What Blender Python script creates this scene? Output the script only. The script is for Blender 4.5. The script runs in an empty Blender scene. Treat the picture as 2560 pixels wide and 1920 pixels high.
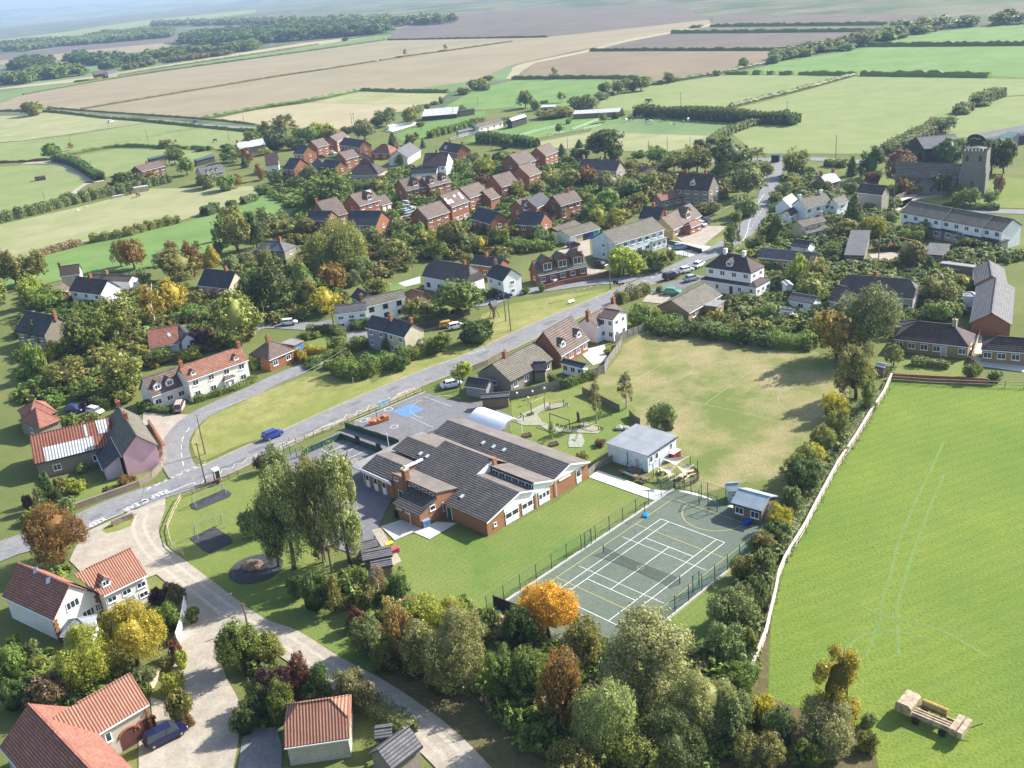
import bpy, math, random, re
import numpy as np
from mathutils import Vector
random.seed(7); rng = np.random.default_rng(7)
# ---------------------------------------------------------------- camera
F_PX, PITCH, ROLL, CAM_H = 2529.05, .3935, -.0964, 77.1
sc = bpy.context.scene
sc.render.resolution_x, sc.render.resolution_y = 1024, 768
cf = np.array([0, math.cos(PITCH), -math.sin(PITCH)]); cr = np.array([1., 0, 0]); cu = np.cross(cr, cf)
cr, cu = cr*math.cos(ROLL)+cu*math.sin(ROLL), -cr*math.sin(ROLL)+cu*math.cos(ROLL)
cd = bpy.data.cameras.new('camera'); cam = bpy.data.objects.new('camera', cd); sc.collection.objects.link(cam)
cd.sensor_width = 36; cd.lens = F_PX/2560*36; cd.clip_start = 1; cd.clip_end = 60000
from mathutils import Matrix
cam.matrix_world = Matrix(((cr[0], cu[0], -cf[0], 0), (cr[1], cu[1], -cf[1], 0), (cr[2], cu[2], -cf[2], CAM_H), (0, 0, 0, 1)))
sc.camera = cam
# ---------------------------------------------------------------- light
SUN_EL, SUN_AZ = math.radians(34.5), math.radians(24)     # azimuth from +x, towards +y
w = bpy.data.worlds.new('World'); sc.world = w; w.use_nodes = True
nt = w.node_tree; bg = nt.nodes['Background']; sky = nt.nodes.new('ShaderNodeTexSky')
sky.sky_type = 'NISHITA'; sky.sun_disc = False; sky.sun_elevation = SUN_EL; sky.sun_rotation = math.pi/2-SUN_AZ
sky.dust_density = 1.5
nt.links.new(sky.outputs[0], bg.inputs[0]); bg.inputs[1].default_value = .12
sd = bpy.data.lights.new('sun', 'SUN'); sd.energy = 5; sd.angle = math.radians(.5); sd.color = (1, .96, .9)
so = bpy.data.objects.new('sun', sd); sc.collection.objects.link(so)
sv = Vector((math.cos(SUN_EL)*math.cos(SUN_AZ), math.cos(SUN_EL)*math.sin(SUN_AZ), math.sin(SUN_EL)))
so.rotation_euler = sv.to_track_quat('Z', 'Y').to_euler()
sc.view_settings.view_transform = 'Standard'; sc.view_settings.look = 'None'; sc.view_settings.gamma = 1
sc.view_settings.exposure = 1.12
# ---------------------------------------------------------------- survey: photo pixel -> place on the ground
TL = {'A':(0,0),'B':(640,0),'C':(1280,0),'E':(1920,0),'F':(0,400),'H':(640,300),'I':(1280,300),'J':(1920,300),'K':(0,800),'L':(640,700),'M':(1280,700),'N':(1920,700),'O':(0,1200),'P':(640,1060),'Q':(1200,1060),'R':(1840,1100),'S':(0,1440),'T':(640,1440),'U':(1280,1440),'V':(1920,1440),'X':(0,0)}
SCL = {'a':(860,1040,6.9125),'b':(1120,1040,6.14444),'c':(700,980,5.53),'d':(1480,1040,7.9),'X':(0,0,1)}
def px(s):
    if not isinstance(s, str): return s
    x, y = s[1:].split(',')
    if s[0] in SCL: x0, y0, k = SCL[s[0]]
    else: (x0, y0), k = TL[s[0]], 3.45625
    return (x0+float(x)/k, y0+float(y)/k)
def W(s, z=0.):
    x, y = px(s); d = cf+cr*(x-1280)/F_PX-cu*(y-960)/F_PX
    k = (z-CAM_H)/min(d[2], -.006); p = d*k; p[2] = z; return p
def PJ(P):
    d = np.array(P, float)-[0, 0, CAM_H]; z = d@cf
    return np.array((1280+F_PX*(d@cr)/z, 960-F_PX*(d@cu)/z))
def depth(P): return (np.array(P, float)-[0, 0, CAM_H])@cf
# ---------------------------------------------------------------- materials
MATS = {}
def newmat(name):
    m = bpy.data.materials.new(name); m.use_nodes = True; b = m.node_tree.nodes['Principled BSDF']
    b.inputs['Roughness'].default_value = .8; b.inputs['Specular IOR Level'].default_value = .25
    return m, m.node_tree, b
def nd(t, typ, **kw):
    n = t.nodes.new(typ)
    for k, v in kw.items(): setattr(n, k, v)
    return n
def mixc(t, fac, a, b, mode='MIX'):
    n = nd(t, 'ShaderNodeMix', data_type='RGBA', blend_type=mode)
    for i, v in ((0, fac), (6, a), (7, b)):
        if hasattr(v, 'is_linked') or isinstance(v, bpy.types.NodeSocket): t.links.new(v, n.inputs[i])
        else: n.inputs[i].default_value = (*v, 1) if isinstance(v, tuple) and len(v) == 3 else v
    return n.outputs[2]
def noise(t, co, scale, detail=3, rough=.6):
    n = nd(t, 'ShaderNodeTexNoise'); n.inputs['Scale'].default_value = scale; n.inputs['Detail'].default_value = detail
    n.inputs['Roughness'].default_value = rough; t.links.new(co, n.inputs['Vector']); return n.outputs['Fac']
def ramp(t, fac, lo, hi):
    n = nd(t, 'ShaderNodeMapRange'); t.links.new(fac, n.inputs[0]); n.inputs[1].default_value = lo; n.inputs[2].default_value = hi
    return n.outputs[0]
def scale_v(t, co, v, rot=0):
    n = nd(t, 'ShaderNodeMapping'); n.inputs['Scale'].default_value = v; n.inputs['Rotation'].default_value = (0, 0, rot)
    t.links.new(co, n.inputs[0]); return n.outputs[0]
def bump(t, b, h, st, dist=.05):
    n = nd(t, 'ShaderNodeBump'); n.inputs['Strength'].default_value = st; n.inputs['Distance'].default_value = dist
    t.links.new(h, n.inputs['Height']); t.links.new(n.outputs[0], b.inputs['Normal'])
def plain(name, c, rough=.7, var=.25, scale=1.5, metal=0, spec=.3):
    """a painted or natural surface with mottled wear"""
    if name in MATS: return MATS[name]
    m, t, b = newmat(name); co = nd(t, 'ShaderNodeTexCoord').outputs['Object']
    f = ramp(t, noise(t, co, scale, 5), .3, .7)
    d = tuple(x*(1-var) for x in c); e = tuple(min(1, x*(1+var*.6)) for x in c)
    t.links.new(mixc(t, f, d, e), b.inputs['Base Color']); b.inputs['Roughness'].default_value = rough
    b.inputs['Metallic'].default_value = metal; b.inputs['Specular IOR Level'].default_value = spec
    MATS[name] = m; return m
def ground(name, a, b_, c, s1=.02, s2=.25, stripe=None, stain=None, bmp=.35):
    """land: broad patches a/b, finer mottling with c, optional drilled rows (angle, spacing, strength)"""
    if name in MATS: return MATS[name]
    m, t, b = newmat(name); co = nd(t, 'ShaderNodeTexCoord').outputs['Object']
    f = ramp(t, noise(t, co, s1, 4, .65), .36, .64); g = ramp(t, noise(t, co, s2, 6, .7), .42, .68)
    col = mixc(t, g, mixc(t, f, a, b_), c)
    fine = noise(t, co, 2.6, 4, .75)
    col = mixc(t, ramp(t, fine, .22, .52), tuple(x*.66 for x in a), col, 'MIX') if bmp else col
    if stripe:
        for ang, sp, st in stripe:
            wv = nd(t, 'ShaderNodeTexWave', wave_type='BANDS', bands_direction='X'); wv.inputs['Scale'].default_value = math.pi/(10*sp)*2
            wv.inputs['Distortion'].default_value = 3; wv.inputs['Detail Scale'].default_value = .4; wv.inputs['Detail'].default_value = 3
            t.links.new(scale_v(t, co, (1, 1, 1), ang), wv.inputs['Vector'])
            mm = nd(t, 'ShaderNodeMath', operation='MULTIPLY'); t.links.new(wv.outputs['Fac'], mm.inputs[0]); mm.inputs[1].default_value = st
            col = mixc(t, mm.outputs[0], col, tuple(x*.55 for x in a))
    t.links.new(col, b.inputs['Base Color']); b.inputs['Roughness'].default_value = .95; b.inputs['Specular IOR Level'].default_value = .1
    if bmp: bump(t, b, fine, bmp, .25)
    MATS[name] = m; return m
def roofmat(name, c, kind='course', sp=.36, moss=.25, c2=None):
    """tiles seen in object space: x runs along the ridge, y down the slope"""
    if name in MATS: return MATS[name]
    m, t, b = newmat(name); co = nd(t, 'ShaderNodeTexCoord').outputs['Object']
    c2 = c2 or tuple(x*1.35+.02 for x in c)
    f = ramp(t, noise(t, co, .45, 5, .7), .35, .7); spk = ramp(t, noise(t, scale_v(t, co, (3, 3, 3)), 1.2, 3, .7), .55, .7)
    col = mixc(t, f, c, c2); mg = nd(t, 'ShaderNodeMath', operation='MULTIPLY'); t.links.new(spk, mg.inputs[0]); mg.inputs[1].default_value = moss
    col = mixc(t, mg.outputs[0], col, tuple(x*.6+.12 for x in c2))
    wv = nd(t, 'ShaderNodeTexWave', wave_type='BANDS', bands_direction='X' if kind == 'pantile' else 'Y', wave_profile='SIN')
    wv.inputs['Scale'].default_value = 2*math.pi/(20*sp); wv.inputs['Distortion'].default_value = .6; wv.inputs['Detail'].default_value = 2
    t.links.new(co, wv.inputs['Vector'])
    wf = ramp(t, wv.outputs['Fac'], .25 if kind == 'pantile' else .05, .8 if kind == 'pantile' else .45)
    dk = tuple(x*(.42 if kind == 'pantile' else .5) for x in c)
    col = mixc(t, wf, dk, col) if kind != 'plain' else col
    if kind == 'course':
        br = nd(t, 'ShaderNodeTexBrick'); br.inputs['Scale'].default_value = 1; br.inputs['Brick Width'].default_value = .42; br.inputs['Row Height'].default_value = sp
        br.inputs['Color1'].default_value = (.78, .78, .78, 1); br.inputs['Color2'].default_value = (1.12, 1.12, 1.12, 1); br.inputs['Mortar'].default_value = (.6, .6, .6, 1); br.inputs['Mortar Size'].default_value = .02
        t.links.new(co, br.inputs['Vector']); col = mixc(t, 1.0, col, br.outputs['Color'], 'MULTIPLY')
    t.links.new(col, b.inputs['Base Color']); b.inputs['Roughness'].default_value = .75
    bump(t, b, wv.outputs['Fac'], .6 if kind != 'plain' else 0, .06)
    MATS[name] = m; return m
def wallmat(name, c, c2=None, brick=True):
    if name in MATS: return MATS[name]
    m, t, b = newmat(name); co = nd(t, 'ShaderNodeTexCoord').outputs['Object']
    c2 = c2 or tuple(x*.78 for x in c)
    col = mixc(t, ramp(t, noise(t, co, .6, 6, .7), .35, .68), c2, c)
    if brick:
        v = noise(t, scale_v(t, co, (3, 3, 9)), 1.5, 2, .9); col = mixc(t, ramp(t, v, .35, .65), tuple(x*.8 for x in c2), col)
    t.links.new(col, b.inputs['Base Color']); b.inputs['Roughness'].default_value = .9
    MATS[name] = m; return m
def leafmat(name, c, c2=None, c3=None):
    if name in MATS: return MATS[name]
    m, t, b = newmat(name); co = nd(t, 'ShaderNodeTexCoord').outputs['Object']
    c2 = c2 or (c[0]*1.7+.012, c[1]*1.55+.012, c[2]*1.1); g = nd(t, 'ShaderNodeNewGeometry').outputs['Random Per Island']
    oi = nd(t, 'ShaderNodeObjectInfo').outputs['Random']
    f = ramp(t, noise(t, co, 2.6, 4, .7), .38, .62)
    col = mixc(t, f, c, c2); col = mixc(t, ramp(t, g, .55, 1.0), col, c3 or tuple(x*1.6+.01 for x in c2)); col = mixc(t, ramp(t, g, .3, 0), col, tuple(x*.5 for x in c))
    hs = nd(t, 'ShaderNodeHueSaturation'); t.links.new(col, hs.inputs['Color'])
    hv = nd(t, 'ShaderNodeMapRange'); t.links.new(oi, hv.inputs[0]); hv.inputs[3].default_value = .475; hv.inputs[4].default_value = .515; t.links.new(hv.outputs[0], hs.inputs['Hue'])
    vv = nd(t, 'ShaderNodeMapRange'); t.links.new(oi, vv.inputs[0]); vv.inputs[3].default_value = .85; vv.inputs[4].default_value = 1.25; t.links.new(vv.outputs[0], hs.inputs['Value'])
    col = hs.outputs[0]
    t.links.new(col, b.inputs['Base Color']); b.inputs['Roughness'].default_value = .55; b.inputs['Specular IOR Level'].default_value = .3
    tr = nd(t, 'ShaderNodeBsdfTranslucent'); t.links.new(col, tr.inputs[0]); ms = nd(t, 'ShaderNodeMixShader'); ms.inputs[0].default_value = .45
    t.links.new(b.outputs[0], ms.inputs[1]); t.links.new(tr.outputs[0], ms.inputs[2])
    t.links.new(ms.outputs[0], t.nodes['Material Output'].inputs['Surface'])
    MATS[name] = m; return m
LEAF = {
 'dk': ((.034, .055, .013), (.068, .098, .022), None, 'dark green'), 'gr': ((.058, .09, .016), (.12, .155, .028), None, 'green'),
 'ol': ((.082, .09, .02), (.165, .165, .036), None, 'olive'), 'yg': ((.11, .135, .018), (.22, .225, .028), None, 'yellow-green'),
 'ye': ((.15, .135, .016), (.27, .22, .022), None, 'yellow'), 'or': ((.1, .075, .018), (.19, .12, .024), None, 'rusty gold'),
 'og': ((.25, .14, .014), (.42, .25, .024), None, 'bright golden orange'),
 'ru': ((.075, .04, .02), (.13, .065, .028), None, 'russet'), 'pu': ((.035, .022, .02), (.06, .034, .03), None, 'dark purple'),
 'gg': ((.068, .09, .026), (.14, .165, .055), None, 'grey-green'), 'wi': ((.1, .1, .036), (.19, .18, .075), None, 'pale silvery olive'),
 'lo': ((.1, .115, .034), (.19, .2, .065), None, 'pale olive'),
 'go': ((.15, .125, .03), (.27, .22, .055), None, 'golden brown'),
 'br': ((.11, .075, .035), (.2, .14, .07), None, 'brownish')}
def leaf(k): c = LEAF[k]; f = 1.65; g = lambda q: tuple(x*f for x in q) if q else None; return leafmat('leaf_'+k, g(c[0]), g(c[1]), c[2])
GLASS = plain('window glass', (.03, .045, .06), .08, .3, .6, 0, .9)
WHITE = plain('white paint', (.84, .85, .84), .5, .06); BARK = plain('bark', (.11, .085, .06), .95, .4, 4)
DARK = plain('dark metal', (.03, .035, .035), .5, .2); WOODM = plain('weathered timber', (.2, .15, .1), .9, .35, 3)
PALEWOOD = plain('pale timber', (.5, .4, .27), .8, .25, 2); CONC = plain('concrete', (.5, .48, .44), .9, .15, 1.2)
TARMAC = ground('tarmac', (.18, .18, .185), (.22, .22, .225), (.26, .25, .24), .12, .6, bmp=.1)
TARMAC2 = ground('playground tarmac', (.15, .145, .155), (.18, .175, .185), (.2, .195, .2), .2, .9, bmp=.1)
LINEW = plain('white line paint', (.72, .72, .7), .7, .15, 3); LINEY = plain('cream line paint', (.68, .6, .4), .7, .15, 3)
# ---------------------------------------------------------------- mesh helpers
C = sc.collection
class MB:
    def __init__(s): s.v = []; s.f = []; s.m = []
    def quad(s, *p, m=0):
        n = len(s.v); s.v += [tuple(map(float, q)) for q in p]; s.f.append(tuple(range(n, n+len(p)))); s.m.append(m)
    def hexa(s, lo, hi, m=0):
        """lo/hi: 4 corners ccw each"""
        n = len(s.v); s.v += [tuple(map(float, q)) for q in list(lo)+list(hi)]
        for f in ((3, 2, 1, 0), (4, 5, 6, 7), (0, 1, 5, 4), (1, 2, 6, 5), (2, 3, 7, 6), (3, 0, 4, 7)): s.f.append(tuple(n+i for i in f)); s.m.append(m)
    def box(s, x0, x1, y0, y1, z0, z1, m=0):
        c = ((x0, y0), (x1, y0), (x1, y1), (x0, y1)); s.hexa([(*q, z0) for q in c], [(*q, z1) for q in c], m)
    def poly_prism(s, pts, vec, m=0):
        n = len(s.v); k = len(pts); s.v += [tuple(map(float, p)) for p in pts]+[tuple(float(a+b) for a, b in zip(p, vec)) for p in pts]
        s.f.append(tuple(range(n, n+k))); s.f.append(tuple(range(n+2*k-1, n+k-1, -1))); s.m += [m, m]
        for i in range(k): j = (i+1) % k; s.f.append((n+j, n+i, n+k+i, n+k+j)); s.m.append(m)
    def bar(s, a, b, w, h=None, m=0):
        a = Vector(a); b = Vector(b); h = h or w; d = (b-a).normalized(); up = Vector((0, 0, 1)) if abs(d.z) < .95 else Vector((1, 0, 0))
        x = d.cross(up).normalized()*w/2; y = x.cross(d).normalized()*h/2
        s.hexa([a-x-y, a+x-y, a+x+y, a-x+y], [b-x-y, b+x-y, b+x+y, b-x+y], m)
    def tube(s, pts, rad, n=8, m=0, cap=True):
        pts = [Vector(p) for p in pts]; base = len(s.v); rr = rad if isinstance(rad, (list, tuple)) else [rad]*len(pts)
        for i, p in enumerate(pts):
            d = (pts[min(i+1, len(pts)-1)]-pts[max(i-1, 0)]).normalized(); up = Vector((0, 0, 1)) if abs(d.z) < .9 else Vector((1, 0, 0))
            x = d.cross(up).normalized(); y = x.cross(d)
            for k in range(n):
                a = 2*math.pi*k/n; s.v.append(tuple(p+(x*math.cos(a)+y*math.sin(a))*rr[i]))
        for i in range(len(pts)-1):
            for k in range(n): q = (k+1) % n; s.f.append((base+i*n+k, base+i*n+q, base+(i+1)*n+q, base+(i+1)*n+k)); s.m.append(m)
        if cap: s.f.append(tuple(base+k for k in range(n))[::-1]); s.f.append(tuple(base+(len(pts)-1)*n+k for k in range(n))); s.m += [m, m]
    def build(s, name, mats, parent=None, loc=None, smooth=False):
        me = bpy.data.meshes.new(name); me.from_pydata(s.v, [], s.f)
        if not isinstance(mats, (list, tuple)): mats = [mats]
        for q in mats: me.materials.append(q)
        if len(mats) > 1: me.polygons.foreach_set('material_index', s.m)
        if smooth: me.polygons.foreach_set('use_smooth', [True]*len(me.polygons))
        me.update(); o = bpy.data.objects.new(name, me); C.objects.link(o)
        if parent: o.parent = parent
        if loc is not None: o.location = loc
        return o
def tag(o, label, cat, group=None):
    o['label'] = label; o['category'] = cat
    if group: o['group'] = group
    return o
def thing(name, label, cat, loc=(0, 0, 0), rz=0, group=None):
    o = bpy.data.objects.new(name, None); C.objects.link(o); o.location = tuple(float(x) for x in loc); o.rotation_euler = (0, 0, rz)
    return tag(o, label, cat, group)
def struct(o, kind='structure'): o['kind'] = kind; return o
def copy_tree(o, parent=None):
    c = o.copy(); C.objects.link(c); c.parent = parent
    for ch in list(o.children): copy_tree(ch, c)
    return c
LM = []      # landmarks for the labels of plants: (photo pixel, phrase)
def land(p, phrase): LM.append((np.array(PJ(p) if not isinstance(p, str) else px(p)), phrase))
# ---------------------------------------------------------------- the land
def smooth_pts(P, n=6, closed=False):
    P = [np.array(p, float) for p in P]; out = []; L = len(P)
    for i in range(L if closed else L-1):
        g = lambda k: P[k % L] if closed else P[max(0, min(L-1, k))]
        a, b, c, d = g(i-1), g(i), g(i+1), g(i+2)
        for k in range(n):
            t = k/n; out.append(.5*((2*b)+(-a+c)*t+(2*a-5*b+4*c-d)*t*t+(-a+3*b-3*c+d)*t**3))
    if not closed: out.append(P[-1])
    return out
def pl(s): return [W(q) for q in s.split()]
def sheet(name, s, mat, lvl, sm=0, parent=None, z=None):
    P = pl(s) if isinstance(s, str) else s
    if sm: P = smooth_pts(P, sm, True)
    z = z if z is not None else .004*lvl
    P = [(float(p[0]), float(p[1]), z) for p in P]
    A = sum(P[i][0]*P[(i+1) % len(P)][1]-P[(i+1) % len(P)][0]*P[i][1] for i in range(len(P)))
    if A < 0: P = P[::-1]
    me = bpy.data.meshes.new(name); me.from_pydata(P, [], [tuple(range(len(P)))]); me.materials.append(mat); me.update()
    o = bpy.data.objects.new(name, me); C.objects.link(o); o.parent = parent
    if parent is None: struct(o)
    return o
def ribbon_mb(mb, P, wd, z, m=0, wd2=None):
    P = [np.array(p, float) for p in P]
    for i, p in enumerate(P):
        d = P[min(i+1, len(P)-1)]-P[max(i-1, 0)]; d[2] = 0; d /= max(np.hypot(d[0], d[1]), 1e-6); nn = np.array([-d[1], d[0], 0])
        ww = wd if wd2 is None else wd+(wd2-wd)*i/(len(P)-1)
        a = p+nn*ww/2; b = p-nn*ww/2; mb.v += [(a[0], a[1], z), (b[0], b[1], z)]
    n0 = len(mb.v)-2*len(P)
    for i in range(len(P)-1): k = n0+2*i; mb.f.append((k, k+1, k+3, k+2)); mb.m.append(m)
def road(name, s, wd, mat, lvl, parent=None, wd2=None, sm=6):
    mb = MB(); ribbon_mb(mb, smooth_pts(pl(s) if isinstance(s, str) else s, sm), wd, .004*lvl, wd2=wd2)
    o = mb.build(name, mat, parent)
    if parent is None: struct(o)
    return o
G_BASE = ground('village grass', (.1, .13, .035), (.17, .18, .06), (.13, .15, .045), .03, .3)
G_FAR = ground('far pasture', (.13, .19, .07), (.165, .215, .09), (.11, .165, .065), .006, .03, bmp=0)
G_BRIGHT = ground('bright pasture', (.12, .205, .055), (.16, .235, .07), (.1, .175, .05), .01, .05, bmp=0)
G_YEL = ground('yellowish pasture', (.19, .225, .085), (.155, .205, .07), (.225, .24, .1), .012, .08, bmp=0)
G_PALE = ground('dry pasture', (.25, .255, .12), (.2, .225, .095), (.31, .29, .16), .012, .05, bmp=0)
G_STUB = ground('stubble', (.26, .215, .135), (.225, .19, .12), (.29, .24, .15), .004, .02, [(.6, 9, .25)], bmp=0)
G_STUB2 = ground('pale stubble', (.34, .29, .17), (.3, .26, .155), (.37, .32, .2), .006, .03, [(.5, 7, .2)], bmp=0)
G_PLOU = ground('ploughed soil', (.2, .155, .1), (.175, .14, .09), (.235, .18, .115), .004, .02, [(1.5, 10, .15)], bmp=0)
G_PLOU2 = ground('dark ploughed soil', (.13, .108, .085), (.11, .092, .074), (.15, .125, .098), .003, .02, bmp=0)
G_MEAD = ground('lush meadow', (.12, .195, .03), (.2, .25, .042), (.155, .215, .042), .04, .2, [(1.05, 1.7, .1), (1.25, 4.1, .14)], bmp=.75)
G_PLAY = ground('dry playing field', (.135, .17, .045), (.24, .22, .085), (.33, .265, .145), .045, .09, bmp=.4)
G_LAWN = ground('mown lawn', (.11, .18, .035), (.22, .225, .07), (.16, .2, .05), .045, .25, [(.75, 1.7, .14)], bmp=.3)
G_GREEN = ground('village green grass', (.19, .215, .055), (.31, .275, .11), (.16, .19, .045), .07, .3, bmp=.3)
G_SHADE = ground('leaf litter', (.12, .1, .045), (.09, .1, .03), (.17, .13, .07), .12, .7, bmp=.6)
G_GRAV = ground('pale gravel', (.36, .315, .25), (.3, .265, .21), (.42, .37, .3), .15, .5, bmp=.1)
G_EARTH = ground('bare earth', (.3, .22, .13), (.36, .28, .18), (.22, .18, .09), .2, .8)
R_BLACK = ground('black rubber safety surface', (.05, .052, .058), (.075, .075, .08), (.06, .058, .06), .4, 1.5, bmp=.1)
R_COURT = ground('green court macadam', (.115, .145, .112), (.14, .17, .13), (.12, .14, .108), .12, .6, bmp=.05)
EXT = 11500
g = MB(); NX = 46
g.v = [(-EXT, -EXT, 0), (EXT, -EXT, 0), (EXT, EXT, 0), (-EXT, EXT, 0)]; g.f = [(0, 1, 2, 3)]; g.m = [0]
struct(g.build('ground', G_BASE))
sheet('field', [( -9000, 620, 0), (9000, 620, 0), (9000, 9500, 0), (-9000, 9500, 0)], ground('far wooded land', (.045, .07, .03), (.1, .13, .055), (.2, .17, .12), .0022, .008, bmp=0), 1)
FIELDS = [
 (G_STUB, "A-400,900 A0,850 A200,822 A840,706 A1400,618 B0,506 B1110,350 B1700,338 C0,328 C310,322 C0,356 B2212,362 B1750,428 B1040,532 B0,694 A700,948 A380,930 A-300,1000"),
 (G_STUB, "A700,950 B0,696 B1040,534 B1750,430 B2212,362 C310,320 C1380,205 C1700,170 C1720,205 C1300,285 C900,372 C500,450 C0,560 B2120,600 B1900,690 B1650,795 B900,785 B0,948 A1760,1032"),
 (G_PLOU2, "B1110,345 B1700,335 C310,320 C1380,205 C1700,170 C1400,20 B1700,120 B1200,262 B1180,290"),
 (G_FAR, "A-300,1010 A-300,850 A200,760 A640,715 A840,688 A1300,606 B0,470 B600,378 B1180,290 B1110,348 B0,504 A1400,615 A840,703 A200,820"),
 (G_STUB2, "A-300,800 A200,735 A840,655 A2212,436 B400,370 B750,335 B1200,285 B1180,290 B600,378 B0,468 A1300,603 A840,685 A640,710 A200,755"),
 (G_PLOU2, "A-300,540 A210,495 A700,440 A1400,370 A1600,350 A1800,270 A2212,225 B100,200 A1700,280 A700,380 A210,455 A-300,490"),
 (G_STUB, "A-300,560 A210,500 A800,430 A1400,372 A1560,420 A1000,470 A500,520 A210,560"),
 (G_YEL, "A-300,420 A300,370 A700,300 A1300,215 A2212,110 A2212,80 A1200,180 A600,270 A-300,380"),
 (G_BRIGHT, "A1040,500 A1300,440 A1500,430 A1280,500 A1000,545"), (G_FAR, "A210,620 A900,540 A1800,490 A2212,400 A2212,432 A840,652 A210,735"),
 (G_PLOU, "C60,675 C200,545 C650,450 C2212,440 E100,440 E0,540 C1750,638 C1300,700 C1200,685"),
 (G_PLOU2, "C680,440 C1000,358 C1400,285 C2212,280 E1250,268 E900,340 E300,430 C2212,437"),
 (G_PLOU2, "C1400,284 C1720,230 E1300,213 E1250,267 C2212,279"), (G_PLOU2, "C1720,228 E1300,212 E1500,120 C1750,130"),
 (G_STUB2, "C-60,680 C-40,600 C100,548 C600,442 C1000,340 C1400,268 C1720,205 C1740,222 C1400,286 C1000,360 C650,452 C200,545 C80,620 C20,690"),
 (G_FAR, "B1200,790 B1900,695 B2120,600 B2212,570 C0,610 C-60,690 B1980,700 B1850,765 B1660,800"),
 (G_BRIGHT, "E900,392 E1300,290 E1950,225 E2600,210 E2600,390 E2212,388"),
 (G_BRIGHT, "E0,550 E500,470 E860,408 E2212,400 E2700,400 E2700,690 E1930,660 E770,648 C1850,645 C2212,568"),
 (G_YEL, "C740,935 C760,862 C1200,742 C1750,662 C1850,650 E750,652 E0,852 C1880,938 C1360,990 C1000,960"),
 (G_YEL, "E10,870 E750,662 E1920,680 E2700,700 E2700,790 E2010,835 E1620,1000 E1300,1150 E1000,1330 E450,1330 E0,1330 C2060,1290 C1900,1160 C2212,1052 E290,1062 C1920,940"),
 (G_YEL, "E1640,1000 E2010,845 E2700,800 E2700,1160 E1400,1200"),
 (G_FAR, "C700,1090 C1200,1005 C2140,1050 C1830,1180 C870,1148 C670,1142"),
 (G_PALE, "C100,1255 C670,1142 C870,1148 C1830,1180 C1640,1262 C1340,1310 C950,1310 C500,1290"),
 (G_BRIGHT, "B1600,945 B1900,770 C0,698 C900,690 C810,760 C740,830 C480,930 C120,940 B2212,930 B1980,950"),
 (G_BRIGHT, "B1200,1170 B1480,1060 B1980,955 B1960,1100 B1500,1190 B1300,1260"),
 (G_BRIGHT, "B1780,1230 B1960,1150 C0,1090 C480,1015 C1200,1000 C780,1085 C250,1190 C150,1250 C0,1240"),
 (G_STUB2, "B0,952 B480,888 B1000,900 B1400,905 B1300,960 B1040,990 B960,1060 B700,1120 B300,1110 B0,1080 A2100,1050 A1830,1035"),
 (G_PALE, "B480,886 B900,792 B1660,808 B1560,890 B1400,908"),
 (G_PALE, "A-600,1010 A200,1000 A400,975 A980,1032 A1260,1060 A700,1150 A210,1215 A-600,1280"),
 (G_YEL, "A-600,1290 A210,1220 A700,1155 A1260,1065 A1800,1108 A2212,1165 A2050,1290 A1400,1285 A1000,1275 A640,1335 A500,1365 A210,1395 A-600,1460"),
 (G_YEL, "A690,1345 A1000,1288 A1640,1300 A1850,1320 A1650,1400 A1250,1420 A1060,1500 A860,1548 A720,1440"),
 (G_YEL, "F-600,110 F210,45 F500,50 F700,150 F740,195 F640,260 F560,350 F210,450 F-600,620"),
 (G_PALE, "F-600,700 F210,515 F700,405 F1300,250 F2000,240 F2300,215 H100,550 F2212,345 F1950,410 F1550,530 F1080,655 F760,725 F330,830 F-600,1010"),
 (G_BRIGHT, "F-600,1150 F330,845 F760,735 F1330,605 F1900,465 F2212,365 H100,600 H390,640 H420,700 H300,830 H180,830 H0,760 F2000,780 F1500,900 F1100,960 F700,1000 F300,1100"),
]
for i, (m, s) in enumerate(FIELDS): sheet('field', s, m, 2+i % 24 if i < 22 else 27+(i-22))
# low hills on the skyline
def hills(y, x0, x1, h, seed, mat):
    mb = MB(); n = 60; r = random.Random(seed); ph = [r.uniform(0, 6) for _ in range(4)]
    for i in range(n+1):
        t = i/n; x = x0+(x1-x0)*t; hh = h*(.55+.25*math.sin(5*t+ph[0])+.15*math.sin(13*t+ph[1])+.05*math.sin(31*t+ph[2]))*min(1, 6*t, 6*(1-t))
        mb.v += [(x, y-900, -.5), (x, y, hh*.8), (x, y+500, hh), (x, y+1400, -.5)]
    for i in range(n):
        for k in range(3): a = 4*i+k; mb.f.append((a, a+4, a+5, a+1)); mb.m.append(0)
    return struct(mb.build('hills', mat, smooth=True))
G_HILL = ground('hill fields', (.12, .16, .07), (.3, .27, .17), (.05, .08, .04), .0012, .006, bmp=0)
hills(6800, -8800, 800, 120, 3, G_HILL); hills(8800, -9500, 6500, 190, 5, G_HILL)
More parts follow.
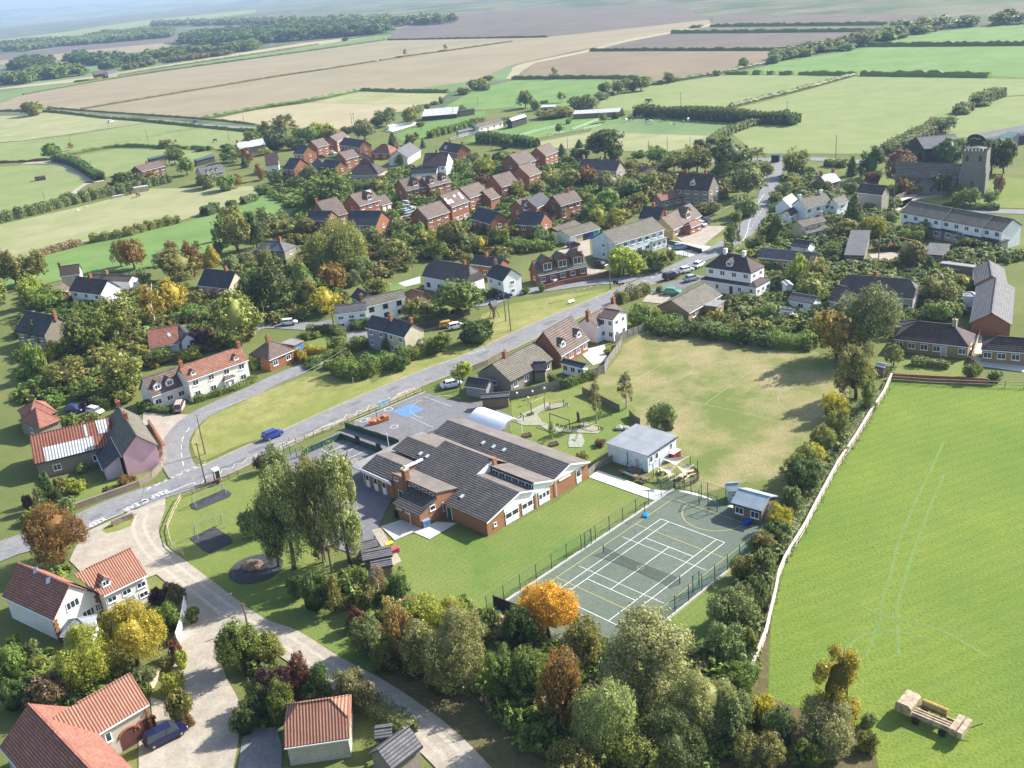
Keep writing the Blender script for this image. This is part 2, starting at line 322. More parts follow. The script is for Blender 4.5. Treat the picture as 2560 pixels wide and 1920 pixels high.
# near land
NEAR = [
 ('lawn', G_MEAD, "N1062,868 N1600,890 N2212,915 N3200,950 V3200,2400 V1000,2400 V900,1500 V700,1250 V300,1150 V0,1050 V20,520 R300,1500 R370,1280 R430,1080 R560,830 R700,600 R820,320 R1060,10 N900,1180"),
 ('playing_field', G_PLAY, "M540,900 M800,810 M930,640 M960,560 M1180,430 M2212,540 N420,620 N700,900 N700,1200 N500,1659 R560,250 R380,520 R100,360 Q1930,600 Q1760,560 Q1500,480 M1090,1250 M1060,1100 M700,960"),
 ('lawn', G_LAWN, "Q60,985 Q680,660 Q950,462 Q1515,668 Q120,1560 T2000,330 T1500,250 T1330,130 P1180,1250 P1100,1030 P1350,955 P1580,945"),
 ('lawn', G_LAWN, "M0,1030 M540,905 M700,960 M1060,1100 M1090,1250 M830,1440 M600,1659 M0,1480 M0,1230 L2200,1000"),
 ('village_green', G_GREEN, "K1650,1060 K1690,960 K1800,840 K2000,740 K2212,650 L400,840 L700,830 L900,700 L1000,900 L1300,720 L1700,600 L1900,480 L1950,300 M0,205 M500,120 M850,70 M1030,35 M860,120 M600,220 M0,450 L1850,640 L1250,890 L800,1080 L400,1220 L0,1385 K2212,1035 K2000,1110 K1760,1220 K1690,1180"),
 ('grass_bank', G_LAWN, "O1430,170 O1560,90 O2212,-90 P100,330 P600,900 P500,1250 T300,100 T850,650 T1200,800 T1700,830 T2212,1659 T2150,1900 T1700,1500 T1350,1130 T900,860 T560,640 T0,330 O2150,1180 O1700,860 O1480,700 O1380,560 O1370,400"),
 ('woodland_floor', G_SHADE, "T1000,830 T1300,700 T900,300 T500,0 P900,1300 T1500,250 T2200,600 U900,560 R60,1000 R200,1100 R330,1400 V0,600 V0,1050 V300,1150 V700,1250 V900,1400 V1100,2300 T1700,2300 T1900,1700 T1400,1100"),
 ('grass_bank', G_LAWN, "U1230,430 U1540,200 U1800,0 R60,960 R230,800 R330,900 R200,1100 R100,1400 U1900,300 U1720,600 U1500,560"),
 ('verge', G_EARTH, "K1280,800 K1440,810 K1660,830 K1560,940 K1480,1060 K1440,1260 K1350,1160 K1390,1090 K1330,960 K1240,880"),
 ('garden_lawn', G_LAWN, "K400,1520 K560,1400 K900,1420 K1040,1340 K1350,1290 K1270,1400 K870,1530 K640,1640 K600,1800 K210,1900 K210,1600"),
 ('garden_lawn', G_LAWN, "N1100,690 N1700,700 N1660,850 N1040,800"),
 ('garden_lawn', G_BRIGHT, "J620,1290 J860,1290 J860,1350 J600,1360"), ('garden_lawn', G_BRIGHT, "J120,1410 J250,1440 J180,1520 J60,1530"),
 ('churchyard', G_LAWN, "J640,560 J800,450 J1000,500 J1400,560 J2000,480 J2300,520 J2300,770 J1500,740 J1100,620 J700,640"),
 ('garden_lawn', G_LAWN, "L440,540 L560,500 L690,500 L700,540 L600,600 L440,600"),
 ('garden_lawn', G_LAWN, "I1560,720 I1900,600 I2000,500 I1850,480 I1850,600 I1930,690 I1700,800"),
 ('garden_lawn', G_LAWN, "I1650,1080 I1860,970 I2000,950 I1930,1090 I1820,1110"),
 ('garden_lawn', G_BRIGHT, "L1150,30 L1260,30 L1300,80 L1150,100"),
 ('garden_lawn', G_GREEN, "H1200,430 J1,1 H1200,430") ]
for i, (nm, m, s) in enumerate(NEAR[:-1]): sheet(nm, s, m, 5+i, 0)
Z = 28
# roads
road('road_verge', "K1560,1425 K1860,1300 K2160,1160 L420,1295 L760,1140 L1150,970 L1500,822 L1850,695 L2150,560 M400,345 M800,180 M1090,52", 7.6, ground('dusty verge', (.3, .27, .19), (.36, .31, .22), (.22, .2, .12), .3, .9), Z-1)
main = road('main_road', "X-260,1490 O0,620 O300,520 O650,390 O900,275 O1200,160 K1560,1425 K1860,1300 K2160,1160 L420,1295 L760,1140 L1150,970 L1500,822 L1850,695 L2150,560 M400,345 M800,180 M1090,52 I1350,1320 I1600,1205 I1750,1140 I1880,1060 I1990,985 I2070,890 I2130,790 I2200,670 J20,540 J55,450 J55,380 J20,335", 6.8, TARMAC, Z+3, wd2=5.6)
road('side_road', "K1590,1330 K1530,1230 K1510,1100 K1560,980 K1690,850 K1900,740 K2212,600 L200,850 L380,775 L560,690 L820,560 L870,470 L700,420 L400,400 L100,390 L-60,440", 5.2, TARMAC, Z+2)
road('side_road', "L1850,215 L2050,185 M0,115 M300,75 M700,20 I940,1390 I1090,1330", 5.0, TARMAC, Z+1)
road('side_road', "J-500,350 J20,345 J250,335 J500,345 J700,370 J1000,330", 6, TARMAC, Z+1)
road('lane', "O1230,250 O1200,420 O1290,600 O1480,760 O1800,1010 O2150,1270 T240,560 T600,790 T1000,1010 T1400,1290 T1700,1560 T2000,1900", 4.6, G_GRAV, Z)
road('lane', "O1800,1010 O1740,1250 O1680,1500 S1720,950 S1830,1200 S1800,1500 S1700,1900", 6.5, G_GRAV, Z-1)
sheet('driveway', "O690,480 O850,405 O1080,300 O1250,225 O1430,145 O1430,250 O1370,420 O1400,600 O1500,760 O1250,860 O1230,740 O1130,590 O700,800 O600,700 O700,480", G_GRAV, Z-2)
sheet('grass_island', 'O880,435 O950,380 O1080,312 O1180,295 O1200,325 O1130,405 O1000,450 O920,465', G_GREEN, Z+1)
sheet('driveway', "S1300,1050 S1500,1120 S1650,1290 S1900,1300 S1950,1900 S1200,1900 S1200,1400 S1320,1250", G_GRAV, Z-2)
sheet('driveway', "T-100,1320 T180,1310 T230,1500 T200,1900 T-200,1900", TARMAC, Z-2)
sheet('driveway', "K1240,800 K1440,820 K1660,820 K1700,860 K1560,960 K1480,1080 K1430,1180 K1330,960 K1230,900", G_GRAV, Z)
sheet('driveway', "I1410,1010 I1640,920 I1860,920 I1650,1090 I1480,1060", G_GRAV, Z-2)
sheet('driveway', "I1340,1040 I1500,1060 I1820,1110 I1760,1160 I1560,1190 I1360,1150", CONC, Z-3)
sheet('driveway', "M1190,110 M1380,130 M1330,210 M1120,190", G_GRAV, Z-2); sheet('driveway', "M1190,100 M1300,40 M1620,-40 M1700,-20 M1400,120", TARMAC2, Z-3)
sheet('driveway', "I400,1140 I500,1060 I670,1030 I680,1170 I600,1190", G_GRAV, Z-2)
sheet('driveway', "J870,1160 J1150,1140 J1190,1280 J1060,1290 J900,1200", G_GRAV, Z-2)
sheet('driveway', "J1060,740 J1180,650 J1320,620 J1190,740 J1120,790", CONC, Z-3)
road('side_road', "J1700,800 J1900,790 J2300,800", 5, TARMAC, Z-2); road('side_road', "J1560,640 J1440,660 J1240,690 J1130,760", 3, G_GRAV, Z-3)
road('farm_track', "A210,1412 A400,1405 A520,1430 A620,1480 A740,1560 F790,190 F900,175", 5.5, G_GRAV, Z-4)
road('farm_track', "F790,190 F700,220 F620,280 F640,330", 5.5, G_GRAV, Z-4); sheet('farm_track', "F640,330 F720,340 F700,360 F650,355", G_GRAV, Z-5)
road('country_road', "A-700,930 A380,955 A900,1010 A1400,1045 A1780,1085 A2212,1110", 6, TARMAC, Z-4)
sheet('driveway', "H1250,790 H1370,720 H1420,860 H1250,860", G_GRAV, Z-4); sheet('side_road', "H1700,560 H1850,450 H1920,470 H1850,545 H1740,570", TARMAC, Z-4)
sheet('driveway', "L760,440 L1000,410 L940,500 L760,550", TARMAC, Z-4); sheet('driveway', "L380,400 L660,340 L690,420 L420,440", TARMAC2, Z-5)
sheet('garden_path', "K900,290 K1190,170 K1210,190 K930,330", G_EARTH, Z-4)
sheet('patio', "I1440,930 M640,600 M800,560 M830,700 M700,740 M600,640".replace('I1440,930 ', ''), CONC, Z-5)
sheet('patio', "I620,1230 I720,1290 I820,1300 I740,1350 I640,1330", G_GRAV, Z-5)
sheet('patio', "N1780,470 N1850,440 N1850,640 N1740,640", CONC, Z-5); sheet('patio', "N1700,650 N2212,740 N2212,800 N1850,750", CONC, Z-5)
sheet('patio', "L1230,30 L1420,-30 L1420,30 L1290,60", CONC, Z-5)
# school grounds
sheet('playground', "L860,1215 L1450,975 L1580,1010 L1750,1060 L1950,1060 M0,1180 M-60,1300 L2000,1300 L1700,1240 L1450,1340 L1250,1480 L1100,1510 L700,1480", TARMAC2, Z)
sheet('car_park', "P100,330 P400,230 P750,50 P860,10 P1100,120 P1230,190 P1250,500 P1000,1010 P900,1150 P500,1010 P420,560", TARMAC2, Z-1)
sheet('concrete_path', "Q940,462 Q1020,405 Q1290,500 Q1480,570 Q1620,575 Q1790,585 Q1890,610 Q1970,640 Q2120,715 Q2230,700 Q2230,800 Q2110,780 Q1960,730 Q1760,655 Q1640,640 Q1560,655 Q1510,668", plain('bright concrete', (.68, .66, .6), .9, .08, .7), Z)
sheet('concrete_path', "P1080,890 P1260,830 P1430,905 P1560,850 P1740,860 P1500,1000 P1360,940 P1200,1010", CONC, Z+1)
sheet('concrete_path', "P1000,920 P1080,900 P1260,1190 P1190,1230 P1050,1010", G_GRAV, Z+2)
sheet('woodchip_path', "M0,1220 M90,1160 M300,1060 M480,1070 M500,1090 M330,1120 M220,1160 M260,1230 M520,1300 M620,1230 M780,1290 M740,1330 M480,1320 M320,1310 M240,1260 M100,1260", ground('pale bark chip', (.3, .3, .2), (.34, .33, .24), (.26, .27, .17), .4, 1.5), Z)
sheet('sandpit', "M500,1340 M600,1330 M630,1400 M600,1450 M490,1450 M485,1400", ground('grey green sand', (.3, .33, .24), (.34, .36, .27), (.28, .31, .22), .4, 1.5), Z+1)
sheet('safety_surface', "O1640,215 O1940,80 O2005,120 O1985,150 O1700,265 O1660,250", R_BLACK, Z); sheet('safety_surface', "O1640,510 O1850,405 O1980,490 O2020,540 O1810,640 O1760,610", R_BLACK, Z)
c0 = W('O2212,770'); rx = abs(W('O2212,650')[1]-c0[1])
pts = [(c0[0]+rx*1.0*math.cos(a), c0[1]+rx*1.0*math.sin(a), 0) for a in np.linspace(0, 2*math.pi, 40)[:-1]]
sheet('safety_surface', pts, R_BLACK, Z)
rpm = MB(); lp = smooth_pts(pl("O650,390 O900,275 O1200,160 K1560,1425 K1860,1300 K2160,1160 L420,1295 L760,1140 L1150,970 L1500,822 L1850,695 L2150,560 M400,345 M800,180"), 4)
for i in range(2, len(lp)-1, 3):
    a, b = lp[i], lp[i+1]; d = (b-a)/np.hypot(*(b-a)[:2]); n_ = np.array([-d[1], d[0], 0]); q = a+n_*random.uniform(-2, 2); ribbon_mb(rpm, [q, q+d*random.uniform(1.5, 6)], random.uniform(.6, 1.4), .004*(Z+4))
rpm.build('repair_patch', ground('patched tarmac', (.145, .145, .15), (.16, .16, .165), (.18, .18, .18), .5, 2, bmp=.1), main)
lt = MB(); ln_ = [o for o in C.objects if o.name == 'lane'][0]; lp = smooth_pts(pl("O1230,300 O1200,420 O1290,600 O1480,760 O1800,1010 O2150,1270 T240,560 T600,790 T1000,1010 T1400,1290 T1700,1560"), 6)
for off in (-.85, .85):
    Q_ = []
    for i, p in enumerate(lp): d = lp[min(i+1, len(lp)-1)]-lp[max(i-1, 0)]; d = d/np.hypot(*d[:2]); Q_.append(p+np.array([-d[1], d[0], 0])*off)
    ribbon_mb(lt, Q_, .55, .004*(Z+1.5))
lt.build('wheel_track', ground('packed gravel', (.42, .37, .3), (.38, .33, .27), (.46, .41, .34), .3, 1, bmp=.1), ln_)
# the court: its own frame, measured from the tennis lines
CO = np.array([19.837, 128.622, 0]); th = -.8133; ca, sa = math.cos(th), math.sin(th)
def CT(a, b, z=0): return np.array([CO[0]+a*ca+b*sa, CO[1]+a*sa-b*ca, z])
def CF(p, z=0): d = W(p, z)-CO; return (d[0]*ca+d[1]*sa, d[0]*sa-d[1]*ca)
court = sheet('sports_court', [CT(-3.6, -8.2), CT(2, -8.9), CT(15.1, -8.2), CT(15.1, 32), CT(-3.6, 32)], R_COURT, Z+2)
lw = MB(); ly = MB(); zl = .004*(Z+4)
def cl(mb, a0, b0, a1, b1, w=.09, z=zl): ribbon_mb(mb, [CT(a0, b0), CT(a1, b1)], w, z)
for a in (0, 1.37, 9.6, 10.97): cl(lw, a, 0, a, 23.77)
for b in (0, 23.77): cl(lw, 0, b, 10.97, b, z=zl+.002)
for b in (5.485, 18.285): cl(lw, 1.37, b, 9.6, b, z=zl+.002)
cl(lw, 5.485, 5.485, 5.485, 18.285, z=zl+.003)
for b in (3.3, 20.5): cl(ly, -2.1, b, 13.2, b, .08, zl+.004)
for b in (7.2, 16.6): cl(lw, -1.4, b, 12.9, b, .07, zl+.005)
for a in (-2.1, 13.2): cl(ly, a, -5.9, a, 29.7, .08, zl+.006)
for b in (-5.9, 29.7): cl(ly, -2.1, b, 13.2, b, .08, zl+.007)
for bc, s_ in ((-5.9, 1), (29.7, -1)):
    ribbon_mb(ly, [CT(5.55+4.9*math.cos(t), bc+s_*4.9*math.sin(t)) for t in np.linspace(0, math.pi, 30)], .09, zl+.008)
ribbon_mb(ly, [CT(5.5+.45*math.cos(t), 11.9+.45*math.sin(t)) for t in np.linspace(0, 2*math.pi, 20)], .09, zl+.009)
lw.build('line_marking', LINEW, court); ly.build('line_marking', plain('yellow line paint', (.55, .42, .12), .7, .15, 3), court)
kb = MB(); kb.hexa([CT(-3.9, -8.2, 0), CT(-3.6, -8.2, 0), CT(-3.6, 32, 0), CT(-3.9, 32, 0)][::-1], [CT(-3.9, -8.2, .33), CT(-3.6, -8.2, .33), CT(-3.6, 32, .33), CT(-3.9, 32, .33)][::-1])
kb.hexa([CT(15.1, -8.2, 0), CT(15.35, -8.2, 0), CT(15.35, 32, 0), CT(15.1, 32, 0)][::-1], [CT(15.1, -8.2, .33), CT(15.35, -8.2, .33), CT(15.35, 32, .33), CT(15.1, 32, .33)][::-1])
struct(kb.build('kerb', CONC))
# markings
mk = MB(); zr = .004*(Z+6)
def line(mb, s, w=.12, z=None):
    z = zr if z is None else z
    ribbon_mb(mb, pl(s), w, z)
def dashes(mb, s, on, off, w=.12, z=zr):
    P = smooth_pts(pl(s), 12); acc = 0; seg = []
    for a, b in zip(P[:-1], P[1:]):
        L = np.hypot(*(b-a)[:2]); n = max(1, int(L/.2))
        for k in range(n):
            q = a+(b-a)*k/n
            if acc % (on+off) < on: seg.append(q)
            elif len(seg) > 1: ribbon_mb(mb, seg, w, z); seg = []
            acc += L/n
    if len(seg) > 1: ribbon_mb(mb, seg, w, z)
dashes(mk, "K1270,1470 K1600,1320 K1810,1235", 1.0, .5, .16); dashes(mk, "K1275,1462 K1590,1312 K1790,1228", .6, .5, .12)
dashes(mk, "K1640,935 K1580,1030 K1570,1170 K1600,1310", 2.2, 1.6); line(mk, "K1440,1508 K1640,1420 K1690,1412")
dashes(mk, "I1080,1425 I1300,1330 I1560,1235", 1.6, 1.2); dashes(mk, "I1920,1150 I2030,990 I2110,860 I2212,690", 1.5, 2.5)
line(mk, "I2000,1045 I2035,960 I2050,880 I2100,760 I2180,640"); line(mk, "O885,362 O1065,290"); dashes(mk, "I450,1515 I700,1440 I1000,1385", 1, 1)
line(mk, "L1840,645 L1980,600")
ZZ = "K1650,1415 K1740,1425 K1790,1350 K1900,1345 K1920,1300 K2010,1280 K2030,1250 K2100,1240 K2140,1200 K2212,1195 L0,1510 L80,1505 L115,1465 L200,1420 L330,1385"
o = mk.build('marking', LINEW, main); mk = MB(); line(mk, ZZ, .13)
line(mk, "L420,1350 L600,1265 L760,1205 L780,1170 L860,1170 L880,1135 L960,1130 L975,1090 L1060,1085 L1065,1050 L1140,1050 L1150,1020 L1180,1030 L1260,985", .14)
mk.build('marking', LINEY, main)
fm = MB(); pf = [o for o in C.objects if o.name.startswith('playing_field')][0]; FL = plain('faded pitch line', (.28, .29, .17), .9, .2, 2)
for q in ("M1040,880 M1200,785 M1350,695 M1455,635", "M1065,955 M1300,1000 M1650,1075 M2000,1145 N0,1205 N230,1245", "M1660,1078 M1900,905 M2140,735", "M1450,640 M1700,675 M2000,715 N0,745 N300,790 N600,835", "N230,1245 N420,1100"): line(fm, q, .12, .036)
ribbon_mb(fm, smooth_pts(pl("M1410,665 M1500,690 M1555,730 M1565,775 M1520,820 M1400,865 M1250,885 M1040,875"), 6), .12, .034); ribbon_mb(fm, smooth_pts(pl("N260,915 N150,950 N95,990 N90,1040 N130,1100 N280,1170"), 6), .12, .034); fm.build('marking', FL, pf)
tm = MB(); md_ = [o for o in C.objects if o.name.startswith('lawn')][0]
for q in ("R1790,20 R1700,230 R1600,430 R1500,650 R1400,900 R1340,1150 R1260,1400 R1240,1560 V850,700", "R1800,290 R1700,520 R1600,780 R1520,1000 R1440,1250 R1390,1450 V1120,420 V1130,700", "V700,180 V950,330 V1250,400 V1550,500 V1900,700", "V650,640 V850,500 V1100,480 V1400,540"): ribbon_mb(tm, smooth_pts(pl(q), 6), .45, .03+.0007*len(tm.v)/50)
tm.build('wheel_track', ground('worn track grass', (.145, .22, .055), (.125, .2, .045), (.18, .225, .075), .1, .5, bmp=.2), md_)
def ground_text(txt, p0, p1, size_frac, parent, mat, z=zr):
    """lettering painted flat on the road: starts at p0, ends at p1, tops of the letters to the left of that direction"""
    cu_ = bpy.data.curves.new('t', 'FONT'); cu_.body = txt; cu_.size = 1; to = bpy.data.objects.new('t', cu_); C.objects.link(to)
    bpy.context.view_layer.update(); me = bpy.data.meshes.new_from_object(to.evaluated_get(bpy.context.evaluated_depsgraph_get()))
    bpy.data.objects.remove(to); xs = [v.co.x for v in me.vertices]; x0, x1 = min(xs), max(xs)
    a, b = W(p0), W(p1); L = np.hypot(*(b-a)[:2]); d = (b-a)/L; n = np.array([-d[1], d[0], 0])
    for v in me.vertices:
        q = a+d*((v.co.x-x0)/(x1-x0)*L)+n*(v.co.y*size_frac); v.co = (q[0], q[1], z)
    me.materials.append(mat); o = bpy.data.objects.new('lettering', me); C.objects.link(o); o.parent = parent; return o
ground_text('KEEP CLEAR', 'O1430,88', 'O1055,258', 2.0, main, LINEW); ground_text('KEEP CLEAR', 'O885,330', 'O530,500', 2.0, main, LINEW)
ground_text('SCHOOL', 'L740,1205', 'L620,1262', 1.1, main, LINEY); ground_text('KEEP', 'L530,1300', 'L440,1345', 1.1, main, LINEY); ground_text('CLEAR', 'L330,1385', 'L210,1440', 1.1, main, LINEY)
ground_text('CLEAR', 'L1360,935', 'L1210,990', 1.1, main, LINEY)
pm = MB(); pg = [o for o in C.objects if o.name.startswith('playground')][0]; cpk = [o for o in C.objects if o.name.startswith('car_park')][0]
line(pm, "L850,1225 L1100,1120 L1300,1035 L1465,968", .1); ribbon_mb(pm, [W('L1290,1130')*0+W('L1570,1100')+np.array([5.2*math.cos(t), 5.2*math.sin(t), 0]) for t in np.linspace(.6, 4.2, 30)], .07, zr)
line(pm, "L1330,1185 L1530,1280", .07); line(pm, "L1330,1060 L1450,1010 L1700,1100", .07)
for p, r_ in (('L1145,1122', .8), ('L1195,1273', .7), ('L970,1202', .35), ('L935,1218', .8)): ribbon_mb(pm, [W(p)+np.array([r_*math.cos(t), r_*math.sin(t), 0]) for t in np.linspace(0, 6.283, 24)], .1, zr)
pm.build('marking', LINEW, pg)
bl = MB(); A0, A1, A2, A3 = W('L1185,1142'), W('L1330,1080'), W('L1450,1122'), W('L1300,1190'); BL = plain('blue ground paint', (.12, .3, .55), .8, .2, 2)
for i in range(11):
    t = i/10; ribbon_mb(bl, [A0+(A1-A0)*t, A3+(A2-A3)*t], .16, zr+.002); ribbon_mb(bl, [A0+(A3-A0)*t, A1+(A2-A1)*t], .16, zr+.004)
bl.build('marking', BL, pg)
cm = MB()
for s in ("P565,222 P810,365", "P635,245 P815,165", "P715,275 P890,195", "P500,750 P420,825", "P575,805 P460,895", "P600,890 P525,950"): line(cm, s, .1)
cm.build('marking', LINEW, cpk); cm = MB()
for s in ("P790,308 P950,235", "P770,315 P850,352 P1010,300", "P850,352 P845,395", "P760,340 P880,405", "P780,375 P840,330", "P800,385 P870,340", "P840,395 P900,335", "P860,400 P930,320", "P880,385 P960,310", "P900,380 P990,305", "P850,350 P900,385", "P900,335 P930,365", "P940,320 P965,345"): line(cm, s, .12)
ribbon_mb(cm, [W('P855,320')+np.array([.55*math.cos(t), .55*math.sin(t), 0]) for t in np.linspace(1, 6, 20)], .12, zr); line(cm, "P850,312 P885,305", .12)
cm.build('marking', LINEY, cpk)
# ---------------------------------------------------------------- houses
RM = {
 'brn': roofmat('brown concrete tiles', (.14, .1, .08), 'course', .34, .3), 'dkb': roofmat('dark brown tiles', (.075, .05, .045), 'course', .34, .15),
 'blk': roofmat('dark slates', (.055, .055, .065), 'course', .3, .15), 'gry': roofmat('grey slates', (.125, .122, .125), 'course', .3, .3),
 'gbr': roofmat('mossy grey brown tiles', (.135, .12, .09), 'course', .34, .7), 'trc': roofmat('old clay tiles', (.25, .11, .068), 'course', .3, .9),
 'pan': roofmat('orange pantiles', (.34, .15, .095), 'pantile', .34, .5, (.47, .25, .17)), 'pin': roofmat('smooth clay tiles', (.31, .125, .085), 'course', .24, .5),
 'sch': roofmat('school roof tiles', (.07, .064, .063), 'course', .42, .5), 'felt': roofmat('mineral felt', (.125, .105, .09), 'plain', 1, .25),
 'that': roofmat('dark thatch', (.075, .062, .055), 'plain', 1, .5), 'pale': roofmat('pale sheeting', (.5, .5, .48), 'course', .5, .3),
 'rust': roofmat('rusty corrugated iron', (.24, .09, .055), 'pantile', .5, .4), 'pbg': roofmat('pale blue grey felt', (.26, .31, .34), 'plain', 1, .2),
 'teal': roofmat('teal sheeting', (.05, .12, .12), 'pantile', .6, .1),
 'port': roofmat('grey flat roofing', (.2, .215, .235), 'plain', 1, .05, (.28, .3, .32)), 'flat': roofmat('grey flat felt', (.2, .195, .19), 'plain', 1, .3)}
WM = {
 'brk': wallmat('red orange brick', (.36, .15, .075)), 'red': wallmat('dark red brick', (.25, .09, .055)), 'yel': wallmat('buff brick', (.42, .28, .14)), 'org': wallmat('orange school brick', (.42, .2, .1)),
 'whi': wallmat('white render', (.84, .84, .82), (.76, .77, .76), False), 'crm': wallmat('cream render', (.6, .54, .38), None, False),
 'pwh': wallmat('off white limewash', (.76, .72, .65), (.66, .62, .56), False), 'pnk': wallmat('pink render', (.72, .43, .46), (.62, .37, .41), False), 'ppk': wallmat('pale pink render', (.55, .45, .5), None, False),
 'stn': wallmat('grey brown stone', (.3, .26, .2)), 'pst': wallmat('pale limestone', (.48, .43, .33)), 'blu': wallmat('pale blue render', (.66, .74, .76), (.5, .57, .58), False),
 'gry': wallmat('grey render', (.3, .3, .3), None, False), 'tim': wallmat('timber boards', (.3, .22, .13)), 'blk': wallmat('black boarding', (.06, .06, .06)), 'flint': wallmat('flint panels', (.55, .5, .4), (.42, .38, .3))}
_wc = {}
def window_mesh(w, h, bars=1, frame=WHITE):
    k = (round(w, 2), round(h, 2), bars, frame.name)
    if k not in _wc:
        a = MB(); t = .09
        a.box(-w/2, w/2, -.06, .02, -.02, t); a.box(-w/2, w/2, -.06, .02, h-t, h); a.box(-w/2, -w/2+t, -.058, .02, t, h-t); a.box(w/2-t, w/2, -.058, .02, t, h-t)
        for i in range(bars): x = -w/2+w*(i+1)/(bars+1); a.box(x-.035, x+.035, -.055, .02, t, h-t)
        a.box(-w/2-.06, w/2+.06, -.13, .02, -.09, -.02)
        o = a.build('window', frame); p = MB(); p.box(-w/2+t*.8, w/2-t*.8, -.035, .01, t*.8, h-t*.8); q = p.build('pane', GLASS)
        _wc[k] = (o.data, q.data); bpy.data.objects.remove(o); bpy.data.objects.remove(q)
    return _wc[k]
def window(parent, loc, rz, w=1.2, h=1.1, bars=1, frame=WHITE, name='window'):
    a, b = window_mesh(w, h, bars, frame); o = bpy.data.objects.new(name, a); C.objects.link(o); o.parent = parent; o.location = loc; o.rotation_euler = (0, 0, rz)
    q = bpy.data.objects.new('pane', b); C.objects.link(q); q.parent = o; return o
_dm = {}
def door(parent, loc, rz, col=(.5, .5, .5), w=.95, h=2.0, name='door'):
    k = (col, w, h)
    if k not in _dm:
        m = plain('door paint %d' % len(_dm), col, .5, .1); a = MB(); a.box(-w/2, w/2, -.05, .02, 0, h); o = a.build('door', m); b = MB(); t = .08
        b.box(-w/2-t, -w/2, -.08, .02, 0, h+t); b.box(w/2, w/2+t, -.08, .02, 0, h+t); b.box(-w/2, w/2, -.08, .02, h, h+t)
        q = b.build('door_frame', WHITE); _dm[k] = (o.data, q.data); bpy.data.objects.remove(o); bpy.data.objects.remove(q)
    o = bpy.data.objects.new(name, _dm[k][0]); C.objects.link(o); o.parent = parent; o.location = loc; o.rotation_euler = (0, 0, rz)
    q = bpy.data.objects.new('door_frame', _dm[k][1]); C.objects.link(q); q.parent = o; return o
BRK = None
def chimney(parent, x, y, z0, h=1.5, m='brk', w=.75):
    a = MB(); a.box(x-w/2, x+w/2, y-w/2, y+w/2, z0-1.2, z0+h); a.box(x-w/2-.06, x+w/2+.06, y-w/2-.06, y+w/2+.06, z0+h-.25, z0+h-.05)
    a.tube([(x, y, z0+h), (x, y, z0+h+.4)], .13, 8, 1); a.build('chimney', [WM[m], WM['brk']], parent)
def dormer(root, x, y, z, w=1.6, h=1.5, run=2.2, face='whi', roof=None, rise=.8):
    """front face at y, looking towards -y; runs back into the slope"""
    a = MB(); a.poly_prism([(x-w/2, y, z), (x+w/2, y, z), (x+w/2, y, z+h), (x, y, z+h+rise), (x-w/2, y, z+h)][::-1], (0, run, 0))
    o = a.build('dormer', WM[face], root); r = MB(); e = .2
    for s in (-1, 1):
        lo = [(x, y-e, z+h+rise+.02), (x, y+run, z+h+rise+.02), (x+s*(w/2+e), y+run, z+h-.1), (x+s*(w/2+e), y-e, z+h-.1)]
        if s > 0: lo = lo[::-1]
        r.hexa(lo, [(p[0], p[1], p[2]+.1) for p in lo])
    r.build('dormer_roof', roof, o); wd = window(o, (x, y-.02, z+.35), 0, w*.7, h*.75, 1)
    for q in list(wd.children): bpy.data.objects.remove(q)
    g_ = MB(); g_.box(x-w*.3, x+w*.3, y-.05, y, z+.42, z+.3+h*.7); g_.build('pane', GLASS, o)
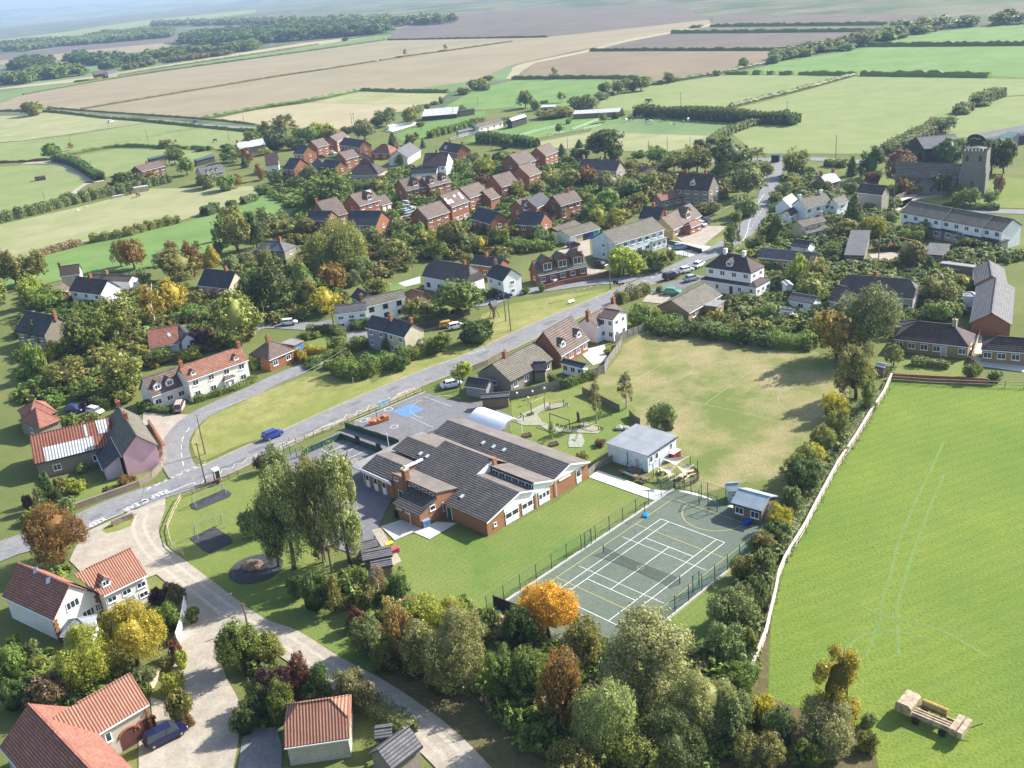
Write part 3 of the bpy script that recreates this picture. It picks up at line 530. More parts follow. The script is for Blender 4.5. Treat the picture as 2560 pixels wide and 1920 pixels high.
def H(key, short, label, e0, e1, r=None, c=None, cl=None, d=None, side='R', z=2.6, s=.75, t='gable', wall='brk', roof='brn', win=None, st=None, gw=(1, 1), ch=(), dorm=(), doors=(), cat='house', hip=.5, chm='brk', fr=WHITE, oh=.3, ww=1.3, wh=1.15, group=None, ds=1.0, ext=None):
    P0, P1 = W(e0, z), W(e1, z); dx = P1-P0; L = float(np.hypot(*dx[:2])); ux = dx/L; uy = np.array([-ux[1], ux[0], 0])
    if d is None:
        best = (1e9, 6)
        for D in np.arange(2, 26, .1):
            e = 0
            if r:
                B = P1 if side == 'R' else P0; k = (-1 if side == 'R' else 1)*(D/2 if t == 'hip' else 0)
                Q = B+uy*D/2+ux*k; Q = Q+[0, 0, s*D/2]; e += np.hypot(*(PJ(Q)-px(r)))
            if c: e += np.hypot(*(PJ(P1+uy*D)-px(c)))
            if cl: e += np.hypot(*(PJ(P0+uy*D)-px(cl)))
            if e < best[0]: best = (e, float(D))
        D = best[1]
        if best[0] > 25: print('HOUSE FIT', key, 'err %.0f D %.1f L %.1f' % (best[0], D, L))
    else: D = d
    root = thing(key, label, cat, (P0[0], P0[1], 0), math.atan2(ux[1], ux[0]), group)
    mid = P0+ux*L/2+uy*D/2; land((mid[0], mid[1], z*.7), short); G_HOUSES.append((P0, ux, uy, L, D, z, short))
    h = s*D/2; zr_ = z+h; i = oh; w_ = MB(); x0, x1, y0, y1 = .2, L-.2, i, D-i; zi = z+s*i-.12
    if t in ('gable', 'half'):
        zt = zr_-.15; y_ = D/2
        if t == 'half': w_.box(x0, x1, y0, y1, 0, zi)
        P = [(x0, y0, 0), (x0, y1, 0), (x0, y1, zi), (x0, y_, zt), (x0, y0, zi)]
        if t == 'gable': w_.poly_prism(P, (x1-x0, 0, 0))
        else:
            k = hip; zc = z+(h)*(1-k)-.12; yy = D/2*(1-k); w_.poly_prism([(x0, y0, zi+.01), (x0, y1, zi+.01), (x0, D-yy, zc), (x0, yy, zc)], (x1-x0, 0, 0))
    elif t == 'mono': w_.poly_prism([(x0, y0, 0), (x0, y1, 0), (x0, y1, z+s*(D-i)-.12), (x0, y0, zi)], (x1-x0, 0, 0))
    else: w_.box(x0, x1, y0, y1, 0, z-.02 if t == 'flat' else zi)
    w_.build('wall', WM[wall], root)
    R = MB(); th_ = .14
    def slab(lo): R.hexa(lo, [(p[0], p[1], p[2]+th_) for p in lo])
    g_ = .05
    if t == 'gable':
        slab([(-g_, 0, z), (L+g_, 0, z), (L+g_, D/2, zr_), (-g_, D/2, zr_)]); slab([(-g_, D/2, zr_), (L+g_, D/2, zr_), (L+g_, D, z), (-g_, D, z)])
        R.box(-g_, L+g_, D/2-.12, D/2+.12, zr_+.08, zr_+.2)
    elif t == 'half' or t == 'hip':
        k = 1 if t == 'hip' else hip; a = min(D/2*k, L/2-.02); b = zr_+th_; zz = z+h*(1-k)+th_; yy = D/2*(1-k); zb = z
        n = len(R.v)
        if k == 1:
            vs = [(0, 0, z+th_), (L, 0, z+th_), (L, D, z+th_), (0, D, z+th_), (a, D/2, b), (L-a, D/2, b)]
            for q in ([0, 1, 5, 4], [1, 2, 5], [2, 3, 4, 5], [3, 0, 4]): R.quad(*[vs[j] for j in q])
        else:
            vs = [(0, 0, z+th_), (L, 0, z+th_), (L, D, z+th_), (0, D, z+th_), (a, D/2, b), (L-a, D/2, b), (0, yy, zz), (L, yy, zz), (L, D-yy, zz), (0, D-yy, zz)]
            for q in ([0, 1, 7, 5, 4, 6], [7, 8, 5], [2, 3, 9, 4, 5, 8], [9, 6, 4]): R.quad(*[vs[j] for j in q])
            R.quad((0, 0, z+th_), (0, yy, zz), (0, D-yy, zz), (0, D, z+th_)); R.quad((L, D, z+th_), (L, D-yy, zz), (L, yy, zz), (L, 0, z+th_))
        R.box(0, L, 0, D, z, z+th_-.004)
        rv = [(a, D/2, b+.03), (L-a, D/2, b+.03)]; R.bar(rv[0], rv[1], .22, .1)
        for cx_, q in ((0, rv[0]), (L, rv[1])):
            for yy_ in (yy, D-yy) if k < 1 else (0, D): R.bar((cx_, yy_, zz+.02), q, .18, .08)
    elif t == 'mono': slab([(0, 0, z), (L, 0, z), (L, D, z+s*D), (0, D, z+s*D)])
    elif t == 'flat': R.box(0, L, 0, D, z, z+.22)
    if ext:
        best = (1e9, 0)
        for k in np.arange(0, 14, .1): best = min(best, (np.hypot(*(PJ(P0-ux*k+uy*D/2+[0, 0, h])-px(ext))), k))
        k = best[1]; slab([(-g_, 0, z), (-g_, D/2, zr_), (-k, D/2, zr_)][::-1]+[(-k, D/2, zr_-.01)]) if 0 else None
        R.poly_prism([(-g_, 0, z), (-g_, D/2, zr_), (-k, D/2, zr_)], (0, 0, th_)); R.poly_prism([(-g_, D, z), (-k, D/2, zr_), (-g_, D/2, zr_)], (0, 0, th_))
    rf = R.build('roof', RM[roof], root)
    if t in ('gable', 'hip', 'half', 'mono') and oh > .15: q = MB(); q.box(0, L, -.1, .02, z-.1, z+.03); q.build('gutter', WHITE if wall not in ('stn', 'blk', 'tim') else DARK, root)
    st = st if st is not None else (2 if z > 3.9 else 1); n = win if win is not None else max(1, int(L/3.0))
    for f in range(st):
        zz = (z/st)*f+(.95 if z > 2.4 else .8)
        if st == 2 and f == 1: zz = z-1.5
        for k in range(n):
            xx = L*(k+.5)/n
            if f == 0 and any(abs(xx-L*q) < 1.1 for q in doors): continue
            window(root, (xx, y0-.0, zz), 0, min(ww, L/n*.6), min(wh, z/st-1.2 if z/st > 2.2 else .8), 1, fr)
        for sd_, on in ((0, gw[0]), (1, gw[1])):
            if on and D > 3.5:
                for k in range(int(on)): window(root, (x0 if sd_ == 0 else x1, y0+(y1-y0)*(k+.5)/on, zz), -math.pi/2 if sd_ == 0 else math.pi/2, 1.1, 1.0, 1, fr)
    for q in doors: door(root, (L*q, y0, .05), 0, (.45, .42, .38) if wall != 'whi' else (.1, .05, .03))
    for q in ch: chimney(rf, L*q if 0 < q < 1 else (.5 if q <= 0 else L-.5), D/2, zr_, 1.3, chm)
    for q in dorm: dormer(root, L*q, D*.12, z+.12*D*s-.15, 1.7*ds, 1.25*ds, D*.3*ds, 'whi' if ds < 1.3 else wall, RM[roof], .75*ds)
    return root, L, D, zr_
G_HOUSES = []
def slope_patch(name, pts, mat, s, root, off=.18, th_=.03, sk=False):
    """a sheet or rooflight lying on the near slope of the house just built"""
    P0, ux, uy, L, D, z, _ = G_HOUSES[-1]; n = np.cross(ux, uy+np.array([0, 0, s])); n /= np.linalg.norm(n); q0 = P0*[1, 1, 0]+[0, 0, z+off]; V = []
    for p in pts.split():
        x, y = px(p); d = cf+cr*(x-1280)/F_PX-cu*(y-960)/F_PX; c0 = np.array([0, 0, CAM_H]); k = ((q0-c0)@n)/(d@n); w_ = c0+d*k-P0*[1, 1, 0]; V.append((w_@ux, w_@uy, w_[2]))
    m = MB(); m.poly_prism(V, tuple(n*th_)); o = m.build(name, mat, root); return o
SHEET = roofmat('white corrugated sheets', (.5, .53, .53), 'pantile', .5, .5); SKY = plain('rooflight glass', (.5, .56, .6), .15, .1, 1, 0, .8)
def gdoors(hs, spec, w=2.2):
    r, L, D, _ = hs
    for f, c in spec: m = MB(); m.box(L*f-w/2, L*f+w/2, .24, .32, .03, 1.98); m.build('garage_door', plain('garage door %.2f %.2f %.2f' % c, c, .5, .08), r)
# ---------------------------------------------------------------- the village, house by house
H('apartment_block', 'long pale blue block', 'long two storey pale blue rendered block with brown roof beside the road', 'I890,1077', 'I1322,945', r='I775,972', side='L', z=5, s=.55, wall='blu', roof='gbr', win=7, gw=(1, 1), ww=1.5, doors=(.8,))
hs = H('garage_row', 'row of coloured garages', 'low white garage row with cream, blue and teal doors', 'I500,1012', 'I768,935', r='I395,990', side='L', z=2.4, s=.3, wall='whi', roof='gbr', win=0, gw=(0, 0), cat='garage')
gdoors(hs, ((.32, (.5, .45, .28)), (.52, (.03, .03, .03)), (.68, (.02, .05, .3)), (.88, (.05, .28, .3))))
H('garage', 'brown roofed garage behind the garage row', 'brown roofed brick garage behind the white garage row', 'I405,972', 'I602,905', r='I350,922', side='L', z=2.3, s=.35, wall='red', roof='brn', win=0, gw=(0, 0), cat='garage')
H('brick_house', 'orange brick house with porch', 'orange brick bungalow with red tiled porch and gravel forecourt', 'I1395,955', 'I1640,826', r='I1300,832', side='L', z=2.6, s=.9, wall='yel', roof='brn', win=4, ch=(.15,), dorm=(.62,), ww=1.6, ds=1.7)
H('tiled_porch', 'red tiled porch', 'open porch with pinkish red tiled roof on the orange brick bungalow', 'I1545,935', 'I1648,890', d=3.2, z=2.2, s=.7, t='hip', wall='brk', roof='trc', win=2, gw=(0, 1), cat='porch', ww=1.2)
H('entrance_porch', 'flat white entrance porch', 'white glazed entrance porch at the right end of the pale blue block', 'I1212,1060', 'I1345,1020', d=3, z=2.5, t='flat', wall='whi', roof='flat', win=3, gw=(0, 1), cat='porch', ww=1.0)
H('dark_roofed_house', 'black roofed house behind the brick bungalow', 'house with near black roof behind the orange brick bungalow', 'I1092,852', 'I1270,866', r='I1330,765', z=2.8, wall='red', roof='blk', s=.9, ch=(.5,))
H('outbuilding', 'long terracotta roofed outbuilding', 'long low stone outbuilding with terracotta roof below the big stone house', 'I1290,705', 'I1590,640', r='I1248,642', side='L', z=2.4, s=.7, wall='stn', roof='trc', win=3, cat='outbuilding')
H('stone_house', 'big stone house with dark red roof', 'large stone house with steep dark red roof and pale dormer', 'I1400,592', 'I1700,610', r='I1762,475', z=5, s=1.05, wall='stn', roof='dkb', ch=(.2, .75), dorm=(.5,), win=4, gw=(1, 2))
H('thatched_farmhouse', 'long thatched house under the cedar', 'long dark thatched house with three chimneys below the cedar', 'I570,425', 'I900,445', r='I932,350', z=4, s=1, wall='pst', roof='that', ch=(.03, .5, .97), chm='yel', win=4)
H('lean_to', 'slate lean-to of the thatched house', 'low slate roofed lean-to in front of the dark thatched house', 'I515,470', 'I830,490', c='I860,445', z=2.3, s=.35, t='mono', wall='pst', roof='gry', win=3, cat='outbuilding')
H('stone_cottage', 'small stone cottage behind the shrubs', 'small stone cottage with pinkish brown roof half hidden by shrubs', 'I1110,482', 'I1240,470', r='I1272,400', z=3.2, s=.9, wall='stn', roof='brn', ch=(.05, .5), chm='brk')
H('chalet_bungalow', 'red brick chalet with four gables', 'red brick chalet bungalow with steep grey gables beside the side road', 'I225,1350', 'I655,1262', r='I590,1140', z=2.7, s=1.05, wall='red', roof='gbr', dorm=(.22, .52, .82), ch=(.88,), win=5, ds=1.9)
H('white_house', 'large white house with hipped dark roof', 'upper storey of large white house with hipped dark brown roof by the junction', 'I1665,1272', 'I2065,1330', c='I2190,1265', z=5.6, s=.9, t='hip', wall='whi', roof='dkb', dorm=(.5,), ch=(.3, .7), chm='whi', win=4, gw=(1, 2))
H('bungalow', 'buff brick bungalow by the hedge', 'buff brick bungalow with mossy grey brown roof behind the dark hedge', 'M1530,290', 'M1815,130', r='M1385,168', side='L', z=2.5, s=.5, wall='yel', roof='gbr', win=3, gw=(2, 1))
H('flat_extension', 'flat roofed bungalow extension', 'flat roofed buff brick extension on the mossy roofed bungalow', 'M1770,238', 'M1842,185', cl='M1652,205', z=2.4, t='flat', wall='yel', roof='flat', win=1, gw=(1, 1), cat='extension')
H('white_house_wing', 'white rear wing', 'white two storey rear wing with shallow brown roof facing the playing field', 'M742,326', 'M872,348', c='M1002,285', z=5, s=.4, wall='whi', roof='brn', win=2, gw=(0, 2), ww=1.0)
H('white_cottage', 'white gabled cottage by the road', 'white gabled cottage with brown roof between road and playing field', 'M735,410', 'M970,282', r='M660,305', side='L', z=3.7, s=.75, wall='whi', roof='brn', ch=(.05, .97), win=2, gw=(0, 0))
H('chalet', 'brown roofed chalet with two dormers', 'brick chalet with steep brown roof, two white dormers and patio', 'M425,662', 'M668,515', r='M262,458', side='L', z=2.6, s=1.15, wall='brk', roof='brn', dorm=(.22, .78), win=4, gw=(0, 1))
H('stone_bungalow', 'mossy roofed bungalow by the roadside', 'long bungalow with mossy grey roof between road and play area', 'M-10,885', 'M355,690', r='L2035,730', side='L', z=2.5, s=.65, wall='stn', roof='gbr', ch=(.3,), win=4, gw=(1, 0))
H('brick_store', 'small gabled brick store', 'small gabled brick store beside the mossy roofed bungalow', 'M182,795', 'M292,790', c='M365,745', z=2.3, s=.8, wall='stn', roof='blk', win=0, gw=(0, 1), cat='outbuilding')
H('garage', 'dark roofed garage by the shed', 'dark roofed garage with white gable edge beside the tan shed', 'L1800,918', 'L1988,945', r='L2035,872', z=2.2, s=.7, wall='gry', roof='blk', win=0, gw=(0, 1), cat='garage')
H('annex', 'white annex with black roof', 'low white annex with black roof behind the garden fence', 'M418,718', 'M612,765', c='M655,712', z=2.3, s=.55, wall='whi', roof='blk', win=3, gw=(0, 1), cat='annex')
H('timber_shed', 'tan boarded shed', 'tan boarded timber shed beside the playground', 'L1943,1032', 'L2187,1014', r='L1940,992', side='L', z=2.1, s=.55, wall='tim', roof='gry', win=0, gw=(0, 0), cat='shed')
H('white_terrace_cottage', 'white cottage with stone tiled roof', 'long white cottage with pale stone tiled roof and dark framed windows', 'L937,240', 'L1295,152', r='L902,170', side='L', z=4.6, s=.8, wall='whi', roof=
  'gbr', win=3, ch=(.03,), fr=DARK, gw=(0, 1))
H('white_slate_cottage', 'slate roofed end of the white cottage', 'lower white cottage with grey slate roof adjoining the stone tiled one', 'L682,300', 'L957,264', r='L675,228', side='L', z=4.2, s=.75, wall='whi', roof='gry', win=3, gw=(0, 0))
H('rear_wing', 'grey gabled rear wing', 'grey gabled rear wing behind the white slate roofed cottage', 'L815,150', 'L905,195', c='L1045,130', z=3, s=.8, wall='gry', roof='blk', win=1, gw=(0, 1))
H('barn', 'small red roofed barn', 'small barn with red tiled roof and dark boarded gable', 'L1285,162', 'L1395,192', c='L1508,125', z=2.6, s=.85, wall='tim', roof='trc', win=0, gw=(0, 1), cat='barn')
H('semi_detached_house', 'cream half of the slate roofed pair', 'cream half of a semi detached pair with dark slate roof beside the green', 'L1113,452', 'L1278,498', c='L1465,440', z=4.9, s=.75, wall='crm', roof='blk', win=2, gw=(0, 0), ch=(.9,), doors=(.5,), ww=1.0)
H('semi_detached_house', 'grey half of the slate roofed pair', 'grey half of a semi detached pair with slate roof and small windows', 'L940,412', 'L1108,450', r='L1180,352', z=4.9, s=.75, wall='gry', roof='blk', win=2, gw=(0, 0), ch=(.95,), ww=1.0)
H('brick_bungalow', 'red brick bungalow with pyramid roof', 'red brick bungalow with pyramid clay roof beside a blue garage', 'L112,697', 'L332,603', cl='L-48,592', z=2.7, s=.8, t='hip', wall='brk', roof='brn', win=2, gw=(1, 0), ch=(.45,))
hs = H('garage', 'flat garage with blue door', 'flat roofed garage with bright blue door beside the brick bungalow', 'L328,572', 'L415,530', cl='L215,535', z=2.4, t='flat', wall='brk', roof='flat', win=0, gw=(0, 0), cat='garage')
gdoors(hs, ((.55, (.02, .2, .6)),), 2.0)
H('long_white_cottage', 'long limewashed cottage with clay roof', 'long two storey limewashed cottage with orange clay roof and glazed porch', 'K1620,532', 'K2148,347', r='K1555,405', side='L', z=4.8, s=.9, wall='pwh', roof='trc', dorm=(.13, .83), ch=(.0, .98), win=4, gw=(0, 0), ds=.7)
H('dormer_cottage', 'limewashed cottage with brown dormers', 'limewashed cottage with brown tiled roof and two gabled dormers', 'K1312,667', 'K1608,562', r='K1222,512', side='L', z=3.0, s=1.1, wall='pwh', roof='brn', dorm=(.25, .6), win=3, gw=(1, 0))
H('pink_house', 'pink gabled house', 'pink rendered house with tall gable end and mottled roof by the bend', 'K905,915', 'K1052,1182', r='K1160,990', z=4.3, s=.95, wall='pnk', roof='gbr', ch=(.45, .0), win=0, gw=(0, 0))
H('side_extension', 'pale pink catslide extension', 'pale pink lean-to extension with dark slate catslide roof', 'K822,1150', 'K887,1300', c='K1052,1195', z=2.2, s=.55, t='mono', wall='ppk', roof='blk', win=0, gw=(0, 0), cat='extension')
hs = H('rusty_barn', 'rusty roofed barn with white sheets', 'long barn with rust red corrugated roof patched with white sheets', 'K300,1250', 'K985,1085', r='K262,1005', side='L', z=3.1, s=.6, wall='stn', roof='rust', win=2, gw=(0, 0), cat='barn')
slope_patch('roof_sheet', 'K370,1105 K800,1003 K820,1115 K395,1225', SHEET, .6, hs[0]); slope_patch('roof_sheet', 'K820,872 K915,852 K940,965 K855,985', SHEET, .6, hs[0]); slope_patch('roof_sheet', 'K713,910 K740,903 K768,1000 K735,1010', SHEET, .6, hs[0])
H('hipped_house', 'brown hipped house beyond the barn', 'house with orange brown hipped roof behind the rusty roofed barn', 'K250,880', 'K500,800', d=8, z=3, s=.6, t='hip', wall='stn', roof='pin', win=0)
H('hipped_wing', 'hipped wing with orange roof', 'hipped wing with orange brown roof next to the rusty barn', 'K345,945', 'K530,868', d=8, z=2.6, s=.7, t='hip', wall='stn', roof='pin', win=0)
H('white_farmhouse', 'white house with maroon roof', 'white farmhouse block with near black roof and bright gable end', 'F595,1132', 'F868,1167', r='F915,1030', z=4.8, s=.9, wall='whi', roof='dkb', ch=(.45,), win=3, gw=(0, 0))
H('brown_wing', 'brown wing of the white farmhouse', 'lower brown roofed wing in front of the cream farmhouse part', 'F515,1160', 'F615,1115', r='F492,1042', side='L', z=3.4, s=.7, wall='brk', roof='brn', win=1, gw=(1, 0))
H('rear_farmhouse', 'stone roofed part of the white farmhouse', 'broad brown roofed rear part of the white farmhouse', 'F740,1040', 'F1113,1055', r='F1000,905', z=4, s=.6, wall='whi', roof='brn', ch=(.4,), win=0, gw=(0, 1))
H('farmhouse_wing', 'dark roofed wing at the meadow edge', 'cream gabled wing with dark roof at the edge of the bright meadow', 'F520,1010', 'F690,985', r='F742,895', z=4, s=.9, wall='crm', roof='dkb', ch=(.02,), win=0, gw=(0, 0))
H('black_roofed_house', 'black roofed house with white balcony', 'black roofed house with white balcony frame among autumn trees', 'F1705,1085', 'F1975,1115', r='F2032,965', z=3.2, s=1, wall='crm', roof='blk', ch=(.7,), win=2, gw=(0, 1))
H('slate_house', 'slate roofed house at the left edge', 'stone house with dark slate roof at the left edge among trees', 'F130,1480', 'F380,1525', r='F452,1335', z=4, s=.9, wall='stn', roof='blk', win=3, ch=(.98,), gw=(0, 0))
hs = H('low_brown_house', 'low brown house in the trees', 'low house with smooth brown roof and rooflight among the trees', 'K1290,245', 'K1550,202', r='K1525,50', z=2.6, s=.85, wall='pwh', roof='pin', win=0, gw=(1, 0))
slope_patch('skylight', 'K1440,115 K1465,108 K1480,138 K1455,146', SKY, .85, hs[0])
H('cross_wing', 'dark cross wing', 'dark roofed cross wing of the low brown house', 'K1480,100', 'K1560,197', c='K1665,65', z=2.9, s=.9, wall='whi', roof='blk', win=0, gw=(0, 1))
H('farm_house', 'red brick house by the cream track', 'red brick house with brown roof beyond the hedge and cream track', 'F1222,102', 'F1432,52', r='F1163,58', side='L', z=4.6, s=.5, wall='red', roof='brn', ch=(.5,), win=4, gw=(0, 0))
H('stone_villa', 'pale stone house with arched dormers', 'pale stone house with slate roof and small dormers beyond the pasture', 'F1745,132', 'F1945,92', r='F1712,68', side='L', z=4.5, s=.7, wall='pst', roof='gry', dorm=(.3, .5, .7), win=3, gw=(0, 0), ds=.6)
H('green_barn', 'dark green barn', 'dark green flat sided barn beyond the red brick house', 'A1290,1380', 'A1440,1345', cl='A1278,1352', z=3, s=.3, t='mono', wall='blk', roof='teal', win=0, gw=(0, 0), cat='barn')
H('teal_barn', 'teal roofed stable', 'low stable with teal roof behind the pale stone house', 'A1695,1392', 'A1858,1350', cl='A1690,1362', z=2.6, s=.3, t='mono', wall='blk', roof='teal', win=0, gw=(0, 0), cat='stable')
H('far_cottage', 'pale house at the wood edge', 'pale roofed house with chimneys at the edge of the wood', 'A2065,1290', 'B85,1250', r='A2060,1225', side='L', z=4, s=.8, wall='stn', roof='pale', ch=(.05, .5), win=2, gw=(0, 0))
E = dict(wall='brk', roof='brn', z=4.9, s=.8)
def EST(key, short, label, e0, e1, **k): d_ = dict(E); d_.update(k); return H(key, short, label, e0, e1, **d_)
EST('estate_house', 'dark roofed brick house at the estate top', 'brick house with black roof and wide gable at the top of the estate', 'H715,215', 'H890,242', r='H930,130', roof='blk', c='H992,205')
EST('estate_house', 'brown roofed brick house joined to it', 'brown roofed brick house on the left of the topmost black roofed one', 'H700,190', 'H805,142', r='H640,142', side='L')
EST('estate_house', 'black roofed house with gable by the wood', 'brick house with black roof and pale brick gable nearest the wood', 'H320,292', 'H405,300', r='H443,213', roof='blk', c='H530,282')
EST('estate_house', 'brown roofed house by the wood', 'brown roofed brick house on the right of the one nearest the wood', 'H530,240', 'H635,212', r='H480,175', side='L')
hs = EST('double_garage', 'red hipped double garage', 'double garage with red hipped roof at the top of the estate', 'H985,288', 'H1155,292', r='H1090,222', z=2.4, t='hip', roof='trc', win=0, gw=(0, 0), cat='garage')
gdoors(hs, ((.3, (.4, .3, .2)), (.7, (.4, .3, .2))))
EST('estate_house', 'brown roofed house mid estate', 'buff gabled brick house with brown roof below the black roofed pair', 'H772,343', 'H892,312', r='H685,310', side='L')
EST('white_gabled_house', 'white gabled house by the wood', 'white gabled house with maroon roof below the dark wood', 'H85,402', 'H198,388', r='H240,285', z=3.5, wall='whi', roof='dkb', c='H268,320')
EST('estate_house', 'black roofed house beside the white gable', 'black roofed brick house beside the white gabled maroon roofed one', 'H232,425', 'H325,432', r='H368,322', roof='blk')
EST('garden_store', 'little brown garage below it', 'little brick garage with brown roof on the left edge of the estate', 'H235,490', 'H305,470', r='H210,465', side='L', z=2.2, win=0, gw=(0, 0), cat='garage')
EST('estate_house', 'black roofed house mid estate', 'black roofed brick house with orange gable behind the large round tree', 'H552,407', 'H690,422', r='H728,332', roof='blk', c='H787,382')
EST('garage', 'black roofed garage mid estate', 'black roofed garage left of the orange gable', 'H478,385', 'H530,442', r='H562,362', z=2.4, roof='blk', win=0, gw=(0, 0), cat='garage')
EST('grey_bungalow', 'dark bungalow with pink hips', 'dark roofed bungalow with pinkish hipped bays behind the round tree', 'H775,482', 'H1058,472', r='H1000,365', z=2.8, t='hip', wall='pst', roof='dkb', win=4)
EST('garage', 'small garage with brown gable', 'small garage with brown gable in the middle of the estate', 'H905,300', 'H985,345', c='H1003,330', z=2.3, win=0, gw=(0, 0), cat='garage')
EST('grey_roofed_bungalow', 'grey green roofed bungalow', 'pale bungalow with grey green roof and hot coloured garden wall', 'H1312,332', 'H1425,262', r='H1222,250', side='L', z=2.8, wall='pwh', roof='gry', ch=(.1,))
EST('brick_chalet', 'red gabled house with bay', 'red brick house with dark roof and white bay below the paddocks', 'H1575,262', 'H1735,290', r='H1778,192', z=3.4, roof='blk', c='H1852,250', dorm=(.3,), ch=(.3, .95), ds=.8)
EST('white_gabled_house', 'tall white gabled house', 'tall white gabled house with near black roof and brick chimney', 'H1435,407', 'H1640,398', r='H1670,283', z=4.8, wall='whi', roof='dkb', c='H1727,372', ch=(.5,))
EST('white_annex', 'white annex with slate roof', 'low white annex with slate roof in front of the tall white gable', 'H1335,470', 'H1560,457', r='H1600,408', z=3, wall='whi', roof='blk')
EST('estate_house', 'brick house with black gabled bay', 'brown roofed brick house with projecting black roofed gable', 'H1295,614', 'H1482,572', r='H1220,527', side='L', dorm=(.55,), ds=1.5)
EST('estate_house', 'brick house with satellite dish', 'brown roofed brick house with pointed gable wing beside the tarmac court', 'H1500,580', 'H1690,530', r='H1437,497', side='L', dorm=(.2, .75), ds=1.4)
hs = EST('estate_house', 'house with skylight by the parked cars', 'brown roofed brick house with skylight and pointed bay left of the parked cars', 'H895,747', 'H1078,692', r='H810,650', side='L', dorm=(.6,), ds=1.5)
slope_patch('skylight', 'H950,612 H985,606 H1000,640 H968,642', SKY, .8, hs[0])
hs = EST('double_garage', 'garage with white doors by the parked cars', 'brick double garage with two white doors beside the parked cars', 'H1085,744', 'H1177,716', r='H1040,650', side='L', z=2.4, win=0, gw=(0, 0), cat='garage')
gdoors(hs, ((.27, (.8, .8, .78)), (.73, (.8, .8, .78))), 1.5)
EST('estate_house', 'brown roofed house at the estate edge', 'brown roofed brick house at the estate edge above the willow', 'H620,850', 'H795,805', r='H488,732', side='L', ch=(.02,), z=4.4)
EST('estate_house', 'black roofed house at the estate edge', 'black roofed brick house with orange gable above the willow', 'H430,867', 'H620,872', r='H665,798', roof='blk', c='H777,905')
EST('estate_house', 'wide black roofed house', 'wide black roofed brick house between the willow and the parked cars', 'H778,907', 'H1037,915', r='H1080,778', roof='blk', c='H1137,835', win=3)
EST('garage', 'low black roofed garage by the car court', 'low black roofed garage beside the estate car court', 'H1058,940', 'H1165,935', r='H1205,848', z=2.6, roof='blk', win=0, gw=(0, 0), cat='garage')
EST('estate_house', 'brick house with white windows', 'brick house with brown roof and row of white windows facing the gardens', 'H1480,857', 'H1677,793', r='H1392,762', side='L', win=3, doors=(.5,))
hs = EST('estate_house', 'tall brick house with skylights', 'tallest brick house of the row with five bright skylights', 'H1690,757', 'H1845,702', r='H1577,662', side='L', z=5.8, win=3, doors=(.3, .7))
for q in ('H1640,700 H1662,695 H1680,722 H1658,728', 'H1668,690 H1688,685 H1712,710 H1690,716', 'H1742,632 H1757,628 H1797,675 H1780,682', 'H1622,680 H1640,676 H1655,694 H1636,698', 'H1700,650 H1715,646 H1728,662 H1712,668'): slope_patch('skylight', q, WHITE, .8, hs[0])
EST('estate_house', 'brick house at the row end', 'brown roofed brick house at the upper end of the skylight row', 'H1845,678', 'H2008,622', r='H1760,590', side='L')
EST('garage', 'low roof behind the row end', 'low grey brown roofed garage behind the row end house', 'H2030,692', 'H2112,662', r='H1985,582', side='L', z=3, win=0, gw=(0, 0), cat='garage')
EST('estate_house', 'brick house above the gardens', 'brown roofed brick house above the central gardens', 'H2120,582', 'I60,540', r='H2030,492', side='L')
EST('estate_house', 'upper brick house of the right pair', 'upper brown roofed house of the pair left of the cedar', 'I60,392', 'I210,347', r='I-40,315', side='L')
EST('estate_house', 'lower brick house of the right pair', 'lower brown roofed house of the pair left of the cedar', 'I150,492', 'I255,452', r='I50,405', side='L')
EST('estate_house', 'brick house nearest the cream paddock', 'brown roofed brick house nearest the cream paddock', 'I290,313', 'I402,270', r='I215,235', side='L')
EST('estate_house', 'brick house with black dormer', 'brick house with pinkish brown roof and black arched dormer', 'I105,780', 'I245,737', r='I40,692', side='L', dorm=(.3,))
EST('estate_house', 'black roof between the brick houses', 'black roofed house between the two pinkish brown roofed houses', 'I215,765', 'I340,700', r='I455,612', roof='blk', z=5, gw=(0, 0), win=0, d=7)
EST('estate_house', 'brick house with red flowers', 'brick house with smooth brown roof and red flowers by the door', 'I420,744', 'I605,692', r='I353,658', side='L', doors=(.6,), ch=(.7,))
EST('estate_house', 'brick house with wide orange gable', 'black roofed brick house with wide orange gable beside the garages', 'I45,905', 'I240,917', r='I300,812', roof='blk', c='I377,885')
EST('estate_house', 'black roofed house over the yellow tree', 'black roofed brick house with wing above the small yellow tree', 'H1850,852', 'H2020,902', r='H2095,780', roof='blk', c='H2182,850')
H('thatched_cottage', 'white thatched cottage', 'white thatched cottage with curved black thatch and half hipped gable', 'H1430,1350', 'H1812,1422', c='H1980,1355', z=3.6, s=1.05, t='half', wall='whi', roof='that', ch=(.8,), win=4, gw=(0, 1), fr=DARK)
H('slate_cottage', 'white slate cottage by the road', 'white cottage with dark slate roof right of the thatched one', 'H1985,1350', 'H2130,1397', c='I98,1380', z=4.6, s=.8, wall='whi', roof='blk', win=2, ch=(.0,), gw=(0, 1))
H('grey_roofed_house', 'grey roofed house behind the thatch', 'low grey roofed house with red chimney behind the white thatched cottage', 'H1850,1245', 'H2100,1277', r='H2150,1205', z=3.4, s=.7, wall='brk', roof='blk', ch=(.4,), gw=(0, 0))
H('hipped_bungalow', 'grey hipped roof in the trees', 'grey hipped roof of a bungalow almost buried in trees', 'H-20,1138', 'H245,1142', d=7, z=2.5, s=.7, t='hip', wall='stn', roof='gry', win=0, ch=(.7,))
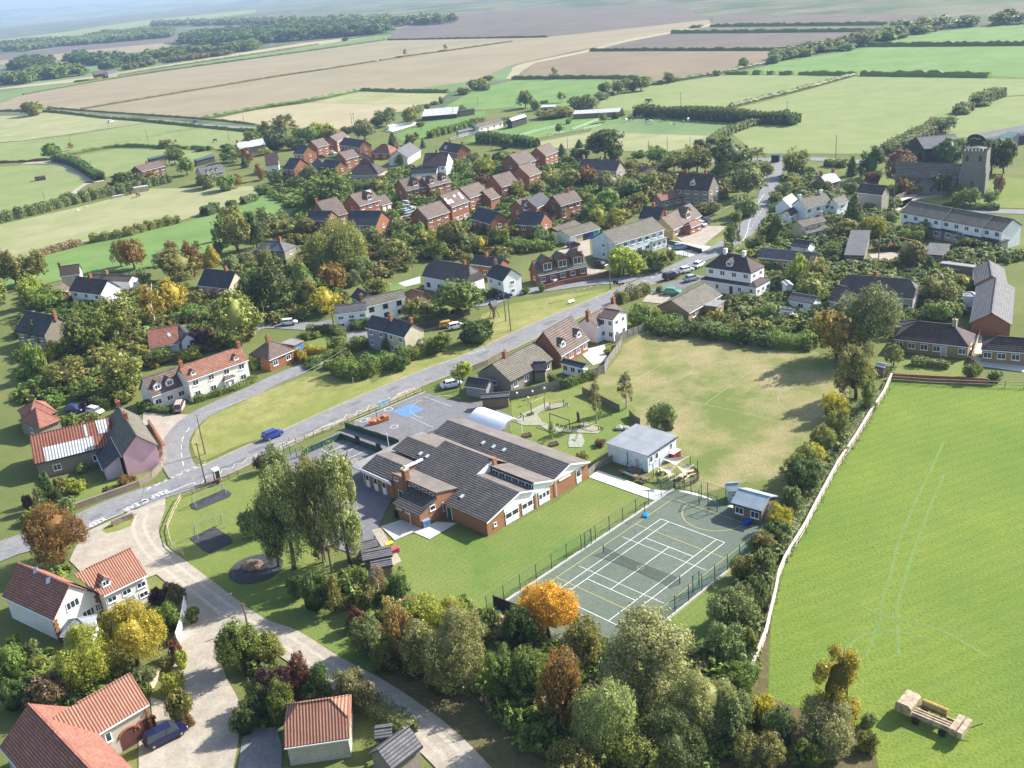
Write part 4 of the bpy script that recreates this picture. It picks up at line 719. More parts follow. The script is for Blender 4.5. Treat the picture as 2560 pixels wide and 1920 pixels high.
# right side
H('stone_barn_house', 'cottage with pale roof', 'cottage with almost white roof and dark gable beside the lane bend', 'J515,560', 'J632,527', r='J428,505', side='L', z=3, s=.8, wall='stn', roof='pale', ch=(.0, .95), win=1, gw=(0, 0))
H('long_white_house', 'long white house with brown roof', 'long white two storey house with grey brown roof right of the lane', 'J325,768', 'J555,715', r='J258,688', side='L', z=4.6, s=.75, wall='whi', roof='gbr', ch=(.0, .85), chm='whi', win=3, gw=(0, 0))
H('white_wing', 'white wing by the tall conifer', 'white wing with brown roof beside the tall dark conifer', 'J600,735', 'J700,702', r='J575,665', side='L', z=4.4, s=.8, wall='whi', roof='gbr', win=1, gw=(1, 0))
H('white_outhouse', 'pale roofed white outhouse', 'white outhouse with very pale roof at the lane side', 'J192,755', 'J272,705', r='J122,690', side='L', z=3.4, s=.9, wall='whi', roof='pale', win=0, gw=(0, 0))
H('white_annex', 'white annex with dark roof by the lane', 'white gabled annex with dark red roof below the pale roofed outhouse', 'J182,838', 'J262,802', r='J150,780', side='L', z=2.9, s=.9, wall='whi', roof='dkb', win=1, gw=(1, 0))
H('cream_house', 'cream painted house', 'cream painted house with brown roof and stepped lean-to', 'J290,918', 'J502,868', r='J242,882', side='L', z=4.4, s=.5, wall='crm', roof='brn', win=2, ch=(.98,), chm='crm', gw=(0, 0))
H('cream_extension', 'cream lean-to', 'cream lean-to extension with shallow roof in front of the cream house', 'J328,980', 'J532,932', cl='J278,942', z=2.5, s=.2, t='mono', wall='crm', roof='brn', win=3, gw=(0, 0), cat='extension')
H('grey_garage', 'slate garage by the purple shrub', 'low slate roofed garage with white gable by the purple shrub', 'J190,1092', 'J340,1112', r='J360,1040', z=2.4, s=.6, wall='whi', roof='blk', win=0, gw=(0, 0), cat='garage')
H('stone_range', 'long stone range with slate roof', 'long low stone range with slate roof behind the white hipped house', 'J-90,1188', 'J395,1232', r='J425,1150', z=3, s=.75, wall='yel', roof='gry', c='J472,1180', win=5, gw=(0, 1))
H('church_hall', 'old stone hall', 'old pale stone hall with maroon tiled roof near the church', 'J762,628', 'J985,652', r='J1018,570', z=5.2, s=1, wall='pst', roof='dkb', c='J1082,650', win=0, gw=(0, 0))
ta, tb = np.array(px('J1142,800')), np.array(px('J2020,968')); tu = ['left end', 'second', 'middle', 'fourth', 'right end']
for i in range(5):
    p, q = ta+(tb-ta)*i/5, ta+(tb-ta)*(i+1)/5; st_ = -4*(i % 2)
    H('terraced_house', 'white terrace', ['white terraced house at the left end with brown tiled roof', 'second white terraced house from the left end of the row', 'white terraced house in the middle of the row of five', 'white terraced house left of the brick gabled end', 'white terraced house at the right end by the frame edge'][i],
      (p[0], p[1]), (q[0], q[1]), d=8, z=4.9+.25*(i % 2), s=.6, wall='whi', roof='gbr', win=2, gw=(0, 0), group='white terraced houses facing the gardens')
    H('rear_extension', 'terrace extension', ['flat rear extension of the left end terraced house', 'flat rear extension of the second terraced house', 'flat rear extension of the middle terraced house', 'flat rear extension of the fourth terraced house', 'flat rear extension of the right end terraced house'][i],
      (p[0]+(6 if i else 9), p[1]+27), (q[0]-1, q[1]+27), d=3, z=2.5, t='flat', wall='pst', roof='blk', win=2, gw=(0, 0), cat='extension', group='single storey extensions along the terrace')
H('grey_flat_garage', 'grey roofed garage by the forecourt', 'broad grey roofed garage block beside the cream forecourt', 'J655,1172', 'J835,1176', c='J945,1040', z=2.4, s=.12, t='mono', wall='stn', roof='gry', win=0, gw=(0, 0), cat='garage')
H('grey_garage_block', 'square grey garage roof', 'square grey garage roof below the white terrace', 'J1330,1162', 'J1515,1175', c='J1532,1060', z=2.4, s=.08, t='mono', wall='stn', roof='gry', win=0, gw=(0, 0), cat='garage')
H('flat_roofed_hall', 'long flat roofed building', 'long flat roofed building with pale roof edge near the right frame', 'J1480,1243', 'J1775,1280', cl='J1450,1195', z=3, t='flat', wall='tim', roof='flat', win=1, gw=(0, 0))
H('grey_gabled_house', 'grey gabled house at the right edge', 'grey gabled house with sheeted roof at the right edge', 'J1772,1285', 'J1790,1422', r='J1925,1325', z=2.6, s=.6, wall='yel', roof='gry', gw=(0, 0), win=0)
H('grey_gabled_bungalow', 'lower grey gabled bungalow', 'long grey roofed bungalow with wide gable by the garden parasol', 'N1802,60', 'N1745,372', r='N1930,275', z=2.6, s=.6, wall='brk', roof='gry', gw=(0, 0), win=0)
H('hipped_bungalow', 'wide bungalow behind the meadow', 'wide bungalow with dark brown hipped roof and lawn behind the meadow', 'N1082,510', 'N1735,582', c='N1770,455', z=2.6, s=.75, t='hip', wall='yel', roof='dkb', win=6, doors=(.68,), ch=(.75,), chm='pst', gw=(0, 1), ww=2)
H('bungalow', 'dark roofed bungalow behind the chestnut', 'dark roofed bungalow mostly behind the huge horse chestnut', 'N1080,405', 'N1290,392', r='N1310,340', z=2.6, s=.6, wall='yel', roof='blk', win=0, gw=(0, 0))
H('bungalow', 'bungalow cut by the right edge', 'bungalow with grey brown hipped roof cut by the right frame edge', 'N1840,602', 'N2330,640', r='N1950,450', side='L', z=2.6, s=.75, t='hip', wall='yel', roof='dkb', win=4, ww=2)
H('thatched_house', 'thatched house behind the chestnut', 'long thatched house with dark thatch behind the horse chestnut', 'J600,1490', 'J1258,1548', c='J1262,1440', z=3.4, s=1.1, t='half', wall='pst', roof='that', win=5, ch=(.45,))
H('tiled_wing', 'tiled wing of the thatched house', 'brown tiled wing at the left end of the dark thatched house', 'J515,1560', 'J600,1580', r='J620,1410', z=3.2, s=.9, wall='pst', roof='brn', win=0, gw=(0, 0))
H('white_garage', 'white garage with pale hip', 'white garage with grey roof behind the field hedge', 'J170,1555', 'J385,1594', r='J215,1495', side='L', z=2.3, s=.55, wall='whi', roof='gry', win=1, gw=(0, 0), cat='garage')
H('grey_barn', 'dark farm barn', 'dark boarded barn with grey roof behind the church trees', 'E1352,1292', 'E1690,1262', d=16, z=4.5, s=.35, wall='blk', roof='gry', win=0, gw=(0, 0), cat='barn')
# farm in the distance
H('stable_range', 'long white stable roof', 'long low stable with white and teal roof between the paddocks', 'C525,990', 'C930,968', cl='C530,958', z=2.3, s=.2, t='mono', wall='tim', roof='pale', win=0, gw=(0, 0), cat='stable')
H('farm_shed', 'pale farm shed', 'small shed with pale blue roof in the distant farmyard', 'C245,932', 'C370,925', cl='C250,908', z=3, s=.2, t='mono', wall='tim', roof='pale', win=0, gw=(0, 0), cat='shed')
H('farm_barn', 'farm barn with pale gable', 'dark farm barn with pale roof slope beside the paddocks', 'C0,1050', 'C130,1010', r='C40,960', side='L', z=3.5, s=.9, wall='blk', roof='pale', win=0, gw=(0, 0), cat='barn')
H('farm_bungalow', 'long farm bungalow', 'long brown roofed farm bungalow between the clipped hedges', 'B1925,1108', 'B2140,1052', r='B1880,1082', side='L', z=2.6, s=.6, wall='pwh', roof='brn', ch=(.1,), win=4, gw=(0, 0))
H('farm_lean_to', 'grey farm lean-to', 'grey lean-to at the end of the long farm bungalow', 'B1745,1140', 'B1900,1105', r='B1780,1075', side='L', z=2.6, s=.5, wall='gry', roof='gry', win=0, gw=(0, 0), cat='outbuilding')
H('white_sheds', 'white farm sheds', 'low shed with white roof in the yard by the pasture hedge', 'B1430,1010', 'B1735,985', cl='B1440,965', z=2.3, s=.2, t='mono', wall='blk', roof='pale', win=0, gw=(0, 0), cat='shed')
H('dark_shed', 'dark roofed farm shed', 'dark roofed farm shed at the corner of the bright pasture', 'B1745,965', 'B1890,945', cl='B1750,925', z=3, s=.2, t='mono', wall='tim', roof='blk', win=0, gw=(0, 0), cat='shed')
H('white_glasshouse', 'white glasshouse', 'white framed glasshouse beside the long cold frames', 'B1150,1095', 'B1310,1050', cl='B1140,1075', z=2.2, s=.2, t='mono', wall='whi', roof='pale', win=0, gw=(0, 0), cat='greenhouse')
H('far_farmhouse', 'far brick farmhouse', 'tiny brick farmhouse under the distant wood', 'A810,645', 'A910,632', r='A815,612', side='L', z=5, s=1, wall='red', roof='brn', win=0, gw=(0, 0))
H('far_farmhouse', 'far slate farmhouse', 'tiny slate roofed farmhouse right of the distant brick one', 'A930,632', 'A1010,620', r='A935,598', side='L', z=5, s=1, wall='pst', roof='gry', win=0, gw=(0, 0))
# near houses, lower left
big, L_, D_, _ = H('large_white_house', 'big white gabled house', 'large cream white gabled house with red tiled roof and brick quoins', 'O20,1010', 'O462,1216', r='O610,925', c='O895,1005', z=3.6, s=1.0, wall='pwh', roof='pin', win=0, gw=(0, 0), oh=.3)
def quoins(root, pts, h):
    m = MB()
    for x, y in pts:
        for i in range(int(h/.35)): e = .32 if i % 2 else .2; m.box(x-e, x+.04, y-e, y+e, i*.35, i*.35+.33)
    m.build('quoins', WM['brk'], root)
for y, z, w_ in ((.46, 3.6, 1.9), (.72, 1.1, 1.9), (.9, 1.1, 1.0)): window(big, (L_-.18, D_*y, z), math.pi/2, w_, 1.15, 2)
quoins(big, ((L_-.2, .3), (L_-.2, D_-.3)), 3.6)
for k in range(2): slope_patch('skylight', ('O290,760 O325,750 O320,800 O290,810', 'O400,850 O440,835 O430,890 O398,900')[k], SKY, 1.0, big)
H('pantiled_wing', 'pantiled wing with dormer', 'pantile roofed wing of the big white house with small gabled dormer', 'O895,1008', 'O1275,822', r='O1136,592', z=4.0, s=.8, wall='pwh', roof='pan', win=3, gw=(0, 0), dorm=(.16,), ds=.8, doors=(.3, .55), ext='O640,835')
root_fb = H('flint_barn_house', 'flint walled barn with pantiles', 'flint walled barn conversion with orange pantiled roof and arched doors', 'S830,1382', 'S1288,1112', r='S1127,846', z=4.0, s=.85, wall='flint', roof='pan', win=0, gw=(0, 0), ext='S415,1240')
fb, L_, D_ = root_fb[0], root_fb[1], root_fb[2]
for x in (L_*.55, L_*.86):
    m = MB(); k = [(x+1.15*math.cos(a), .27, 1.7+.75*math.sin(a)) for a in np.linspace(0, math.pi, 9)]; m.poly_prism([(x+1.15, .27, 0)]+k+[(x-1.15, .27, 0)], (0, .1, 0)); m.build('doorway', plain('dark red doors', (.09, .035, .03), .7, .2), fb)
    m = MB(); m.tube([(x+1.25*math.cos(a), .27, 1.7+.85*math.sin(a)) for a in np.linspace(0, math.pi, 9)], .14, 5); m.build('brick_arch', WM['brk'], fb)
quoins(fb, ((L_-.2, .35),), 3.9); window(fb, (L_*.2, .28, 2.2), 0, .7, 1.2, 0)
H('corner_house', 'orange roofed house in the corner', 'orange roofed house cut by the lower left corner', 'X0,1870', 'X154,2053', z=4.0, s=.8, wall='flint', roof='pin', win=0, gw=(0, 0), d=8)
H('pantiled_garage', 'hipped pantiled garage', 'garage with half hipped orange pantiled roof by the lane', 'T245,1490', 'T808,1408', r='T470,1062', d=None, z=2.7, s=.75, t='half', hip=.5, wall='flint', roof='pan', win=0, gw=(0, 0), cat='garage')
H('slate_outhouse', 'old slated outhouse', 'old outhouse with lichen covered slates at the bottom edge', 'T1180,1680', 'T1440,1475', r='T1330,1300', z=2.6, s=.8, wall='stn', roof='gry', win=0, gw=(0, 0), cat='outbuilding')
H('small_felt_shed', 'felt roofed shed by the lane', 'small brown shed with grey felt roof between garage and outhouse', 'T1030,1420', 'T1175,1400', d=2.2, z=2.1, s=.5, wall='tim', roof='gry', win=0, gw=(0, 0), cat='shed')
# ---------------------------------------------------------------- generic small builders
def HG(b, t, mx=30):
    B = W(b); T_ = np.array(px(t)); best = (1e9, 2)
    for h in np.arange(.1, mx, .05):
        e = np.hypot(*(PJ(B+[0, 0, h])-T_)); best = min(best, (e, h))
    return best[1]
def yaw(a, b): d = W(b)-W(a) if isinstance(a, str) else b-a; return math.atan2(d[1], d[0])
_pm = {}
def shared(key, mk):
    if key not in _pm: o = mk(); _pm[key] = o.data; bpy.data.objects.remove(o)
    return _pm[key]
def inst(name, data, parent=None, loc=(0, 0, 0), rz=0):
    o = bpy.data.objects.new(name, data); C.objects.link(o); o.parent = parent; o.location = tuple(float(x) for x in loc); o.rotation_euler = (0, 0, rz); return o
GREENP = plain('dark green paint', (.03, .1, .06), .6, .2); GMESH = plain('green wire', (.05, .16, .1), .6, .1); GREYW = plain('grey fence boards', (.21, .19, .16), .9, .3, 2)
ORANGE = plain('orange stained timber', (.55, .17, .05), .7, .2); STONE = wallmat('stone wall rubble', (.34, .28, .2), (.2, .16, .12)); BRICKW = wallmat('garden brick', (.3, .13, .08))
def fence(key, label, s, h=1.2, style='rail', sp=2.4, mat=WOODM, cat='fence', name=None, short=None, group=None, th=.05, capm=None):
    P = pl(s) if isinstance(s, str) else s; Q = [P[0]]
    for a, b in zip(P[:-1], P[1:]):
        n = max(1, int(round(np.hypot(*(b-a)[:2])/sp)))
        for k in range(1, n+1): Q.append(a+(b-a)*k/n)
    o0 = Q[0]; r = thing(key, label, cat, o0, 0, group); loc = [q-o0 for q in Q]
    if style in ('wall',):
        mb = MB()
        for a, b in zip(loc[:-1], loc[1:]):
            hh = h*(1+random.uniform(-.03, .03)); mb.bar((a[0], a[1], hh/2), (b[0], b[1], hh/2), th if th > .06 else .4, hh)
        mb.build('wall_body', mat, r); mb = MB()
        for a, b in zip(loc[:-1], loc[1:]): mb.bar((a[0], a[1], h+.06), (b[0], b[1], h+.06), (th if th > .06 else .4)+.08, .1)
        mb.build('coping', capm or mat, r); return r
    pm_ = shared(('post', round(h, 2), style, mat.name), lambda: (lambda m: (m.box(-.05, .05, -.05, .05, 0, h+.05), m.build('post', mat))[1])(MB()))
    step = max(1, int(math.ceil(len(loc)/95)))
    for q in loc[::step]: inst('post', pm_, r, q)
    mb = MB()
    for a, b in zip(loc[:-1], loc[1:]):
        A = lambda z: (a[0], a[1], z); B = lambda z: (b[0], b[1], z)
        if style == 'rail':
            for z in (h*.45, h*.92): mb.bar(A(z), B(z), .04, .12)
        elif style == 'thick':
            mb.bar(A(h*1.02), B(h*1.02), .34, .1)
            for z in (h*.3, h*.62): mb.bar(A(z), B(z), .05, .14)
        elif style in ('panel',): mb.bar(A(h/2), B(h/2), th, h)
        elif style == 'picket':
            for z in (h*.25, h*.8): mb.bar(A(z), B(z), .03, .08)
            n = max(2, int(np.hypot(*(b-a)[:2])/.2))
            for k in range(n): q = a+(b-a)*k/n; mb.box(q[0]-.04, q[0]+.04, q[1]-.02, q[1]+.02, 0, h)
        elif style == 'mesh':
            for z in np.arange(.1, h+.01, .3): mb.bar(A(z), B(z), .018)
            n = max(2, int(np.hypot(*(b-a)[:2])/.35))
            for k in range(n): q = a+(b-a)*k/n; mb.bar((q[0], q[1], .05), (q[0], q[1], h), .012)
            mb.bar(A(h), B(h), .035)
        elif style == 'slat':
            mb.bar(A(h/2), B(h/2), .03, h*.86)
            for z in (.08, h*.97): mb.bar(A(z), B(z), .06, .06)
    mb.build({'panel': 'panel', 'slat': 'panel', 'mesh': 'wire_mesh', 'picket': 'pickets'}.get(style, 'rail'), capm or mat, r)
    if short: land(Q[len(Q)//2], short)
    return r
# ---------------------------------------------------------------- the school
SO = W('Q70,970'); SA = math.radians(42.814); ss = np.array([math.cos(SA), math.sin(SA), 0]); stv = np.array([-math.sin(SA), math.cos(SA), 0])
def SP(x, y, z=0): return SO+ss*x+stv*y+np.array([0, 0, z])
sch = thing('school', 'large single storey brick school with many low grey brown tiled roofs', 'school', SO, SA); land(SP(8, 12, 3), 'brick school'); land(SP(0, 14, 3), 'school hall')
def sroof(pts, zf, mat, th_=.12, name='roof'):
    """plan polygon (x,y) with height function; object turned a quarter so tile courses follow the ridge"""
    mb = MB(); P = [(y, -x, zf(x, y)) for x, y in pts]; n = len(P)
    A = sum(P[i][0]*P[(i+1) % n][1]-P[(i+1) % n][0]*P[i][1] for i in range(n)); P = P if A > 0 else P[::-1]
    mb.poly_prism(P[::-1], (0, 0, th_)); mb.f = [f[::-1] for f in mb.f]
    o = mb.build(name, mat, sch); o.rotation_euler = (0, 0, math.pi/2); return o
RS, RFELT, RFLAT = RM['sch'], RM['felt'], RM['flat']
pA = lambda x, y: 2.5+.265*x
ra = sroof([(-.25, -.35), (6.8, -.35), (6.8, 9.4), (-.25, 9.4)], pA, RS); rb_ = sroof([(3.2, 9.4), (10.7, 9.4), (10.7, 20.8), (3.2, 20.8)], pA, RS); sroof([(5.2, 20.8), (8.8, 20.8), (8.8, 28.3), (5.2, 28.3)], pA, RS)
sroof([(6.8, -.35), (10.1, -.35), (10.1, 9.4), (6.8, 9.4)], lambda x, y: 4.3-.33*(x-6.8), RFELT); sroof([(10.7, 9.4), (14.2, 9.4), (14.2, 20.8), (10.7, 20.8)], lambda x, y: 5.33-.63*(x-10.7), RFELT)
sroof([(8.8, 20.8), (14.2, 20.8), (14.2, 28.3), (8.8, 28.3)], lambda x, y: 4.83-.3*(x-8.8), RFELT)
sroof([(9.85, -.35), (14.3, -.35), (14.3, 9.35), (9.85, 9.35)], lambda x, y: 4.55-.325*(x-9.85), RFELT)
rr = sroof([(14.2, -.35), (18, -.35), (18, 28.5), (14.2, 28.5)], lambda x, y: 3.12+.3*(x-14.2), RS); sroof([(18, -.35), (22.6, -.35), (22.6, 28.5), (18, 28.5)], lambda x, y: 4.26-.34*(x-18), RFELT)
sroof([(-1.5, 20.3), (2.1, 20.3), (2.1, 28.3), (-1.5, 28.3)], lambda x, y: 3.0+.34*(x+1.5), RS); sroof([(2.1, 20.3), (5.2, 20.3), (5.2, 28.3), (2.1, 28.3)], lambda x, y: 4.22-.24*(x-2.1), RFELT)
hr = sroof([(-1.1, 9.7), (3.4, 9.7), (3.4, 20.2), (-1.1, 20.2)], lambda x, y: 4.5-.26*(x+1.1), RFELT); sroof([(-4.9, 9.6), (-.95, 9.6), (-.95, 15.9), (-4.9, 15.9)], lambda x, y: 2.35+.3*(x+4.9), RS)
gp = MB(); gp.box(3.4, 5.2, 9.5, 28.2, 3.15, 3.25); gp.box(-1.5, 14.2, 28.3, 31.5, 2.6, 2.75); gp.build('flat_roof', RFLAT, sch)
wb = MB()
wb.poly_prism([(0, 0, 0), (10.1, 0, 0), (10.1, 0, 3.1), (6.8, 0, 4.22), (0, 0, 2.42)][::-1], (0, 9.4, 0))
wb.box(10.1, 14.3, 0, 9.4, 0, 2.9); wb.poly_prism([(14.3, 0, 0), (22.35, 0, 0), (22.35, 0, 2.68), (18, 0, 4.2), (14.3, 0, 3.05)][::-1], (0, 28.2, 0))
wb.box(3.5, 14.2, 9.41, 28.1, 0, 3.1); wb.poly_prism([(-1.25, 20.3, 0), (5.2, 20.3, 0), (5.2, 20.3, 3.3), (2.1, 20.3, 4.15), (-1.25, 20.3, 2.98)][::-1], (0, 7.9, 0))
wb.poly_prism([(-.9, 9.9, 0), (3.5, 9.9, 0), (3.5, 9.9, 3.28), (-.9, 9.9, 4.4)][::-1], (0, 10.2, 0)); wb.poly_prism([(-4.6, 9.8, 0), (-.9, 9.8, 0), (-.9, 9.8, 3.5), (-4.6, 9.8, 2.38)][::-1], (0, 6, 0))
wb.box(10.5, 11.2, 9.0, 9.9, 0, 5.6); wb.box(-1.12, -.9, 17.6, 20.3, 0, 4.75)
wb.build('wall', WM['org'], sch)
wp = MB(); y0, y1 = -.06, -.002
wp.poly_prism([(3.55, y1, 2.28), (10.1, y1, 2.28), (10.1, y1, 3.06), (6.8, y1, 4.18), (3.55, y1, 3.3)][::-1], (0, -.05, 0)); wp.build('gable_cladding', WHITE, sch); wp = MB(); wp.poly_prism([(10.1, y1, 2.4), (14.3, y1, 2.4), (14.3, y1, 3.0), (9.9, y1, 4.45)][::-1], (0, -.05, 0)); wp.build('gable_cladding', WHITE, sch); wp = MB()
wp.poly_prism([(14.3, y1, 2.7), (22.35, y1, 2.5), (22.35, y1, 2.66), (18, y1, 4.18), (14.3, y1, 3.03)][::-1], (0, -.05, 0)); wp.build('gable_cladding', WHITE, sch); wp = MB(); wp.poly_prism([(6.9, 9.38, 4.25), (10.1, 9.38, 3.2), (10.6, 9.38, 3.3), (10.6, 9.38, 5.25), (9.0, 9.38, 4.85)][::-1], (0, -.05, 0))
wp.build('gable_cladding', WHITE, sch); wp = MB()
for a, b in (((-.25, 2.4), (6.8, 4.27)), ((6.8, 4.27), (10.1, 3.2)), ((9.85, 4.5), (14.2, 3.1)), ((14.2, 3.1), (18, 4.24)), ((18, 4.24), (22.6, 2.7))): wp.bar((a[0], -.38, a[1]), (b[0], -.38, b[1]), .06, .24)
wp.build('bargeboard', WHITE, sch); wp = MB()
wp.bar((-1.52, 20.3, 2.9), (-1.52, 28.3, 2.9), .08, .55); wp.bar((.6, 19.9, 4.75), (5.2, 20.3, 4.45), .35, .3); wp.box(15.6, 18.2, -.14, -.02, 2.2, 2.42)
wp.build('fascia', WHITE, sch)
dp = MB()
for x in (10.35, 14.7): dp.tube([(x, -.15, 0), (x, -.15, 2.9)], .06)
dp.tube([(-1.35, 28, 0), (-1.35, 28, 2.8)], .06); dp.tube([(-4.75, 12, 0), (-4.75, 12, 2.3)], .06); dp.build('downpipe', WHITE, sch)
for x0, x1, k in ((3.7, 6.5, 2), (7.2, 9.6, 2), (10.9, 13.3, 3)):
    w_ = (x1-x0)/k
    for i in range(k):
        window(sch, (x0+w_*(i+.5), -.02, .95), 0, w_-.05, 1.0, 0); window(sch, (x0+w_*(i+.5), -.02, 1.98), 0, w_-.05, .3, 0)
        m_ = MB(); m_.box(x0+w_*i+.02, x0+w_*(i+1)-.02, -.07, -.01, .08, .92); m_.build('door', WHITE, sch)
window(sch, (1.6, -.01, 1.0), 0, .6, .6, 0); window(sch, (20.1, -.01, 1.1), 0, 1.15, 1.3, 0); m_ = MB(); m_.box(19.55, 20.65, -.07, -.01, .05, 1.05); m_.build('door', WHITE, sch)
for i in range(6): window(sch, (9.93, .9+i*1.45, 3.35), -math.pi/2, 1.3, .8, 1)
cs = MB(); cs.box(9.97, 10.1, 0, 9.3, 3.1, 4.5); cs.build('clerestory', DARK, sch)
for y in (27.1, 24.9, 22.7):
    window(sch, (-1.26, y, 1.25), -math.pi/2, .95, 1.1, 0); m_ = MB(); m_.box(-1.33, -1.25, y-.48, y+.48, .1, 1.22); m_.build('door', WHITE, sch)
for y in (15.9, 14.4, 12.7, 11): window(sch, (-.92, y, 3.6), -math.pi/2, 1.1, .5, 0)
window(sch, (-1.14, 19.2, 3.7), -math.pi/2, .9, .6, 0); window(sch, (.6, 9.88, .8), 0, 1.15, 1.5, 0); window(sch, (2.7, 9.88, 2.0), 0, 1.2, .6, 0); window(sch, (-2.0, 9.78, 2.0), 0, 1.1, .8, 0)
for y in (14.6, 12.6): window(sch, (-4.62, y, 1.75), -math.pi/2, 1.1, .4, 0)
door(sch, (-.01, 8.3, .05), -math.pi/2, (.02, .09, .05)); door(sch, (-1.13, 18.6, .05), -math.pi/2, (.02, .12, .07))
chs = MB(); chs.box(-1.35, -.5, 16.5, 17.45, 0, 6.2); chs.box(-1.42, -.43, 16.43, 17.52, 6.2, 6.42, 1); chs.tube([(-.9, 17, 6.4), (-.9, 17, 6.9)], .17, 8, 1); chs.build('chimney', [WM['brk'], PALEWOOD], sch)
def rlight(par, p, zf):
    x, y, z = p
    for _ in range(6):
        d = W(p_px, zf(x))-SO; x, y = float(d@ss), float(d@stv)
    m_ = MB(); zf0 = zf(x)
    m_.hexa([(x-.35, y-.25, zf(x-.35)+.1), (x+.35, y-.25, zf(x+.35)+.1), (x+.35, y+.25, zf(x+.35)+.1), (x-.35, y+.25, zf(x-.35)+.1)], [(x-.35, y-.25, zf(x-.35)+.28), (x+.35, y-.25, zf(x+.35)+.28), (x+.35, y+.25, zf(x+.35)+.28), (x-.35, y+.25, zf(x-.35)+.28)])
    m_.build('rooflight', plain('rooflight glass', (.35, .4, .42), .15, .1, 1, 0, .8), sch)
for p_px, zf in (('b540,420', lambda x: 3.12+.3*(x-14.2)), ('b700,480', lambda x: 3.12+.3*(x-14.2)), ('b860,530', lambda x: 3.12+.3*(x-14.2)), ('a1325,665', lambda x: pA(x, 0)), ('a1440,710', lambda x: pA(x, 0)), ('b215,1250', lambda x: pA(x, 0))): rlight(sch, (5, 5, 3), zf)
# barrel canopy behind the school
cA, cB, cC = W('L1825,1205', 2.9), W('L2110,1310', 2.9), W('b1145,80', 2.9); ux = cB-cA; Lc = np.hypot(*ux[:2]); ux /= Lc; uy = np.array([-ux[1], ux[0], 0]); Dc = max(3.5, abs(float((cC-cB)@uy)))
cano = thing('canopy', 'white barrel vaulted play canopy on slim posts beside the school', 'canopy', (cA[0], cA[1], 0), math.atan2(ux[1], ux[0])); land(cA+ux*4+uy*2, 'white barrel canopy')
mb = MB(); n = 14; pr = [(Dc*i/n, 2.9+1.25*math.sin(math.pi*i/n)) for i in range(n+1)]
for i in range(n): (a, za), (b, zb) = pr[i], pr[i+1]; mb.hexa([(0, a, za), (Lc, a, za), (Lc, b, zb), (0, b, zb)], [(0, a, za+.06), (Lc, a, za+.06), (Lc, b, zb+.06), (0, b, zb+.06)])
mb.build('roof', plain('white translucent sheet', (.8, .82, .84), .4, .04), cano); 
for i in range(4):
    for y in (.1, Dc-.1): m_ = MB(); m_.tube([(.1+(Lc-.2)*i/3, y, 0), (.1+(Lc-.2)*i/3, y, 2.95)], .06); m_.build('post', WHITE, cano)
# mobile classroom
pc, L_, D_, _ = H('mobile_classroom', 'grey mobile classroom', 'pale blue grey flat roofed mobile classroom beside the playing field', 'd265,548', 'd1095,803', c='d1705,428', z=3.1, s=.02, t='mono', wall='blu', roof='port', win=0, gw=(0, 0), doors=(.735,), cat='classroom')
for y, w_ in ((1.2, .8), (2.7, .8), (6.6, .8)): window(pc, (L_-.2, y, 1.5), math.pi/2, w_, 1.15, 0)
m_ = MB(); m_.box(-.02, L_+.02, -.03, .0, 2.95, 3.14); m_.box(L_, L_+.03, 0, D_, 2.95, 3.14); m_.box(L_*.5-.04, L_*.5+.04, .2, .31, .3, 3.0); m_.build('gutter', DARK, pc)
m_ = MB(); m_.box(L_*.6, L_*.86, -1.4, .2, 0, .45); m_.build('steps', WOODM, pc)
for x in (L_*.61, L_*.85): m_ = MB(); m_.bar((x, -1.35, 0), (x, -1.35, 1.4), .05); m_.bar((x, -1.35, 1.4), (x, .2, 1.4), .05); m_.build('handrail', DARK, pc)
def boxthing(key, label, cat, p, size, rz, mat, top=None, lid=.06, short=None):
    P = W(p) if isinstance(p, str) else p; r = thing(key, label, cat, P, rz); a, b, h = size; m = MB(); m.box(-a/2, a/2, -b/2, b/2, 0, h); m.build('body', mat, r)
    m = MB(); m.box(-a/2-.05, a/2+.05, -b/2-.05, b/2+.05, h, h+lid); m.build('lid', top or mat, r)
    m = MB(); m.box(-.02, .02, -b/2-.02, -b/2, .1, h-.1); m.box(.1, .14, -b/2-.05, -b/2-.01, h*.45, h*.6); m.build('door_handle', DARK, r); return r
boxthing('storage_cabinet', 'dark red storage cabinet against the mobile classroom', 'cabinet', 'd1640,850', (2.0, .9, 1.4), SA, plain('dark red paint', (.25, .03, .04), .5, .1), WHITE)
# playhouse and pavilion by the court
H('playhouse', 'little pale blue playhouse', 'little pale blue playhouse with pointed roof behind the pavilion', 'R-72,455', 'R35,447', c='R122,398', z=1.7, s=.9, wall='blu', roof='pbg', win=1, gw=(0, 1), cat='playhouse', ww=.6, wh=.6, oh=.12)
H('pavilion', 'timber pavilion', 'brown timber pavilion with grey felt roof at the corner of the court', 'R-45,547', 'R222,622', c='R385,512', z=2.3, s=.45, wall='tim', roof='pbg', win=2, gw=(0, 1), cat='pavilion')
